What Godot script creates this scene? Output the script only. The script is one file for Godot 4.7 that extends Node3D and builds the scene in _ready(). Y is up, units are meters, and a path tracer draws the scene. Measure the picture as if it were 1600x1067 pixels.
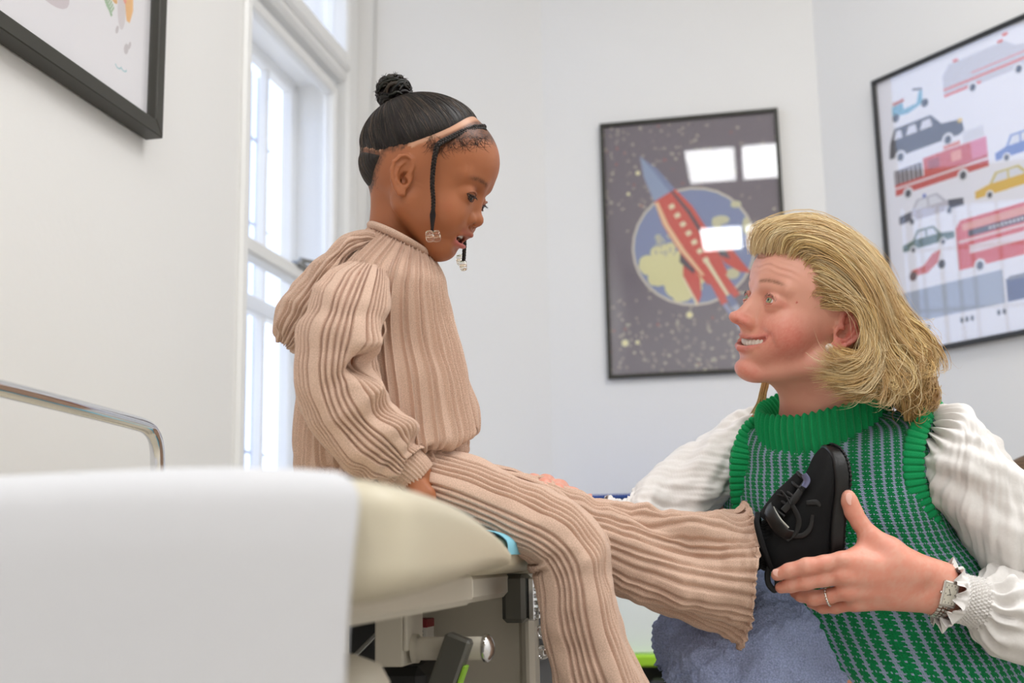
extends Node3D

# ---------------------------------------------------------------- the view
const FOC := 1876.0                       # focal length in pixels of the 1600 x 1067 frame
const EYE := Vector3(0.0, 0.72, 0.0)
const ROOM_TURN := -0.2037                # the room's axes, turned about y
var lens_basis := Basis.from_euler(Vector3(deg_to_rad(10.14), 0.0, deg_to_rad(-1.12)))
var rng := RandomNumberGenerator.new()
var M := {}

func P(x: float, y: float, z: float) -> Vector3:
	# the point seen at (x, y) of the photograph, z metres in front of the lens
	return EYE + lens_basis * Vector3((x - 800.0) / FOC * z, -(y - 533.5) / FOC * z, -z)

func R(a: float, h: float, b: float) -> Vector3:
	# room axes: a to the right along the poster wall, h up, b towards the poster wall
	return Vector3(0, h, 0) + Basis(Vector3.UP, ROOM_TURN) * Vector3(a, 0, -b)

# ---------------------------------------------------------------- naming
func thing(called: String, label: String, category: String, at := Vector3.ZERO, turn := 0.0, group := "") -> Node3D:
	var o := Node3D.new()
	o.name = called
	add_child(o, true)
	o.position = at
	o.rotation.y = turn
	o.set_meta("label", label)
	o.set_meta("category", category)
	if group:
		o.set_meta("group", group)
	return o

func put(called: String, mesh: Mesh, m: Material, parent: Node3D = null, at := Vector3.ZERO) -> MeshInstance3D:
	var o := MeshInstance3D.new()
	o.name = called
	o.mesh = mesh
	o.material_override = m
	o.position = at
	if parent:
		parent.add_child(o, true)
	else:
		add_child(o, true)
	return o

func struct(called: String, mesh: Mesh, m: Material, label: String, at := Vector3.ZERO, turn := 0.0) -> MeshInstance3D:
	var o := put(called, mesh, m, null, at)
	o.rotation.y = turn
	o.set_meta("kind", "structure")
	o.set_meta("label", label)
	o.set_meta("category", called.split("_")[0])
	return o

func mat(c: Color, rough := 0.6, metal := 0.0, spec := 0.5) -> StandardMaterial3D:
	var m := StandardMaterial3D.new()
	m.albedo_color = c
	m.roughness = rough
	m.metallic = metal
	m.metallic_specular = spec
	return m

func vmat(rough := 0.6, spec := 0.5) -> StandardMaterial3D:
	var m := mat(Color.WHITE, rough, 0.0, spec)
	m.vertex_color_use_as_albedo = true
	return m

func noise_tex(freq: float, seed_: int, size := 256, octaves := 3, normal := false, bump := 4.0) -> NoiseTexture2D:
	var t := NoiseTexture2D.new()
	var n := FastNoiseLite.new()
	n.seed = seed_
	n.frequency = freq
	n.fractal_octaves = octaves
	t.noise = n
	t.width = size
	t.height = size
	t.seamless = true
	t.as_normal_map = normal
	t.bump_strength = bump
	return t

func lin(r: float, g: float, b: float) -> Color:
	return Color(r / 255.0, g / 255.0, b / 255.0).srgb_to_linear()

func rgb8(r: float, g: float, b: float) -> Color:
	return Color(r / 255.0, g / 255.0, b / 255.0)

# ---------------------------------------------------------------- mesh buffer
class Buf:
	var v := PackedVector3Array()
	var n := PackedVector3Array()
	var c := PackedColorArray()
	var uv := PackedVector2Array()
	var idx := PackedInt32Array()
	var tint := Color.WHITE
	var any_color := false

	func mesh() -> ArrayMesh:
		var a := []
		a.resize(Mesh.ARRAY_MAX)
		a[Mesh.ARRAY_VERTEX] = v
		a[Mesh.ARRAY_NORMAL] = n
		if any_color:
			a[Mesh.ARRAY_COLOR] = c
		a[Mesh.ARRAY_TEX_UV] = uv
		a[Mesh.ARRAY_INDEX] = idx
		var m := ArrayMesh.new()
		m.add_surface_from_arrays(Mesh.PRIMITIVE_TRIANGLES, a)
		return m

	func add(p: Vector3, nn: Vector3, t := Vector2.ZERO) -> int:
		v.append(p)
		n.append(nn)
		c.append(tint)
		uv.append(t)
		return v.size() - 1

	func tri(a: int, b: int, d: int) -> void:
		idx.append(a)
		idx.append(b)
		idx.append(d)

	# a convex flat polygon, corners anticlockwise as seen from outside
	func poly(pts: Array, uvs := []) -> void:
		var nn: Vector3 = (pts[1] - pts[0]).cross(pts[2] - pts[0]).normalized()
		var k := v.size()
		for i in pts.size():
			add(pts[i], nn, uvs[i] if uvs.size() else Vector2.ZERO)
		for i in range(1, pts.size() - 1):
			tri(k, k + i + 1, k + i)

	# a box with chamfered edges in the frame t (axes unit or not), half size h, chamfer ch
	func box(t: Transform3D, h: Vector3, ch := 0.0) -> void:
		ch = minf(ch, minf(h.x, minf(h.y, h.z)) * 0.99)
		var ax := [Vector3(1, 0, 0), Vector3(0, 1, 0), Vector3(0, 0, 1)]
		for k in 3:
			var w: Vector3 = ax[k]
			var a: Vector3 = ax[(k + 1) % 3]
			var b: Vector3 = ax[(k + 2) % 3]
			var hw := h[k]
			var ha := h[(k + 1) % 3] - ch
			var hb := h[(k + 2) % 3] - ch
			for s in [-1.0, 1.0]:
				var q := [w * hw * s - a * ha * s - b * hb, w * hw * s + a * ha * s - b * hb, w * hw * s + a * ha * s + b * hb, w * hw * s - a * ha * s + b * hb]
				for i in 4:
					q[i] = t * q[i]
				poly(q, [Vector2(0, 0), Vector2(1, 0), Vector2(1, 1), Vector2(0, 1)])
			if ch > 0.0:
				for sa in [-1.0, 1.0]:
					for sb in [-1.0, 1.0]:
						var hk := h[k] - ch
						var A: Vector3 = a * h[(k + 1) % 3] * sa + b * hb * sb
						var B: Vector3 = a * ha * sa + b * h[(k + 2) % 3] * sb
						var q2 := [A - w * hk, A + w * hk, B + w * hk, B - w * hk]
						if sa * sb > 0:
							q2.reverse()
						for i in 4:
							q2[i] = t * q2[i]
						poly(q2)
		if ch > 0.0:
			for sx in [-1.0, 1.0]:
				for sy in [-1.0, 1.0]:
					for sz in [-1.0, 1.0]:
						var q3 := [Vector3(h.x * sx, (h.y - ch) * sy, (h.z - ch) * sz), Vector3((h.x - ch) * sx, h.y * sy, (h.z - ch) * sz), Vector3((h.x - ch) * sx, (h.y - ch) * sy, h.z * sz)]
						if sx * sy * sz < 0:
							q3.reverse()
						for i in 3:
							q3[i] = t * q3[i]
						poly(q3)

	# a smooth grid of points, nu along, nv across; wraps in u when asked
	func grid(p: PackedVector3Array, nu: int, nv: int, wrap_u: bool, us := 1.0, vs := 1.0, flip := false, cols := PackedColorArray()) -> void:
		var k := v.size()
		for j in nv:
			for i in nu + (1 if wrap_u else 0):
				var ii := i % nu
				var i0 := (ii + nu - 1) % nu if wrap_u else maxi(ii - 1, 0)
				var i1 := (ii + 1) % nu if wrap_u else mini(ii + 1, nu - 1)
				var j0 := maxi(j - 1, 0)
				var j1 := mini(j + 1, nv - 1)
				var du := p[j * nu + i1] - p[j * nu + i0]
				var dv := p[j1 * nu + ii] - p[j0 * nu + ii]
				var nn := du.cross(dv)
				if nn.length_squared() < 1e-18:
					var jj := j + 1 if j == 0 else j - 1
					du = p[jj * nu + i1] - p[jj * nu + i0]
					nn = du.cross(dv)
				nn = nn.normalized()
				if flip:
					nn = -nn
				v.append(p[j * nu + ii])
				n.append(nn)
				c.append(cols[j * nu + ii] if cols.size() else tint)
				uv.append(Vector2(float(i) / (nu if wrap_u else nu - 1) * us, float(j) / (nv - 1) * vs))
		var w := nu + (1 if wrap_u else 0)
		for j in nv - 1:
			for i in w - 1:
				var a := k + j * w + i
				if flip:
					tri(a, a + 1, a + w)
					tri(a + 1, a + w + 1, a + w)
				else:
					tri(a, a + w, a + 1)
					tri(a + 1, a + w, a + w + 1)

	# a round tube along points with radius per point (interpolated ends closed)
	func tube(pts: PackedVector3Array, rad: PackedFloat32Array, sides := 8, caps := true, flat := 1.0, up := Vector3.ZERO) -> void:
		var m := pts.size()
		var k := v.size()
		var t0 := (pts[1] - pts[0]).normalized()
		var s := up if up != Vector3.ZERO else (Vector3.UP if absf(t0.y) < 0.9 else Vector3.RIGHT)
		s = (s - t0 * s.dot(t0)).normalized()
		for j in m:
			var t := (pts[mini(j + 1, m - 1)] - pts[maxi(j - 1, 0)]).normalized()
			s = (s - t * s.dot(t)).normalized()
			var b := t.cross(s)
			for i in sides + 1:
				var a := TAU * i / sides
				var o := s * cos(a) + b * sin(a) * flat
				v.append(pts[j] + o * rad[j])
				n.append((s * cos(a) * flat + b * sin(a)).normalized())
				c.append(tint)
				uv.append(Vector2(float(i) / sides, float(j) / (m - 1)))
		var w := sides + 1
		for j in m - 1:
			for i in sides:
				var a := k + j * w + i
				tri(a, a + w, a + 1)
				tri(a + 1, a + w, a + w + 1)
		if caps:
			for e in [0, m - 1]:
				var t: Vector3 = (pts[1] - pts[0]).normalized() * -1.0 if e == 0 else (pts[m - 1] - pts[m - 2]).normalized()
				var q := add(pts[e], t)
				for i in sides + 1:
					add(v[k + e * w + i], t)
				for i in sides:
					if e == 0:
						tri(q, q + 1 + i, q + 2 + i)
					else:
						tri(q, q + 2 + i, q + 1 + i)

	# a lathe about the axis of t (its y): profile of (radius, height), from bottom to top
	func lathe(t: Transform3D, prof: Array, sides := 32) -> void:
		var pts := PackedVector3Array()
		for pr in prof:
			for i in sides:
				var a := TAU * i / sides
				pts.append(t * Vector3(pr.x * cos(a), pr.y, -pr.x * sin(a)))
		grid(pts, sides, prof.size(), true)

	func ball(ctr: Vector3, r: Vector3, rot := Basis(), seg := 20) -> void:
		var pts := PackedVector3Array()
		var h := seg / 2
		for j in h + 1:
			var th := PI * j / h - PI / 2
			for i in seg:
				var a := TAU * i / seg
				pts.append(ctr + rot * Vector3(r.x * cos(th) * cos(a), r.y * sin(th), -r.z * cos(th) * sin(a)))
		grid(pts, seg, h + 1, true)

	# an outline (anticlockwise in the x, y plane of t) extruded from z = -d to +d with chamfered rims
	func prism(t: Transform3D, outline: PackedVector2Array, d: float, ch := 0.0) -> void:
		var m := outline.size()
		var inner := PackedVector2Array()
		for i in m:
			var a := outline[(i + m - 1) % m]
			var b := outline[i]
			var e := outline[(i + 1) % m]
			var n1 := (b - a).normalized().orthogonal()
			var n2 := (e - b).normalized().orthogonal()
			var nn := (n1 + n2).normalized()
			inner.append(b - nn * ch / maxf(0.4, nn.dot(n1)))
		var tris := Geometry2D.triangulate_polygon(inner)
		for s in [-1.0, 1.0]:
			var k := v.size()
			var nn: Vector3 = (t.basis * Vector3(0, 0, s)).normalized()
			for q in inner:
				add(t * Vector3(q.x, q.y, d * s), nn, q)
			for i in range(0, tris.size(), 3):
				var A := inner[tris[i]]
				var B := inner[tris[i + 1]]
				var C := inner[tris[i + 2]]
				var ccw := (B - A).cross(C - A) > 0
				if ccw == (s > 0):
					tri(k + tris[i], k + tris[i + 2], k + tris[i + 1])
				else:
					tri(k + tris[i], k + tris[i + 1], k + tris[i + 2])
		for i in m:
			var i2 := (i + 1) % m
			poly([t * Vector3(outline[i].x, outline[i].y, -d + ch), t * Vector3(outline[i2].x, outline[i2].y, -d + ch), t * Vector3(outline[i2].x, outline[i2].y, d - ch), t * Vector3(outline[i].x, outline[i].y, d - ch)])
			if ch > 0.0:
				poly([t * Vector3(outline[i].x, outline[i].y, d - ch), t * Vector3(outline[i2].x, outline[i2].y, d - ch), t * Vector3(inner[i2].x, inner[i2].y, d), t * Vector3(inner[i].x, inner[i].y, d)])
				poly([t * Vector3(inner[i].x, inner[i].y, -d), t * Vector3(inner[i2].x, inner[i2].y, -d), t * Vector3(outline[i2].x, outline[i2].y, -d + ch), t * Vector3(outline[i].x, outline[i].y, -d + ch)])

func box_mesh(h: Vector3, ch := 0.0, t := Transform3D()) -> ArrayMesh:
	var b := Buf.new()
	b.box(t, h, ch)
	return b.mesh()

# ---------------------------------------------------------------- curves and lofts
func cr(a: float, b: float, c: float, d: float, t: float) -> float:
	return 0.5 * (2.0 * b + (c - a) * t + (2.0 * a - 5.0 * b + 4.0 * c - d) * t * t + (3.0 * b - a - 3.0 * c + d) * t * t * t)

func cr3(a: Vector3, b: Vector3, c: Vector3, d: Vector3, t: float) -> Vector3:
	return 0.5 * (2.0 * b + (c - a) * t + (2.0 * a - 5.0 * b + 4.0 * c - d) * t * t + (3.0 * b - a - 3.0 * c + d) * t * t * t)

func curve(pts: Array, m: int) -> PackedVector3Array:
	var out := PackedVector3Array()
	var k := pts.size()
	for j in m:
		var f := float(j) / (m - 1) * (k - 1)
		var i := mini(int(f), k - 2)
		out.append(cr3(pts[maxi(i - 1, 0)], pts[i], pts[i + 1], pts[mini(i + 2, k - 1)], f - i))
	return out

func taper(m: int, r0: float, r1: float, r2: float) -> PackedFloat32Array:
	# radius from r0 over r1 in the middle to r2
	var out := PackedFloat32Array()
	for j in m:
		var t := float(j) / (m - 1)
		out.append(lerpf(r0, r1, t * 2.0) if t < 0.5 else lerpf(r1, r2, t * 2.0 - 1.0))
	return out

# rings: [centre, axis at u = 0, axis at u = 1/4, squareness]; lofted smoothly; shape(u, v, p, n) moves a point along its normal
func loft_points(rings: Array, nu: int, nv: int, u0 := 0.0, u1 := 1.0) -> PackedVector3Array:
	var out := PackedVector3Array()
	out.resize(nu * nv)
	var k := rings.size()
	var wrap := u1 - u0 >= 0.9999
	for j in nv:
		var f := float(j) / (nv - 1) * (k - 1)
		var i := mini(int(f), k - 2)
		var t := f - i
		var r0: Array = rings[maxi(i - 1, 0)]
		var r1: Array = rings[i]
		var r2: Array = rings[i + 1]
		var r3: Array = rings[mini(i + 2, k - 1)]
		var c := cr3(r0[0], r1[0], r2[0], r3[0], t)
		var ax := cr3(r0[1], r1[1], r2[1], r3[1], t)
		var ay := cr3(r0[2], r1[2], r2[2], r3[2], t)
		var sq := lerpf(r1[3] if r1.size() > 3 else 2.0, r2[3] if r2.size() > 3 else 2.0, t)
		var e := 2.0 / sq
		for q in nu:
			var a := TAU * lerpf(u0, u1, float(q) / (nu if wrap else nu - 1))
			var x := cos(a)
			var y := sin(a)
			if sq != 2.0:
				x = signf(x) * pow(absf(x), e)
				y = signf(y) * pow(absf(y), e)
			out[j * nu + q] = c + ax * x + ay * y
	return out

func grid_normals(p: PackedVector3Array, nu: int, nv: int, wrap := true) -> PackedVector3Array:
	var out := PackedVector3Array()
	out.resize(p.size())
	for j in nv:
		var j0 := maxi(j - 1, 0) * nu
		var j1 := mini(j + 1, nv - 1) * nu
		for i in nu:
			var i0 := (i + nu - 1) % nu if wrap else maxi(i - 1, 0)
			var i1 := (i + 1) % nu if wrap else mini(i + 1, nu - 1)
			out[j * nu + i] = (p[j * nu + i1] - p[j * nu + i0]).cross(p[j1 + i] - p[j0 + i]).normalized()
	return out

# moves points along their normals by move(u, v, p); outward decides the sign
func displace(p: PackedVector3Array, nu: int, nv: int, move: Callable, out_sign := 1.0, wrap := true) -> void:
	var n := grid_normals(p, nu, nv, wrap)
	for j in nv:
		var v := float(j) / (nv - 1)
		for i in nu:
			var d: float = move.call(float(i) / (nu if wrap else nu - 1), v, p[j * nu + i])
			p[j * nu + i] += n[j * nu + i] * d * out_sign

func gauss(x: float, s: float) -> float:
	return exp(-x * x / (s * s))

# rib knit: grooves at places of a repeating row of stitch widths; 0 in a groove, 1 on a rib
var rib_rows := {}
func rib(x: float, widths: PackedFloat32Array, sharp := 3.0) -> float:
	var total := 0.0
	for w in widths:
		total += w
	var f := fposmod(x, total)
	for w in widths:
		if f < w:
			var d := minf(f, w - f)           # distance to the nearer groove
			return 1.0 - exp(-d * sharp * d * sharp)
		f -= w
	return 1.0

# ---------------------------------------------------------------- bodies: a field of joined capsules and ellipsoids, meshed as surface nets
class Field:
	var kind := PackedInt32Array()       # 0 capsule, 1 ellipsoid
	var op := PackedInt32Array()         # 0 join, 1 cut
	var sm := PackedFloat32Array()       # how softly it joins
	var A := PackedVector3Array()
	var B := PackedVector3Array()
	var ra := PackedFloat32Array()
	var rb := PackedFloat32Array()
	var inv: Array[Transform3D] = []     # ellipsoid: world to unit-less local
	var rad := PackedVector3Array()

	func cap(a: Vector3, b: Vector3, r0: float, r1: float, k := 0.01, cut := false) -> void:
		kind.append(0); op.append(1 if cut else 0); sm.append(k)
		A.append(a); B.append(b - a); ra.append(r0); rb.append(r1)
		inv.append(Transform3D()); rad.append(Vector3.ONE)

	func ell(c: Vector3, r: Vector3, k := 0.01, rot := Basis(), cut := false) -> void:
		kind.append(1); op.append(1 if cut else 0); sm.append(k)
		A.append(c); B.append(Vector3.ZERO); ra.append(0); rb.append(0)
		inv.append(Transform3D(rot, c).affine_inverse()); rad.append(r)

	func one(i: int, p: Vector3) -> float:
		if kind[i] == 0:
			var pa := p - A[i]
			var ba := B[i]
			var h := clampf(pa.dot(ba) / maxf(ba.length_squared(), 1e-12), 0.0, 1.0)
			return (pa - ba * h).length() - lerpf(ra[i], rb[i], h)
		var q: Vector3 = inv[i] * p
		var r := rad[i]
		var s := q / r
		var k0 := s.length()
		var k1 := (s / r).length()
		return k0 * (k0 - 1.0) / maxf(k1, 1e-6) if k1 > 1e-6 else -minf(r.x, minf(r.y, r.z))

	func at(p: Vector3, act: PackedInt32Array) -> float:
		var d := 1e3
		for i in act:
			var e := one(i, p)
			var k := sm[i]
			if op[i] == 0:
				var h := maxf(k - absf(d - e), 0.0) / k
				d = minf(d, e) - h * h * k * 0.25
			else:
				var h2 := maxf(k - absf(d + e), 0.0) / k
				d = maxf(d, -e) + h2 * h2 * k * 0.25
		return d

	# appends the surface inside the box lo..hi, cells of size s; keep(p) may drop vertices' faces
	func mesh_into(buf: Buf, lo: Vector3, hi: Vector3, s: float, paint: Callable, skip: Array[AABB] = []) -> void:
		var bs := 6
		var nb := Vector3i(((hi - lo) / (s * bs)).ceil())
		var n := nb * bs + Vector3i.ONE
		var val := PackedFloat32Array()
		val.resize(n.x * n.y * n.z)
		val.fill(1.0)
		var all := PackedInt32Array(range(kind.size()))
		var br := s * bs * 0.87
		var blocks: Array[Vector3i] = []
		var acts: Array[PackedInt32Array] = []
		var wide := 4
		var ns := Vector3i((nb.x + wide - 1) / wide, (nb.y + wide - 1) / wide, (nb.z + wide - 1) / wide)
		var bins: Array = []
		bins.resize(ns.x * ns.y * ns.z)
		var sort := func(w: int) -> void:
			var sb := Vector3i(w % ns.x, (w / ns.x) % ns.y, w / (ns.x * ns.y))
			var sr := br * wide
			var sc := lo + (Vector3(sb) + Vector3(0.5, 0.5, 0.5)) * s * bs * wide
			var sd := at(sc, all)
			var found: Array = []
			if absf(sd) < sr * 1.9:
				var some := PackedInt32Array()
				for i in all:
					var e := one(i, sc)
					if op[i] == 0:
						if e < maxf(sd, 0.0) + sr * 2.4 + sm[i] * 1.5:
							some.append(i)
					elif e < sr * 1.8 + sm[i] * 1.2:
						some.append(i)
				for dz in wide:
					for dy in wide:
						for dx in wide:
							var bk := sb * wide + Vector3i(dx, dy, dz)
							if bk.x >= nb.x or bk.y >= nb.y or bk.z >= nb.z:
								continue
							var ctr := lo + (Vector3(bk) + Vector3(0.5, 0.5, 0.5)) * s * bs
							var d := at(ctr, some)
							if absf(d) > br * 1.9:
								if d < 0:
									found.append([bk, PackedInt32Array(), -1])
								continue
							var act := PackedInt32Array()
							for i in some:
								var e := one(i, ctr)
								if op[i] == 0:
									if e < maxf(d, 0.0) + br * 2.4 + sm[i] * 1.5:
										act.append(i)
								elif e < br * 1.8 + sm[i] * 1.2:
									act.append(i)
							found.append([bk, act, 1])
			elif sd < 0:
				for dz in wide:
					for dy in wide:
						for dx in wide:
							var bk := sb * wide + Vector3i(dx, dy, dz)
							if bk.x < nb.x and bk.y < nb.y and bk.z < nb.z:
								found.append([bk, PackedInt32Array(), -1])
			bins[w] = found
		var id0 := WorkerThreadPool.add_group_task(sort, bins.size(), -1, true)
		WorkerThreadPool.wait_for_group_task_completion(id0)
		for bin in bins:
			for q in bin:
				if q[2] > 0:
					blocks.append(q[0])
					acts.append(q[1])
				else:
					var bk: Vector3i = q[0]
					for z in bs + 1:
						for y in bs + 1:
							var row := ((bk.z * bs + z) * n.y + bk.y * bs + y) * n.x + bk.x * bs
							for x in bs + 1:
								val[row + x] = -1.0
		var results: Array = []
		results.resize(blocks.size())
		var job := func(w: int) -> void:
			var o := lo + Vector3(blocks[w] * bs) * s
			var act: PackedInt32Array = acts[w]
			var out := PackedFloat32Array()
			out.resize((bs + 1) * (bs + 1) * (bs + 1))
			var q := 0
			for z in bs + 1:
				for y in bs + 1:
					for x in bs + 1:
						out[q] = at(o + Vector3(x, y, z) * s, act)
						q += 1
			results[w] = out
		var id := WorkerThreadPool.add_group_task(job, blocks.size(), -1, true)
		WorkerThreadPool.wait_for_group_task_completion(id)
		for w in blocks.size():
			var o := blocks[w] * bs
			var r: PackedFloat32Array = results[w]
			var q := 0
			for z in bs + 1:
				for y in bs + 1:
					var row := ((o.z + z) * n.y + o.y + y) * n.x + o.x
					for x in bs + 1:
						val[row + x] = r[q]
						q += 1
		# one vertex in each cell that the surface crosses
		var vid := {}
		var sx := 1
		var sy := n.x
		var sz := n.x * n.y
		var corner := PackedInt32Array([0, sx, sy, sx + sy, sz, sx + sz, sy + sz, sx + sy + sz])
		var made := PackedInt32Array()
		var first := buf.v.size()
		for w in blocks.size():
			var o := blocks[w] * bs
			var act: PackedInt32Array = acts[w]
			for z in bs:
				for y in bs:
					var row := ((o.z + z) * n.y + o.y + y) * n.x + o.x
					for x in bs:
						var b := row + x
						var inside := 0
						for k in 8:
							if val[b + corner[k]] < 0.0:
								inside += 1
						if inside == 0 or inside == 8:
							continue
						var sum := Vector3.ZERO
						var cnt := 0
						for k in 8:
							for ax in 3:
								if (k >> ax) & 1:
									continue
								var k2 := k | (1 << ax)
								var a := val[b + corner[k]]
								var e := val[b + corner[k2]]
								if (a < 0.0) == (e < 0.0):
									continue
								var t := a / (a - e)
								var pt := Vector3(k & 1, (k >> 1) & 1, (k >> 2) & 1)
								pt[ax] += t
								sum += pt
								cnt += 1
						var pos := lo + (Vector3(o + Vector3i(x, y, z)) + sum / cnt) * s
						var out := false
						for k in skip:
							if k.has_point(pos):
								out = true
						if out:
							continue
						vid[b] = buf.v.size()
						made.append(b)
						buf.v.append(pos)
						buf.n.append(Vector3.ZERO)
						buf.uv.append(Vector2.ZERO)
						buf.c.append(Color.WHITE)
		buf.any_color = true
		var step := PackedInt32Array([sx, sy, sz])
		for b in made:
			for ax in 3:
				var a := val[b] < 0.0
				if a == (val[b + step[ax]] < 0.0):
					continue
				var s1 := step[(ax + 1) % 3]
				var s2 := step[(ax + 2) % 3]
				if not (vid.has(b - s1) and vid.has(b - s2) and vid.has(b - s1 - s2)):
					continue
				var i0: int = vid[b]
				var i1: int = vid[b - s1]
				var i2: int = vid[b - s1 - s2]
				var i3: int = vid[b - s2]
				var fn := (buf.v[i2] - buf.v[i0]).cross(buf.v[i3] - buf.v[i1])
				if not a:
					fn = -fn
				buf.n[i0] += fn
				buf.n[i1] += fn
				buf.n[i2] += fn
				buf.n[i3] += fn
				if a:
					buf.tri(i0, i2, i1)
					buf.tri(i0, i3, i2)
				else:
					buf.tri(i0, i1, i2)
					buf.tri(i0, i2, i3)

		for k in range(first, buf.v.size()):
			buf.n[k] = buf.n[k].normalized()
		# the colours, on all cores
		var count := buf.v.size() - first
		var parts := 24
		var tints: Array = []
		tints.resize(parts)
		var tint_job := func(w: int) -> void:
			var out := PackedColorArray()
			for k in range(first + count * w / parts, first + count * (w + 1) / parts):
				out.append(paint.call(buf.v[k], buf.n[k]))
			tints[w] = out
		var id2 := WorkerThreadPool.add_group_task(tint_job, parts, -1, true)
		WorkerThreadPool.wait_for_group_task_completion(id2)
		var k2 := first
		for t in tints:
			for c in t:
				buf.c[k2] = c
				k2 += 1

# ---------------------------------------------------------------- the scene
func _ready() -> void:
	rng.seed = 7
	var cam := Camera3D.new()
	cam.name = "camera"
	cam.position = EYE
	cam.basis = lens_basis
	cam.fov = rad_to_deg(2.0 * atan(533.5 / FOC))
	cam.near = 0.02
	cam.far = 60.0
	var dof := CameraAttributesPhysical.new()
	dof.frustum_focus_distance = 1.45
	dof.frustum_focal_length = 42.0
	dof.exposure_aperture = 4.5
	cam.attributes = dof
	add_child(cam)
	cam.current = true

	var env := Environment.new()
	env.background_mode = Environment.BG_SKY
	var sky := Sky.new()
	var sm := ProceduralSkyMaterial.new()
	sm.sky_top_color = Color(0.74, 0.83, 1.0)
	sm.sky_horizon_color = Color(0.86, 0.91, 1.0)
	sm.ground_horizon_color = Color(0.86, 0.88, 0.92)
	sm.ground_bottom_color = Color(0.70, 0.71, 0.73)
	sm.sky_energy_multiplier = 1.0
	sm.ground_energy_multiplier = 1.0
	sky.sky_material = sm
	env.sky = sky
	env.background_energy_multiplier = 3.6
	env.tonemap_mode = Environment.TONE_MAPPER_LINEAR
	env.tonemap_exposure = 0.84
	env.sdfgi_enabled = true
	env.ssao_enabled = true
	env.ssil_enabled = true
	var we := WorldEnvironment.new()
	we.name = "world"
	we.environment = env
	add_child(we)

	materials()
	build_room()
	build_lamps()
	build_table()
	build_posters()
	build_child()
	build_woman()
	build_small()

func materials() -> void:
	var wall := mat(rgb8(236, 234, 231), 0.75)
	wall.normal_enabled = true
	wall.normal_texture = noise_tex(0.06, 3, 256, 4, true, 2.0)
	wall.normal_scale = 0.08
	wall.uv1_triplanar = true
	wall.uv1_scale = Vector3(3, 3, 3)
	M.wall = wall
	M.white_paint = mat(rgb8(240, 239, 236), 0.35)
	M.floor = mat(rgb8(176, 170, 160), 0.5)
	M.black_frame = mat(rgb8(40, 39, 36), 0.4)
	M.brown_frame = mat(rgb8(52, 50, 42), 0.45)
	var glass := mat(Color(1, 1, 1, 0.02), 0.02)
	glass.transparency = BaseMaterial3D.TRANSPARENCY_ALPHA
	M.glass = glass
	M.chrome = mat(rgb8(226, 226, 228), 0.12, 1.0)
	M.steel = mat(rgb8(150, 150, 148), 0.35, 0.9)
	M.gunmetal = mat(rgb8(105, 104, 98), 0.38, 0.6)
	M.black = mat(rgb8(24, 24, 25), 0.5)
	M.vinyl = mat(rgb8(208, 198, 174), 0.42)
	M.black_hair = mat(rgb8(22, 18, 16), 0.5)
	M.tooth = mat(rgb8(236, 230, 216), 0.25)
	M.panel = mat(rgb8(212, 205, 190), 0.45)

func rbox(b: Buf, a0: float, a1: float, h0: float, h1: float, b0: float, b1: float, ch := 0.0) -> void:
	b.box(Transform3D(Basis(), Vector3((a0 + a1) / 2, (h0 + h1) / 2, -(b0 + b1) / 2)), Vector3(absf(a1 - a0) / 2, absf(h1 - h0) / 2, absf(b1 - b0) / 2), ch)

# a wall slab between two points of the plan (a, b), its room face on that line, thickness to the outside
func slab(bf: Buf, a0: float, b0: float, a1: float, b1: float, h0: float, h1: float, th := 0.14) -> void:
	var p := Vector3(a0, 0, -b0)
	var q := Vector3(a1, 0, -b1)
	var d := q - p
	var t := d.normalized()
	var out := t.cross(Vector3.UP)
	var basis := Basis(t, Vector3.UP, t.cross(Vector3.UP))
	bf.box(Transform3D(basis, (p + q) / 2 + Vector3.UP * (h0 + h1) / 2 - out * th / 2), Vector3(d.length() / 2 + 0.0, (h1 - h0) / 2, th / 2))

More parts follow.
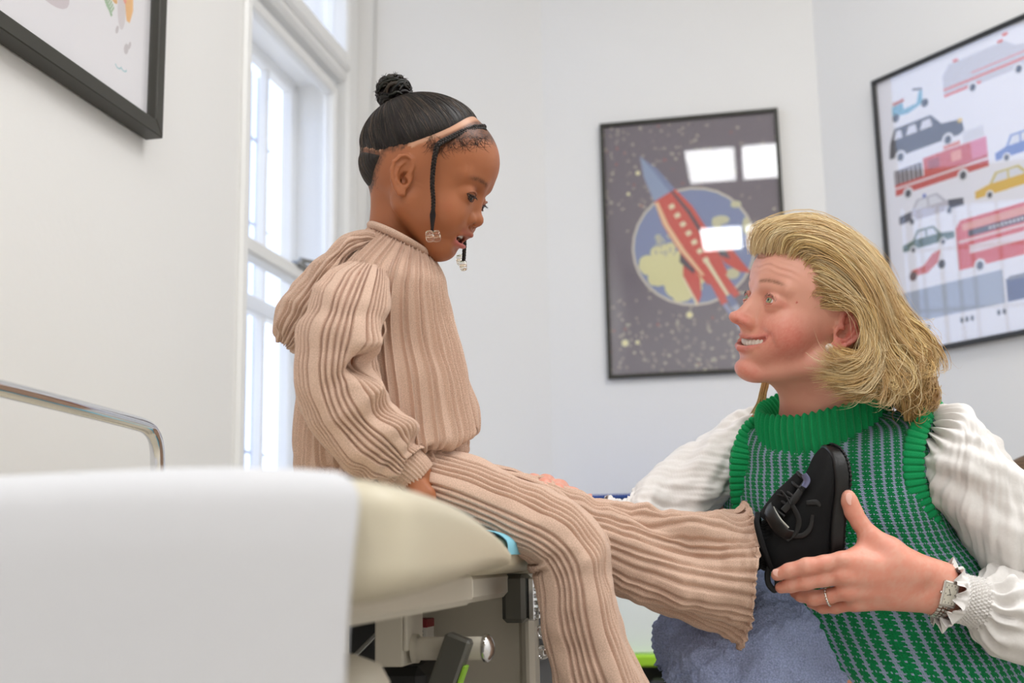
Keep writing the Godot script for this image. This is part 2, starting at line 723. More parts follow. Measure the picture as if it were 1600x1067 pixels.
func build_room() -> void:
	var b := Buf.new()
	rbox(b, -1.9, 2.6, -0.1, 0.0, -2.9, 3.5)
	struct("floor", b.mesh(), M.floor, "pale vinyl floor below the exam couch", Vector3.ZERO, ROOM_TURN)
	b = Buf.new()
	rbox(b, -1.7, 2.6, 2.9, 3.0, -2.9, 3.5)
	struct("ceiling", b.mesh(), M.wall, "white ceiling over the consulting room", Vector3.ZERO, ROOM_TURN)
	# wall_left: the pier before the window, and the wall around the window opening
	b = Buf.new()
	rbox(b, -1.25, -0.97, 0, 2.9, -2.9, 2.108, 0.0)
	rbox(b, -1.25, -1.09, 0, 0.58, 2.108, 3.4)
	rbox(b, -1.25, -1.09, 2.72, 2.9, 2.108, 3.4)
	rbox(b, -1.25, -1.09, 0.58, 2.72, 3.06, 3.4)
	struct("wall_left", b.mesh(), M.wall, "white wall with a tall window recessed beside a pier", Vector3.ZERO, ROOM_TURN)
	b = Buf.new()
	rbox(b, -0.99, -0.958, 0, 2.9, 2.085, 2.116, 0.006)
	struct("trim_1", b.mesh(), M.white_paint, "narrow white moulding on the pier edge by the window", Vector3.ZERO, ROOM_TURN)
	b = Buf.new()
	slab(b, -1.09, 3.065, -0.57, 3.28, 0, 2.9)
	struct("wall_corner", b.mesh(), M.wall, "short white wall across the corner behind the girl", Vector3.ZERO, ROOM_TURN)
	b = Buf.new()
	rbox(b, -0.60, 0.24, 0, 2.9, 3.28, 3.45)
	struct("wall_back", b.mesh(), M.wall, "white wall that carries the rocket poster", Vector3.ZERO, ROOM_TURN)
	b = Buf.new()
	slab(b, 0.21, 3.28, 2.42, 0.94, 0, 2.9)
	struct("wall_right", b.mesh(), M.wall, "white wall that carries the vehicle poster", Vector3.ZERO, ROOM_TURN)
	b = Buf.new()
	rbox(b, 2.4, 2.55, 0, 2.9, -2.9, 1.0)
	struct("wall_side", b.mesh(), M.wall, "white side wall beyond the frame", Vector3.ZERO, ROOM_TURN)
	b = Buf.new()
	rbox(b, -1.4, 2.55, 0, 2.9, -2.95, -2.8)
	struct("wall_front", b.mesh(), M.wall, "white wall behind the camera", Vector3.ZERO, ROOM_TURN)
	build_window()

func build_window() -> void:
	var w := Node3D.new()
	w.name = "window_1"
	add_child(w)
	w.rotation.y = ROOM_TURN
	w.set_meta("kind", "structure")
	w.set_meta("label", "tall white painted box window beside the pier")
	w.set_meta("category", "window")
	# inner frame
	var b := Buf.new()
	rbox(b, -1.14, -1.065, 0.60, 2.75, 2.985, 3.065, 0.008)
	rbox(b, -1.14, -1.075, 0.60, 2.75, 2.02, 2.10, 0.008)
	rbox(b, -1.14, -1.068, 2.02, 2.115, 2.10, 2.985, 0.01)
	rbox(b, -1.12, -1.055, 2.045, 2.085, 2.10, 2.985, 0.01)
	rbox(b, -1.14, -1.07, 2.66, 2.74, 2.10, 2.985, 0.01)
	rbox(b, -1.20, -1.03, 0.56, 0.60, 2.10, 3.06, 0.01)
	put("frame", b.mesh(), M.white_paint, w)
	# the casement with its middle rail
	b = Buf.new()
	rbox(b, -1.125, -1.09, 0.61, 2.0, 2.945, 2.975, 0.005)
	rbox(b, -1.125, -1.09, 0.61, 2.0, 2.10, 2.13, 0.005)
	rbox(b, -1.125, -1.09, 1.975, 2.008, 2.13, 2.945, 0.005)
	rbox(b, -1.128, -1.082, 1.39, 1.43, 2.13, 2.945, 0.007)
	rbox(b, -1.125, -1.09, 0.61, 0.66, 2.13, 2.945, 0.005)
	put("sash", b.mesh(), M.white_paint, w)
	b = Buf.new()
	rbox(b, -1.112, -1.108, 0.66, 1.39, 2.13, 2.945)
	put("pane", b.mesh(), M.glass, w)
	b = Buf.new()
	rbox(b, -1.112, -1.108, 1.43, 1.975, 2.13, 2.945)
	put("pane", b.mesh(), M.glass, w)
	b = Buf.new()
	rbox(b, -1.112, -1.108, 2.115, 2.66, 2.10, 2.985)
	put("pane", b.mesh(), M.glass, w)
	# casement stay
	b = Buf.new()
	rbox(b, -1.095, -1.07, 1.425, 1.437, 2.66, 2.80, 0.003)
	b.tube(PackedVector3Array([Vector3(-1.075, 1.44, -2.67), Vector3(-1.06, 1.446, -2.74), Vector3(-1.062, 1.442, -2.82)]), PackedFloat32Array([0.006, 0.006, 0.004]), 8)
	put("handle", b.mesh(), M.steel, w)
	# reveal between the two windows
	b = Buf.new()
	rbox(b, -1.25, -1.13, 0.58, 2.72, 3.035, 3.07)
	rbox(b, -1.25, -1.13, 2.045, 2.10, 2.10, 3.04)
	rbox(b, -1.25, -1.13, 0.56, 0.60, 2.10, 3.04)
	put("reveal", b.mesh(), M.white_paint, w)
	# outer window: frame, mullions and bars
	b = Buf.new()
	for bb in [2.13, 2.48, 3.02]:
		rbox(b, -1.27, -1.235, 0.58, 2.05, bb - 0.02, bb + 0.02, 0.005)
	rbox(b, -1.265, -1.24, 0.58, 2.05, 2.835, 2.850, 0.004)
	for hh in [0.61, 1.36, 2.04]:
		rbox(b, -1.27, -1.235, hh - 0.022, hh + 0.022, 2.11, 3.04, 0.005)
	put("outer_frame", b.mesh(), M.white_paint, w)
	var bar := mat(rgb8(214, 222, 240), 0.5)
	for bb in [2.30, 2.62, 2.72, 2.775, 2.905, 2.955]:
		b = Buf.new()
		b.tube(PackedVector3Array([Vector3(-1.32, 0.58, -bb), Vector3(-1.32, 2.05, -bb)]), PackedFloat32Array([0.0055, 0.0055]), 8)
		put("bar", b.mesh(), bar, w)
	for hh in [1.00, 1.62, 1.86]:
		b = Buf.new()
		b.tube(PackedVector3Array([Vector3(-1.32, hh, -2.10), Vector3(-1.32, hh, -3.04)]), PackedFloat32Array([0.0055, 0.0055]), 8)
		put("cross_bar", b.mesh(), bar, w)
	# blind cords on the wall
	var c := thing("blind_cord", "thin pale blind cord hanging beside the window behind the girl", "cord", Vector3.ZERO, ROOM_TURN)
	b = Buf.new()
	for k in 2:
		var off := 0.035 * k
		b.tube(curve([Vector3(-1.02, 2.72, -3.09 - off), Vector3(-1.02, 2.2, -3.085 - off * 0.8), Vector3(-1.03, 1.7, -3.07 - off * 0.3), Vector3(-1.04, 1.0, -3.062)], 20), taper(20, 0.0022, 0.0022, 0.0022), 6)
	put("cord", b.mesh(), mat(rgb8(214, 212, 206), 0.8), c)

func build_lamps() -> void:
	# LED ceiling panels: first ones mirrored in poster glass, the rest added fill light
	var em := mat(Color.WHITE, 0.5)
	em.emission_enabled = true
	em.emission = Color(0.99, 0.995, 1.0)
	em.emission_energy_multiplier = 4.0
	var k := 0
	for q in [[-0.19, -1.75, 1.15], [0.12, -1.75, 1.15], [-0.19, -0.1, 0.45], [0.12, -0.1, 0.6], [0.45, 1.55, 0.8], [0.76, 1.55, 0.8], [1.3, 1.2, 0.6], [1.61, 0.9, 0.6], [1.5, -0.5, 0.75], [1.81, -0.5, 0.75]]:
		if true:
			var aa: float = q[0]
			var bb: float = q[1]
			var t := thing("ceiling_lamp", "flat white panel lamp set in the ceiling among mirrored and added ones", "lamp", R(aa, 2.9, bb), ROOM_TURN, "ceiling panel lamps")
			var b := Buf.new()
			rbox(b, -0.145, 0.145, -0.012, 0.0, -0.31, 0.31, 0.003)
			put("frame", b.mesh(), M.white_paint, t)
			b = Buf.new()
			rbox(b, -0.132, 0.132, -0.016, -0.0125, -0.295, 0.295)
			put("diffuser", b.mesh(), em, t)
			var l := AreaLight3D.new()
			l.name = "panel_light"
			l.area_size = Vector2(0.264, 0.59)
			l.light_energy = 1.1 * q[2]
			l.light_color = Color(0.99, 0.995, 1.0)
			l.area_range = 12.0
			l.shadow_enabled = true
			t.add_child(l)
			l.position = Vector3(0, -0.02, 0)
			l.rotation.x = -PI / 2
			k += 1

func build_table() -> void:
	var t := thing("exam_couch", "cream vinyl examination couch with white paper over its near end", "couch", Vector3.ZERO, ROOM_TURN)
	# near cushion: a rounded slab lofted along b
	var nz := noise_tex(0.05, 11, 256, 4, true, 1.5)
	M.vinyl.normal_enabled = true
	M.vinyl.normal_texture = nz
	M.vinyl.normal_scale = 0.15
	M.vinyl.uv1_triplanar = true
	M.vinyl.uv1_scale = Vector3(6, 6, 6)
	var sec := func(rows: Array) -> ArrayMesh:
		# rows: b, a0, a1, h0, h1
		var rings := []
		for r in rows:
			rings.append([Vector3((r[1] + r[2]) / 2, (r[3] + r[4]) / 2, -r[0]), Vector3((r[2] - r[1]) / 2, 0, 0), Vector3(0, (r[4] - r[3]) / 2, 0), r[5]])
		var pts := loft_points(rings, 96, 60)
		# rounded sides: squarer across than up
		var bf := Buf.new()
		bf.grid(pts, 96, 60, true)
		return bf.mesh()
	put("cushion", sec.call([[0.585, -0.60, -0.42, 0.715, 0.748, 3.0], [0.588, -0.80, -0.26, 0.695, 0.763, 4.5], [0.60, -0.828, -0.202, 0.690, 0.768, 5.0], [0.64, -0.835, -0.184, 0.689, 0.769, 5.0], [0.78, -0.836, -0.194, 0.692, 0.766, 4.6], [0.92, -0.837, -0.210, 0.696, 0.758, 3.8], [1.03, -0.837, -0.224, 0.699, 0.748, 3.3], [1.11, -0.834, -0.234, 0.700, 0.735, 3.0], [1.165, -0.83, -0.252, 0.702, 0.724, 2.8], [1.195, -0.81, -0.284, 0.705, 0.716, 2.6], [1.205, -0.76, -0.34, 0.708, 0.713, 2.5]]), M.vinyl, t)
	put("cushion", sec.call([[1.207, -0.78, -0.31, 0.722, 0.733, 3.0], [1.212, -0.82, -0.280, 0.706, 0.743, 4.0], [1.225, -0.828, -0.268, 0.698, 0.746, 5.0], [1.30, -0.83, -0.264, 0.696, 0.748, 5.0], [1.75, -0.83, -0.264, 0.696, 0.748, 5.0], [1.85, -0.828, -0.270, 0.698, 0.748, 5.0], [1.87, -0.80, -0.282, 0.706, 0.742, 4.0], [1.88, -0.74, -0.34, 0.72, 0.732, 3.0]]), M.vinyl, t)
	# cushion boards and base
	var b := Buf.new()
	rbox(b, -0.80, -0.29, 0.672, 0.705, 0.72, 1.19, 0.006)
	put("board", b.mesh(), M.panel, t)
	b = Buf.new()
	rbox(b, -0.80, -0.30, 0.672, 0.702, 1.222, 1.85, 0.006)
	put("board", b.mesh(), M.panel, t)
	# rear panel of the base with its edge post
	b = Buf.new()
	rbox(b, -0.66, -0.296, 0.05, 0.672, 1.46, 1.50, 0.004)
	put("base_panel", b.mesh(), M.panel, t)
	b = Buf.new()
	rbox(b, -0.294, -0.278, 0.05, 0.672, 1.44, 1.50, 0.006)
	put("post", b.mesh(), M.panel, t)
	# clamp box with its toothed rack
	b = Buf.new()
	rbox(b, -0.308, -0.280, 0.642, 0.698, 1.40, 1.45, 0.005)
	put("clamp", b.mesh(), M.gunmetal, t)
	b = Buf.new()
	rbox(b, -0.279, -0.270, 0.644, 0.694, 1.41, 1.428, 0.002)
	for k in 6:
		rbox(b, -0.2705, -0.2645, 0.646 + k * 0.008, 0.651 + k * 0.008, 1.41, 1.428, 0.001)
	put("rack", b.mesh(), M.chrome, t)
	# hinge block, pipe, arm and chrome cap under the couch
	b = Buf.new()
	rbox(b, -0.4056, -0.3744, 0.6084, 0.6824, 1.2240, 1.2840, 0.002)
	put("hinge_block", b.mesh(), M.panel, t)
	b = Buf.new()
	rbox(b, -0.3744, -0.3702, 0.6240, 0.6824, 1.2240, 1.2840, 0.001)
	put("bracket_plate", b.mesh(), M.panel, t)
	b = Buf.new()
	rbox(b, -0.4344, -0.4284, 0.5280, 0.6824, 1.2000, 1.2120, 0.001)
	put("bracket_plate", b.mesh(), M.panel, t)
	b = Buf.new()
	b.tube(PackedVector3Array([Vector3(-0.3702, 0.6252, -1.2480), Vector3(-0.3648, 0.6252, -1.2480), Vector3(-0.3642, 0.6252, -1.2480), Vector3(-0.2916, 0.6252, -1.2480)]), PackedFloat32Array([0.0150, 0.0150, 0.0120, 0.0120]), 24)
	put("pivot_pipe", b.mesh(), M.panel, t)
	b = Buf.new()
	b.box(Transform3D(Basis(Vector3(0, 0, 1), -0.36) , Vector3(-0.3348, 0.5832, -1.2264)), Vector3(0.0138, 0.060, 0.011), 0.003)
	put("swing_arm", b.mesh(), M.gunmetal, t)
	b = Buf.new()
	b.box(Transform3D(Basis(Vector3(0, 0, 1), -0.36) , Vector3(-0.3206, 0.5760, -1.2264)), Vector3(0.0014, 0.036, 0.0085), 0.0004)
	put("lime_label", b.mesh(), mat(rgb8(150, 200, 60), 0.5), t)
	b = Buf.new()
	b.lathe(Transform3D(Basis(Vector3(0, 0, 1), -PI / 2), Vector3(-0.2916, 0.6252, -1.2480)), [Vector2(0.0000, -0.0036), Vector2(0.0120, -0.0036), Vector2(0.0146, -0.0012), Vector2(0.0144, 0.0024), Vector2(0.0108, 0.0060), Vector2(0.0054, 0.0084), Vector2(0.0000, 0.0090)], 32)
	put("end_cap", b.mesh(), M.chrome, t)
	# black blocks stand in for the shaded void under the couch
	b = Buf.new()
	rbox(b, -0.72, -0.38, 0.08, 0.60, 1.32, 1.44, 0.01)
	rbox(b, -0.72, -0.41, 0.55, 0.66, 1.34, 1.42, 0.01)
	put("shade_block", b.mesh(), M.black, t)
	b = Buf.new()
	b.box(Transform3D(Basis(Vector3(0, 0, 1), 0.75), Vector3(-0.43, 0.635, -1.30)), Vector3(0.035, 0.0025, 0.004), 0.001)
	put("linkage", b.mesh(), M.steel, t)
	b = Buf.new()
	for aa in [-0.78, -0.72]:
		for bb in [0.70, 1.80]:
			rbox(b, aa, aa + 0.04, 0.0, 0.674, bb, bb + 0.04, 0.004)
	rbox(b, -0.74, -0.36, 0.06, 0.10, 0.90, 1.84, 0.006)
	put("frame_leg", b.mesh(), M.panel, t)
	# side rail on the far side of the couch
	var rail := thing("side_rail", "bent chrome rail tube beside the papered couch end", "rail", Vector3.ZERO, ROOM_TURN)
	b = Buf.new()
	var path := [Vector3(-0.735, 0.40, -0.72), Vector3(-0.735, 0.86, -0.74), Vector3(-0.737, 0.893, -0.80)]
	path = []
	for q in [[-420, 527, 0.84], [-200, 562, 1.0], [0, 608, 1.17], [120, 638, 1.29], [200, 659, 1.39], [226, 668, 1.425], [238, 682, 1.435], [243, 705, 1.44], [244, 740, 1.44], [246, 800, 1.44], [248, 880, 1.44]]:
		var w := P(q[0], q[1], q[2])
		path.append(Basis(Vector3.UP, -ROOM_TURN) * w)
	b.tube(curve(path, 90), taper(90, 0.0088, 0.0088, 0.0088), 20)
	put("tube", b.mesh(), M.chrome, rail)
	# couch paper: over the top, down the near end
	var paper := thing("couch_paper", "white paper sheet draped over the near end of the couch", "paper", Vector3.ZERO, ROOM_TURN)
	var prof := [Vector2(0.98, 0.7565), Vector2(0.90, 0.7625), Vector2(0.78, 0.7685), Vector2(0.68, 0.7715), Vector2(0.615, 0.7710), Vector2(0.590, 0.7675), Vector2(0.5765, 0.756), Vector2(0.5715, 0.735), Vector2(0.5705, 0.71), Vector2(0.571, 0.66), Vector2(0.572, 0.55), Vector2(0.574, 0.40), Vector2(0.576, 0.25)]
	var nn := 120
	var cu := []
	for q in prof:
		cu.append(Vector3(0, q.y, -q.x))
	var cp := curve(cu, nn)
	b = Buf.new()
	var na := 40
	for side in [0, 1]:
		var pts := PackedVector3Array()
		for j in nn:
			var t0 := (cp[mini(j + 1, nn - 1)] - cp[maxi(j - 1, 0)]).normalized()
			var up := t0.cross(Vector3.RIGHT).normalized()
			for i in na:
				var f := float(i) / (na - 1)
				var down := smoothstep(0.25, 0.55, float(j) / nn)
				var a := lerpf(-0.83, lerpf(-0.236, -0.198 - 0.013 * smoothstep(0.5, 1.0, float(j) / nn), down), f)
				# on the cushion the sheet follows its crowned top; off the end it hangs free
				var x := clampf((a + 0.512) / 0.322, -0.995, 0.995)
				var sag := 0.0375 * (1.0 - pow(1.0 - pow(absf(x), 4.8), 0.21)) * (1.0 - down)
				var lift := -sag + 0.0008 * sin(a * 23.0 + j * 0.05)
				pts.append(cp[j] + Vector3(a, 0, 0) - up * (-lift if side == 0 else -lift + 0.0008))
		b.grid(pts, na, nn, false, 1, 1, side == 1)
	var pm := mat(rgb8(214, 214, 217), 0.8)
	pm.normal_enabled = true
	pm.normal_texture = noise_tex(0.03, 21, 256, 4, true, 1.5)
	pm.normal_scale = 0.2
	pm.uv1_scale = Vector3(3, 3, 3)
	put("sheet", b.mesh(), pm, paper)
	# blue pad under the girl
	var pad := thing("seat_pad", "sky blue disposable pad under the girl on the couch edge", "pad", Vector3.ZERO, ROOM_TURN)
	b = Buf.new()
	var pr := [Vector3(-0.55, 0.7496, 0), Vector3(-0.42, 0.7496, 0), Vector3(-0.32, 0.7490, 0), Vector3(-0.282, 0.7455, 0), Vector3(-0.2635, 0.736, 0), Vector3(-0.2612, 0.722, 0)]
	var cc := curve(pr, 40)
	for side in [0, 1]:
		var pts := PackedVector3Array()
		for j in 40:
			for i in 12:
				var e := 1.222 + 0.40 * i / 11.0
				if i == 0:
					e += 0.012 * (1.0 - j / 39.0)
				pts.append(Vector3(cc[j].x, cc[j].y - side * 0.0012, -e - 0.0 * j))
		b.grid(pts, 12, 40, false, 1, 1, side == 0)
	put("sheet", b.mesh(), mat(rgb8(140, 208, 228), 0.7), pad)
	# things under the couch
	var st := thing("stool", "round white stool seat under the couch by the paper", "stool", P(512, 1112, 0.92))
	b = Buf.new()
	b.lathe(Transform3D(), [Vector2(0, -0.03), Vector2(0.03, -0.03), Vector2(0.045, -0.02), Vector2(0.049, 0.0), Vector2(0.047, 0.02), Vector2(0.04, 0.033), Vector2(0.02, 0.041), Vector2(0, 0.042)], 40)
	put("seat", b.mesh(), M.panel, st)
	b = Buf.new()
	b.lathe(Transform3D(), [Vector2(0.0, -st.position.y), Vector2(0.09, -st.position.y), Vector2(0.085, -st.position.y + 0.02), Vector2(0.018, -st.position.y + 0.03), Vector2(0.018, -0.03)], 24)
	put("leg", b.mesh(), M.gunmetal, st)
	var box := thing("glove_box", "red topped carton tucked under the couch behind the pipe", "box", P(640, 986, 1.36) , ROOM_TURN)
	b = Buf.new()
	b.box(Transform3D(Basis(), Vector3(0, -0.008, -0.02)), Vector3(0.0185, 0.0135, 0.015), 0.001)
	put("body", b.mesh(), mat(rgb8(190, 186, 178), 0.6), box)
	b = Buf.new()
	b.box(Transform3D(Basis(), Vector3(0, 0.0065, -0.02)), Vector3(0.019, 0.005, 0.0155), 0.001)
	put("lid", b.mesh(), mat(rgb8(120, 26, 30), 0.5), box)
	for k in 3:
		b = Buf.new()
		b.box(Transform3D(Basis(), Vector3(0.0, -0.002 - k * 0.004, -0.0048)), Vector3(0.014, 0.0008, 0.0003))
		put("print_line", b.mesh(), mat(rgb8(70, 68, 70), 0.6), box)
	# grey bolted plate beside the post
	var pl := thing("bolted_plate", "grey metal plate with two round bolts below the couch edge", "plate", P(853, 1030, 1.46), ROOM_TURN)
	b = Buf.new()
	b.box(Transform3D(), Vector3(0.017, 0.06, 0.006), 0.002)
	put("plate", b.mesh(), mat(rgb8(140, 143, 150), 0.4, 0.7), pl)
	for q in [[849, 989], [849, 1021]]:
		b = Buf.new()
		b.lathe(Transform3D(Basis(Vector3(1, 0, 0), PI / 2), Basis(Vector3.UP, -ROOM_TURN) * (P(q[0], q[1], 1.452) - pl.position)), [Vector2(0.009, -0.004), Vector2(0.009, 0.003), Vector2(0.007, 0.004), Vector2(0.006, 0.002), Vector2(0.0045, 0.002), Vector2(0.003, 0.004), Vector2(0.0, 0.004)], 24)
		put("bolt", b.mesh(), M.chrome, pl)

# ---------------------------------------------------------------- printed pictures: filled polygons on an Image, in units of the sheet (0..1, 0..h)
class Print:
	var im: Image
	var s := 700.0
	var slide := Vector2.ZERO
	func _init(w: int, h: int, ground: Color, scale: float) -> void:
		im = Image.create(w, h, false, Image.FORMAT_RGB8)
		im.fill(ground)
		s = scale
	func poly(pts: Array, c: Color, at := Vector2.ZERO, k := 1.0) -> void:
		var q := PackedVector2Array()
		var y0 := 1e9
		var y1 := -1e9
		for p in pts:
			var w: Vector2 = (at + slide + p * k) * s
			q.append(w)
			y0 = minf(y0, w.y)
			y1 = maxf(y1, w.y)
		for y in range(maxi(0, int(y0)), mini(im.get_height(), int(y1) + 1)):
			var xs := PackedFloat32Array()
			var yy := y + 0.5
			for i in q.size():
				var a := q[i]
				var b := q[(i + 1) % q.size()]
				if (a.y <= yy) != (b.y <= yy):
					xs.append(a.x + (yy - a.y) / (b.y - a.y) * (b.x - a.x))
			xs.sort()
			for i in range(0, xs.size() - 1, 2):
				var l := int(round(xs[i]))
				var r := int(round(xs[i + 1]))
				if r > l:
					im.fill_rect(Rect2i(l, y, r - l, 1), c)
	func oval(ctr: Vector2, rx: float, ry: float, c: Color, at := Vector2.ZERO, k := 1.0, turn := 0.0) -> void:
		var pts := []
		for i in 28:
			pts.append(ctr + Vector2(rx * cos(TAU * i / 28), ry * sin(TAU * i / 28)).rotated(turn))
		poly(pts, c, at, k)
	func line(a: Vector2, b: Vector2, w: float, c: Color, at := Vector2.ZERO, k := 1.0) -> void:
		var n := (b - a).normalized().orthogonal() * w / 2
		poly([a + n, b + n, b - n, a - n], c, at, k)
	func rect(x: float, y: float, w: float, h: float, c: Color, at := Vector2.ZERO, k := 1.0) -> void:
		poly([Vector2(x, y), Vector2(x + w, y), Vector2(x + w, y + h), Vector2(x, y + h)], c, at, k)
	func tex() -> ImageTexture:
		return ImageTexture.create_from_image(im)

# a framed sheet: width w, height h, hung with its upper left corner of the front at the origin of the node, x to the right, y up
func framed(called: String, label: String, at: Vector3, turn: float, w: float, h: float, rail: float, deep: float, frame_mat: Material, picture: Texture2D) -> Node3D:
	var t := thing(called, label, "poster", at, turn)
	for k in 4:
		var b := Buf.new()
		var o := PackedVector2Array()
		if k % 2 == 0:
			var y0 := 0.0 if k == 0 else -h
			var s := -1.0 if k == 0 else 1.0
			o = PackedVector2Array([Vector2(0, y0), Vector2(rail, y0 + s * rail), Vector2(w - rail, y0 + s * rail), Vector2(w, y0)])
			if k == 2:
				o.reverse()
		else:
			var x0 := 0.0 if k == 1 else w
			var s2 := 1.0 if k == 1 else -1.0
			o = PackedVector2Array([Vector2(x0, 0), Vector2(x0, -h), Vector2(x0 + s2 * rail, -h + rail), Vector2(x0 + s2 * rail, -rail)])
			if k == 3:
				o.reverse()
		b.prism(Transform3D(Basis(), Vector3(0, 0, -deep / 2)), o, deep / 2, 0.0015)
		put("frame_rail", b.mesh(), frame_mat, t)
	var m := mat(Color.WHITE, 0.55)
	m.albedo_texture = picture
	var b := Buf.new()
	var z := -deep * 0.55
	b.poly([Vector3(rail * 0.6, -h + rail * 0.6, z), Vector3(w - rail * 0.6, -h + rail * 0.6, z), Vector3(w - rail * 0.6, -rail * 0.6, z), Vector3(rail * 0.6, -rail * 0.6, z)], [Vector2(0, 1), Vector2(1, 1), Vector2(1, 0), Vector2(0, 0)])
	b.box(Transform3D(Basis(), Vector3(w / 2, -h / 2, z - 0.003)), Vector3(w / 2 - rail * 0.6, h / 2 - rail * 0.6, 0.0025))
	for i in range(4, b.uv.size()):
		b.uv[i] = Vector2(0.01, 0.01)
	put("print", b.mesh(), m, t)
	b = Buf.new()
	b.box(Transform3D(Basis(), Vector3(w / 2, -h / 2, z + 0.004)), Vector3(w / 2 - rail * 0.8, h / 2 - rail * 0.8, 0.001))
	put("glass", b.mesh(), M.glass, t)
	return t

func build_posters() -> void:
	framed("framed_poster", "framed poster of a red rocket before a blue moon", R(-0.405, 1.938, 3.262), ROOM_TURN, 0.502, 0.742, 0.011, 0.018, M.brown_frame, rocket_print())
	framed("framed_poster", "framed white poster of painted cars and a red double-decker bus", R(0.349 - 0.0145, 1.933, 3.133 - 0.0137), ROOM_TURN - 0.8154, 0.502, 0.742, 0.011, 0.018, M.black_frame, vehicle_print())
	framed("framed_poster", "framed white animal print in a dark wooden frame near the window", R(-0.935, 2.148, 1.207), ROOM_TURN + PI / 2, 0.514, 0.742, 0.024, 0.032, M.brown_frame, animal_print())

func rocket_print() -> Texture2D:
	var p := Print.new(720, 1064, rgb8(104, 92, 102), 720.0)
	var g := RandomNumberGenerator.new()
	g.seed = 5
	var cream := rgb8(232, 224, 186)
	var blue := rgb8(122, 134, 172)
	# stars in rings, thick near the top left and the lower edge
	for i in 900:
		var x := g.randf()
		var y := g.randf() * 1.478
		var dense := 0.12
		if y < 0.55 and x < 0.62:
			dense = 0.9 * (1.0 - x)
		if y > 1.0:
			dense = 0.5 + 0.6 * (y - 1.0) / 0.45
		if g.randf() < dense:
			var r := g.randf_range(0.0045, 0.0085)
			var c := cream if g.randf() < 0.92 else rgb8(200, 70, 60)
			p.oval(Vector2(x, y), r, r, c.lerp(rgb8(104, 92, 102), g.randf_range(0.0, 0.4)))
			p.oval(Vector2(x, y), r * 0.55, r * 0.55, rgb8(110, 100, 98))
	for q in [[0.2, 0.30, 0.013], [0.09, 1.29, 0.02], [0.16, 1.29, 0.012], [0.46, 1.15, 0.019], [0.14, 0.42, 0.01]]:
		p.oval(Vector2(q[0], q[1]), q[2], q[2], rgb8(236, 228, 176))
	# moon
	var mc := Vector2(0.50, 0.755)
	p.oval(mc, 0.352, 0.347, rgb8(206, 196, 178))
	p.oval(mc, 0.338, 0.333, blue)
	for i in 160:
		var a := g.randf() * TAU
		var r := sqrt(g.randf()) * 0.17
		var q := Vector2(0.36, 0.93) + Vector2(cos(a) * r, sin(a) * r * 1.05)
		if q.distance_to(mc) < 0.30:
			p.oval(q, g.randf_range(0.02, 0.05), g.randf_range(0.02, 0.045), rgb8(222, 216, 158))
	for i in 40:
		var q := Vector2(0.28 + g.randf() * 0.12, 0.68 + g.randf() * 0.12)
		p.oval(q, 0.008, 0.008, rgb8(190, 186, 160))
	for q in [[0.66, 0.615, 0.05, 0.026], [0.64, 0.63, 0.03, 0.03], [0.75, 0.53, 0.03, 0.02], [0.80, 0.66, 0.02, 0.05], [0.71, 0.93, 0.04, 0.03]]:
		p.oval(Vector2(q[0], q[1]), q[2], q[3], rgb8(206, 202, 162))
	# rocket, built along its own axis: nose at the origin, tail at +y
	var turn := -0.50
	var nose := Vector2(0.215, 0.20)
	var f := func(pts: Array) -> Array:
		var o := []
		for q in pts:
			o.append(nose + Vector2(q[0], q[1]).rotated(turn))
		return o
	var red := rgb8(206, 66, 46)
	var dark := rgb8(64, 52, 66)
	p.poly(f.call([[-0.02, 1.0], [0.02, 1.0], [0.01, 1.36], [-0.01, 1.36]]), rgb8(180, 180, 196))
	p.poly(f.call([[-0.055, 1.0], [-0.03, 1.0], [-0.03, 1.3], [-0.04, 1.3]]), rgb8(150, 152, 186))
	p.poly(f.call([[0.08, 0.62], [0.155, 0.74], [0.175, 0.93], [0.125, 0.89], [0.08, 0.80]]), red)
	p.poly(f.call([[-0.08, 0.62], [-0.155, 0.74], [-0.175, 0.93], [-0.125, 0.89], [-0.08, 0.80]]), red)
	p.poly(f.call([[-0.085, 0.60], [-0.13, 0.66], [-0.10, 0.76], [-0.07, 0.74]]), dark)
	p.poly(f.call([[0.085, 0.60], [0.13, 0.66], [0.12, 0.80], [0.07, 0.74]]), dark)
	p.poly(f.call([[-0.165, 0.75], [-0.155, 0.75], [-0.165, 0.92], [-0.18, 0.93]]), cream)
	p.poly(f.call([[-0.07, 0.28], [0.07, 0.28], [0.10, 0.42], [0.10, 0.62], [0.065, 0.86], [-0.065, 0.86], [-0.10, 0.62], [-0.10, 0.42]]), red)
	p.poly(f.call([[-0.072, 0.29], [-0.05, 0.29], [-0.07, 0.44], [-0.068, 0.62], [-0.05, 0.80], [-0.065, 0.80], [-0.095, 0.60], [-0.096, 0.42]]), rgb8(236, 196, 150))
	p.poly(f.call([[0.04, 0.28], [0.052, 0.28], [0.075, 0.44], [0.07, 0.68], [0.05, 0.68], [0.056, 0.44]]), dark)
	p.poly(f.call([[0.0, 0.0], [0.045, 0.12], [0.07, 0.28], [-0.07, 0.28], [-0.045, 0.12]]), rgb8(140, 156, 186))
	p.poly(f.call([[0.0, 0.0], [0.045, 0.12], [0.07, 0.28], [0.035, 0.28], [0.02, 0.12]]), rgb8(116, 130, 166))
	p.poly(f.call([[-0.05, 0.86], [0.05, 0.86], [0.06, 1.0], [-0.06, 1.0]]), red)
	p.poly(f.call([[-0.012, 0.74], [0.012, 0.74], [0.008, 0.98], [-0.008, 0.98]]), cream)
	p.poly(f.call([[-0.018, 0.97], [0.018, 0.97], [0.022, 1.04], [-0.022, 1.04]]), rgb8(110, 122, 160))
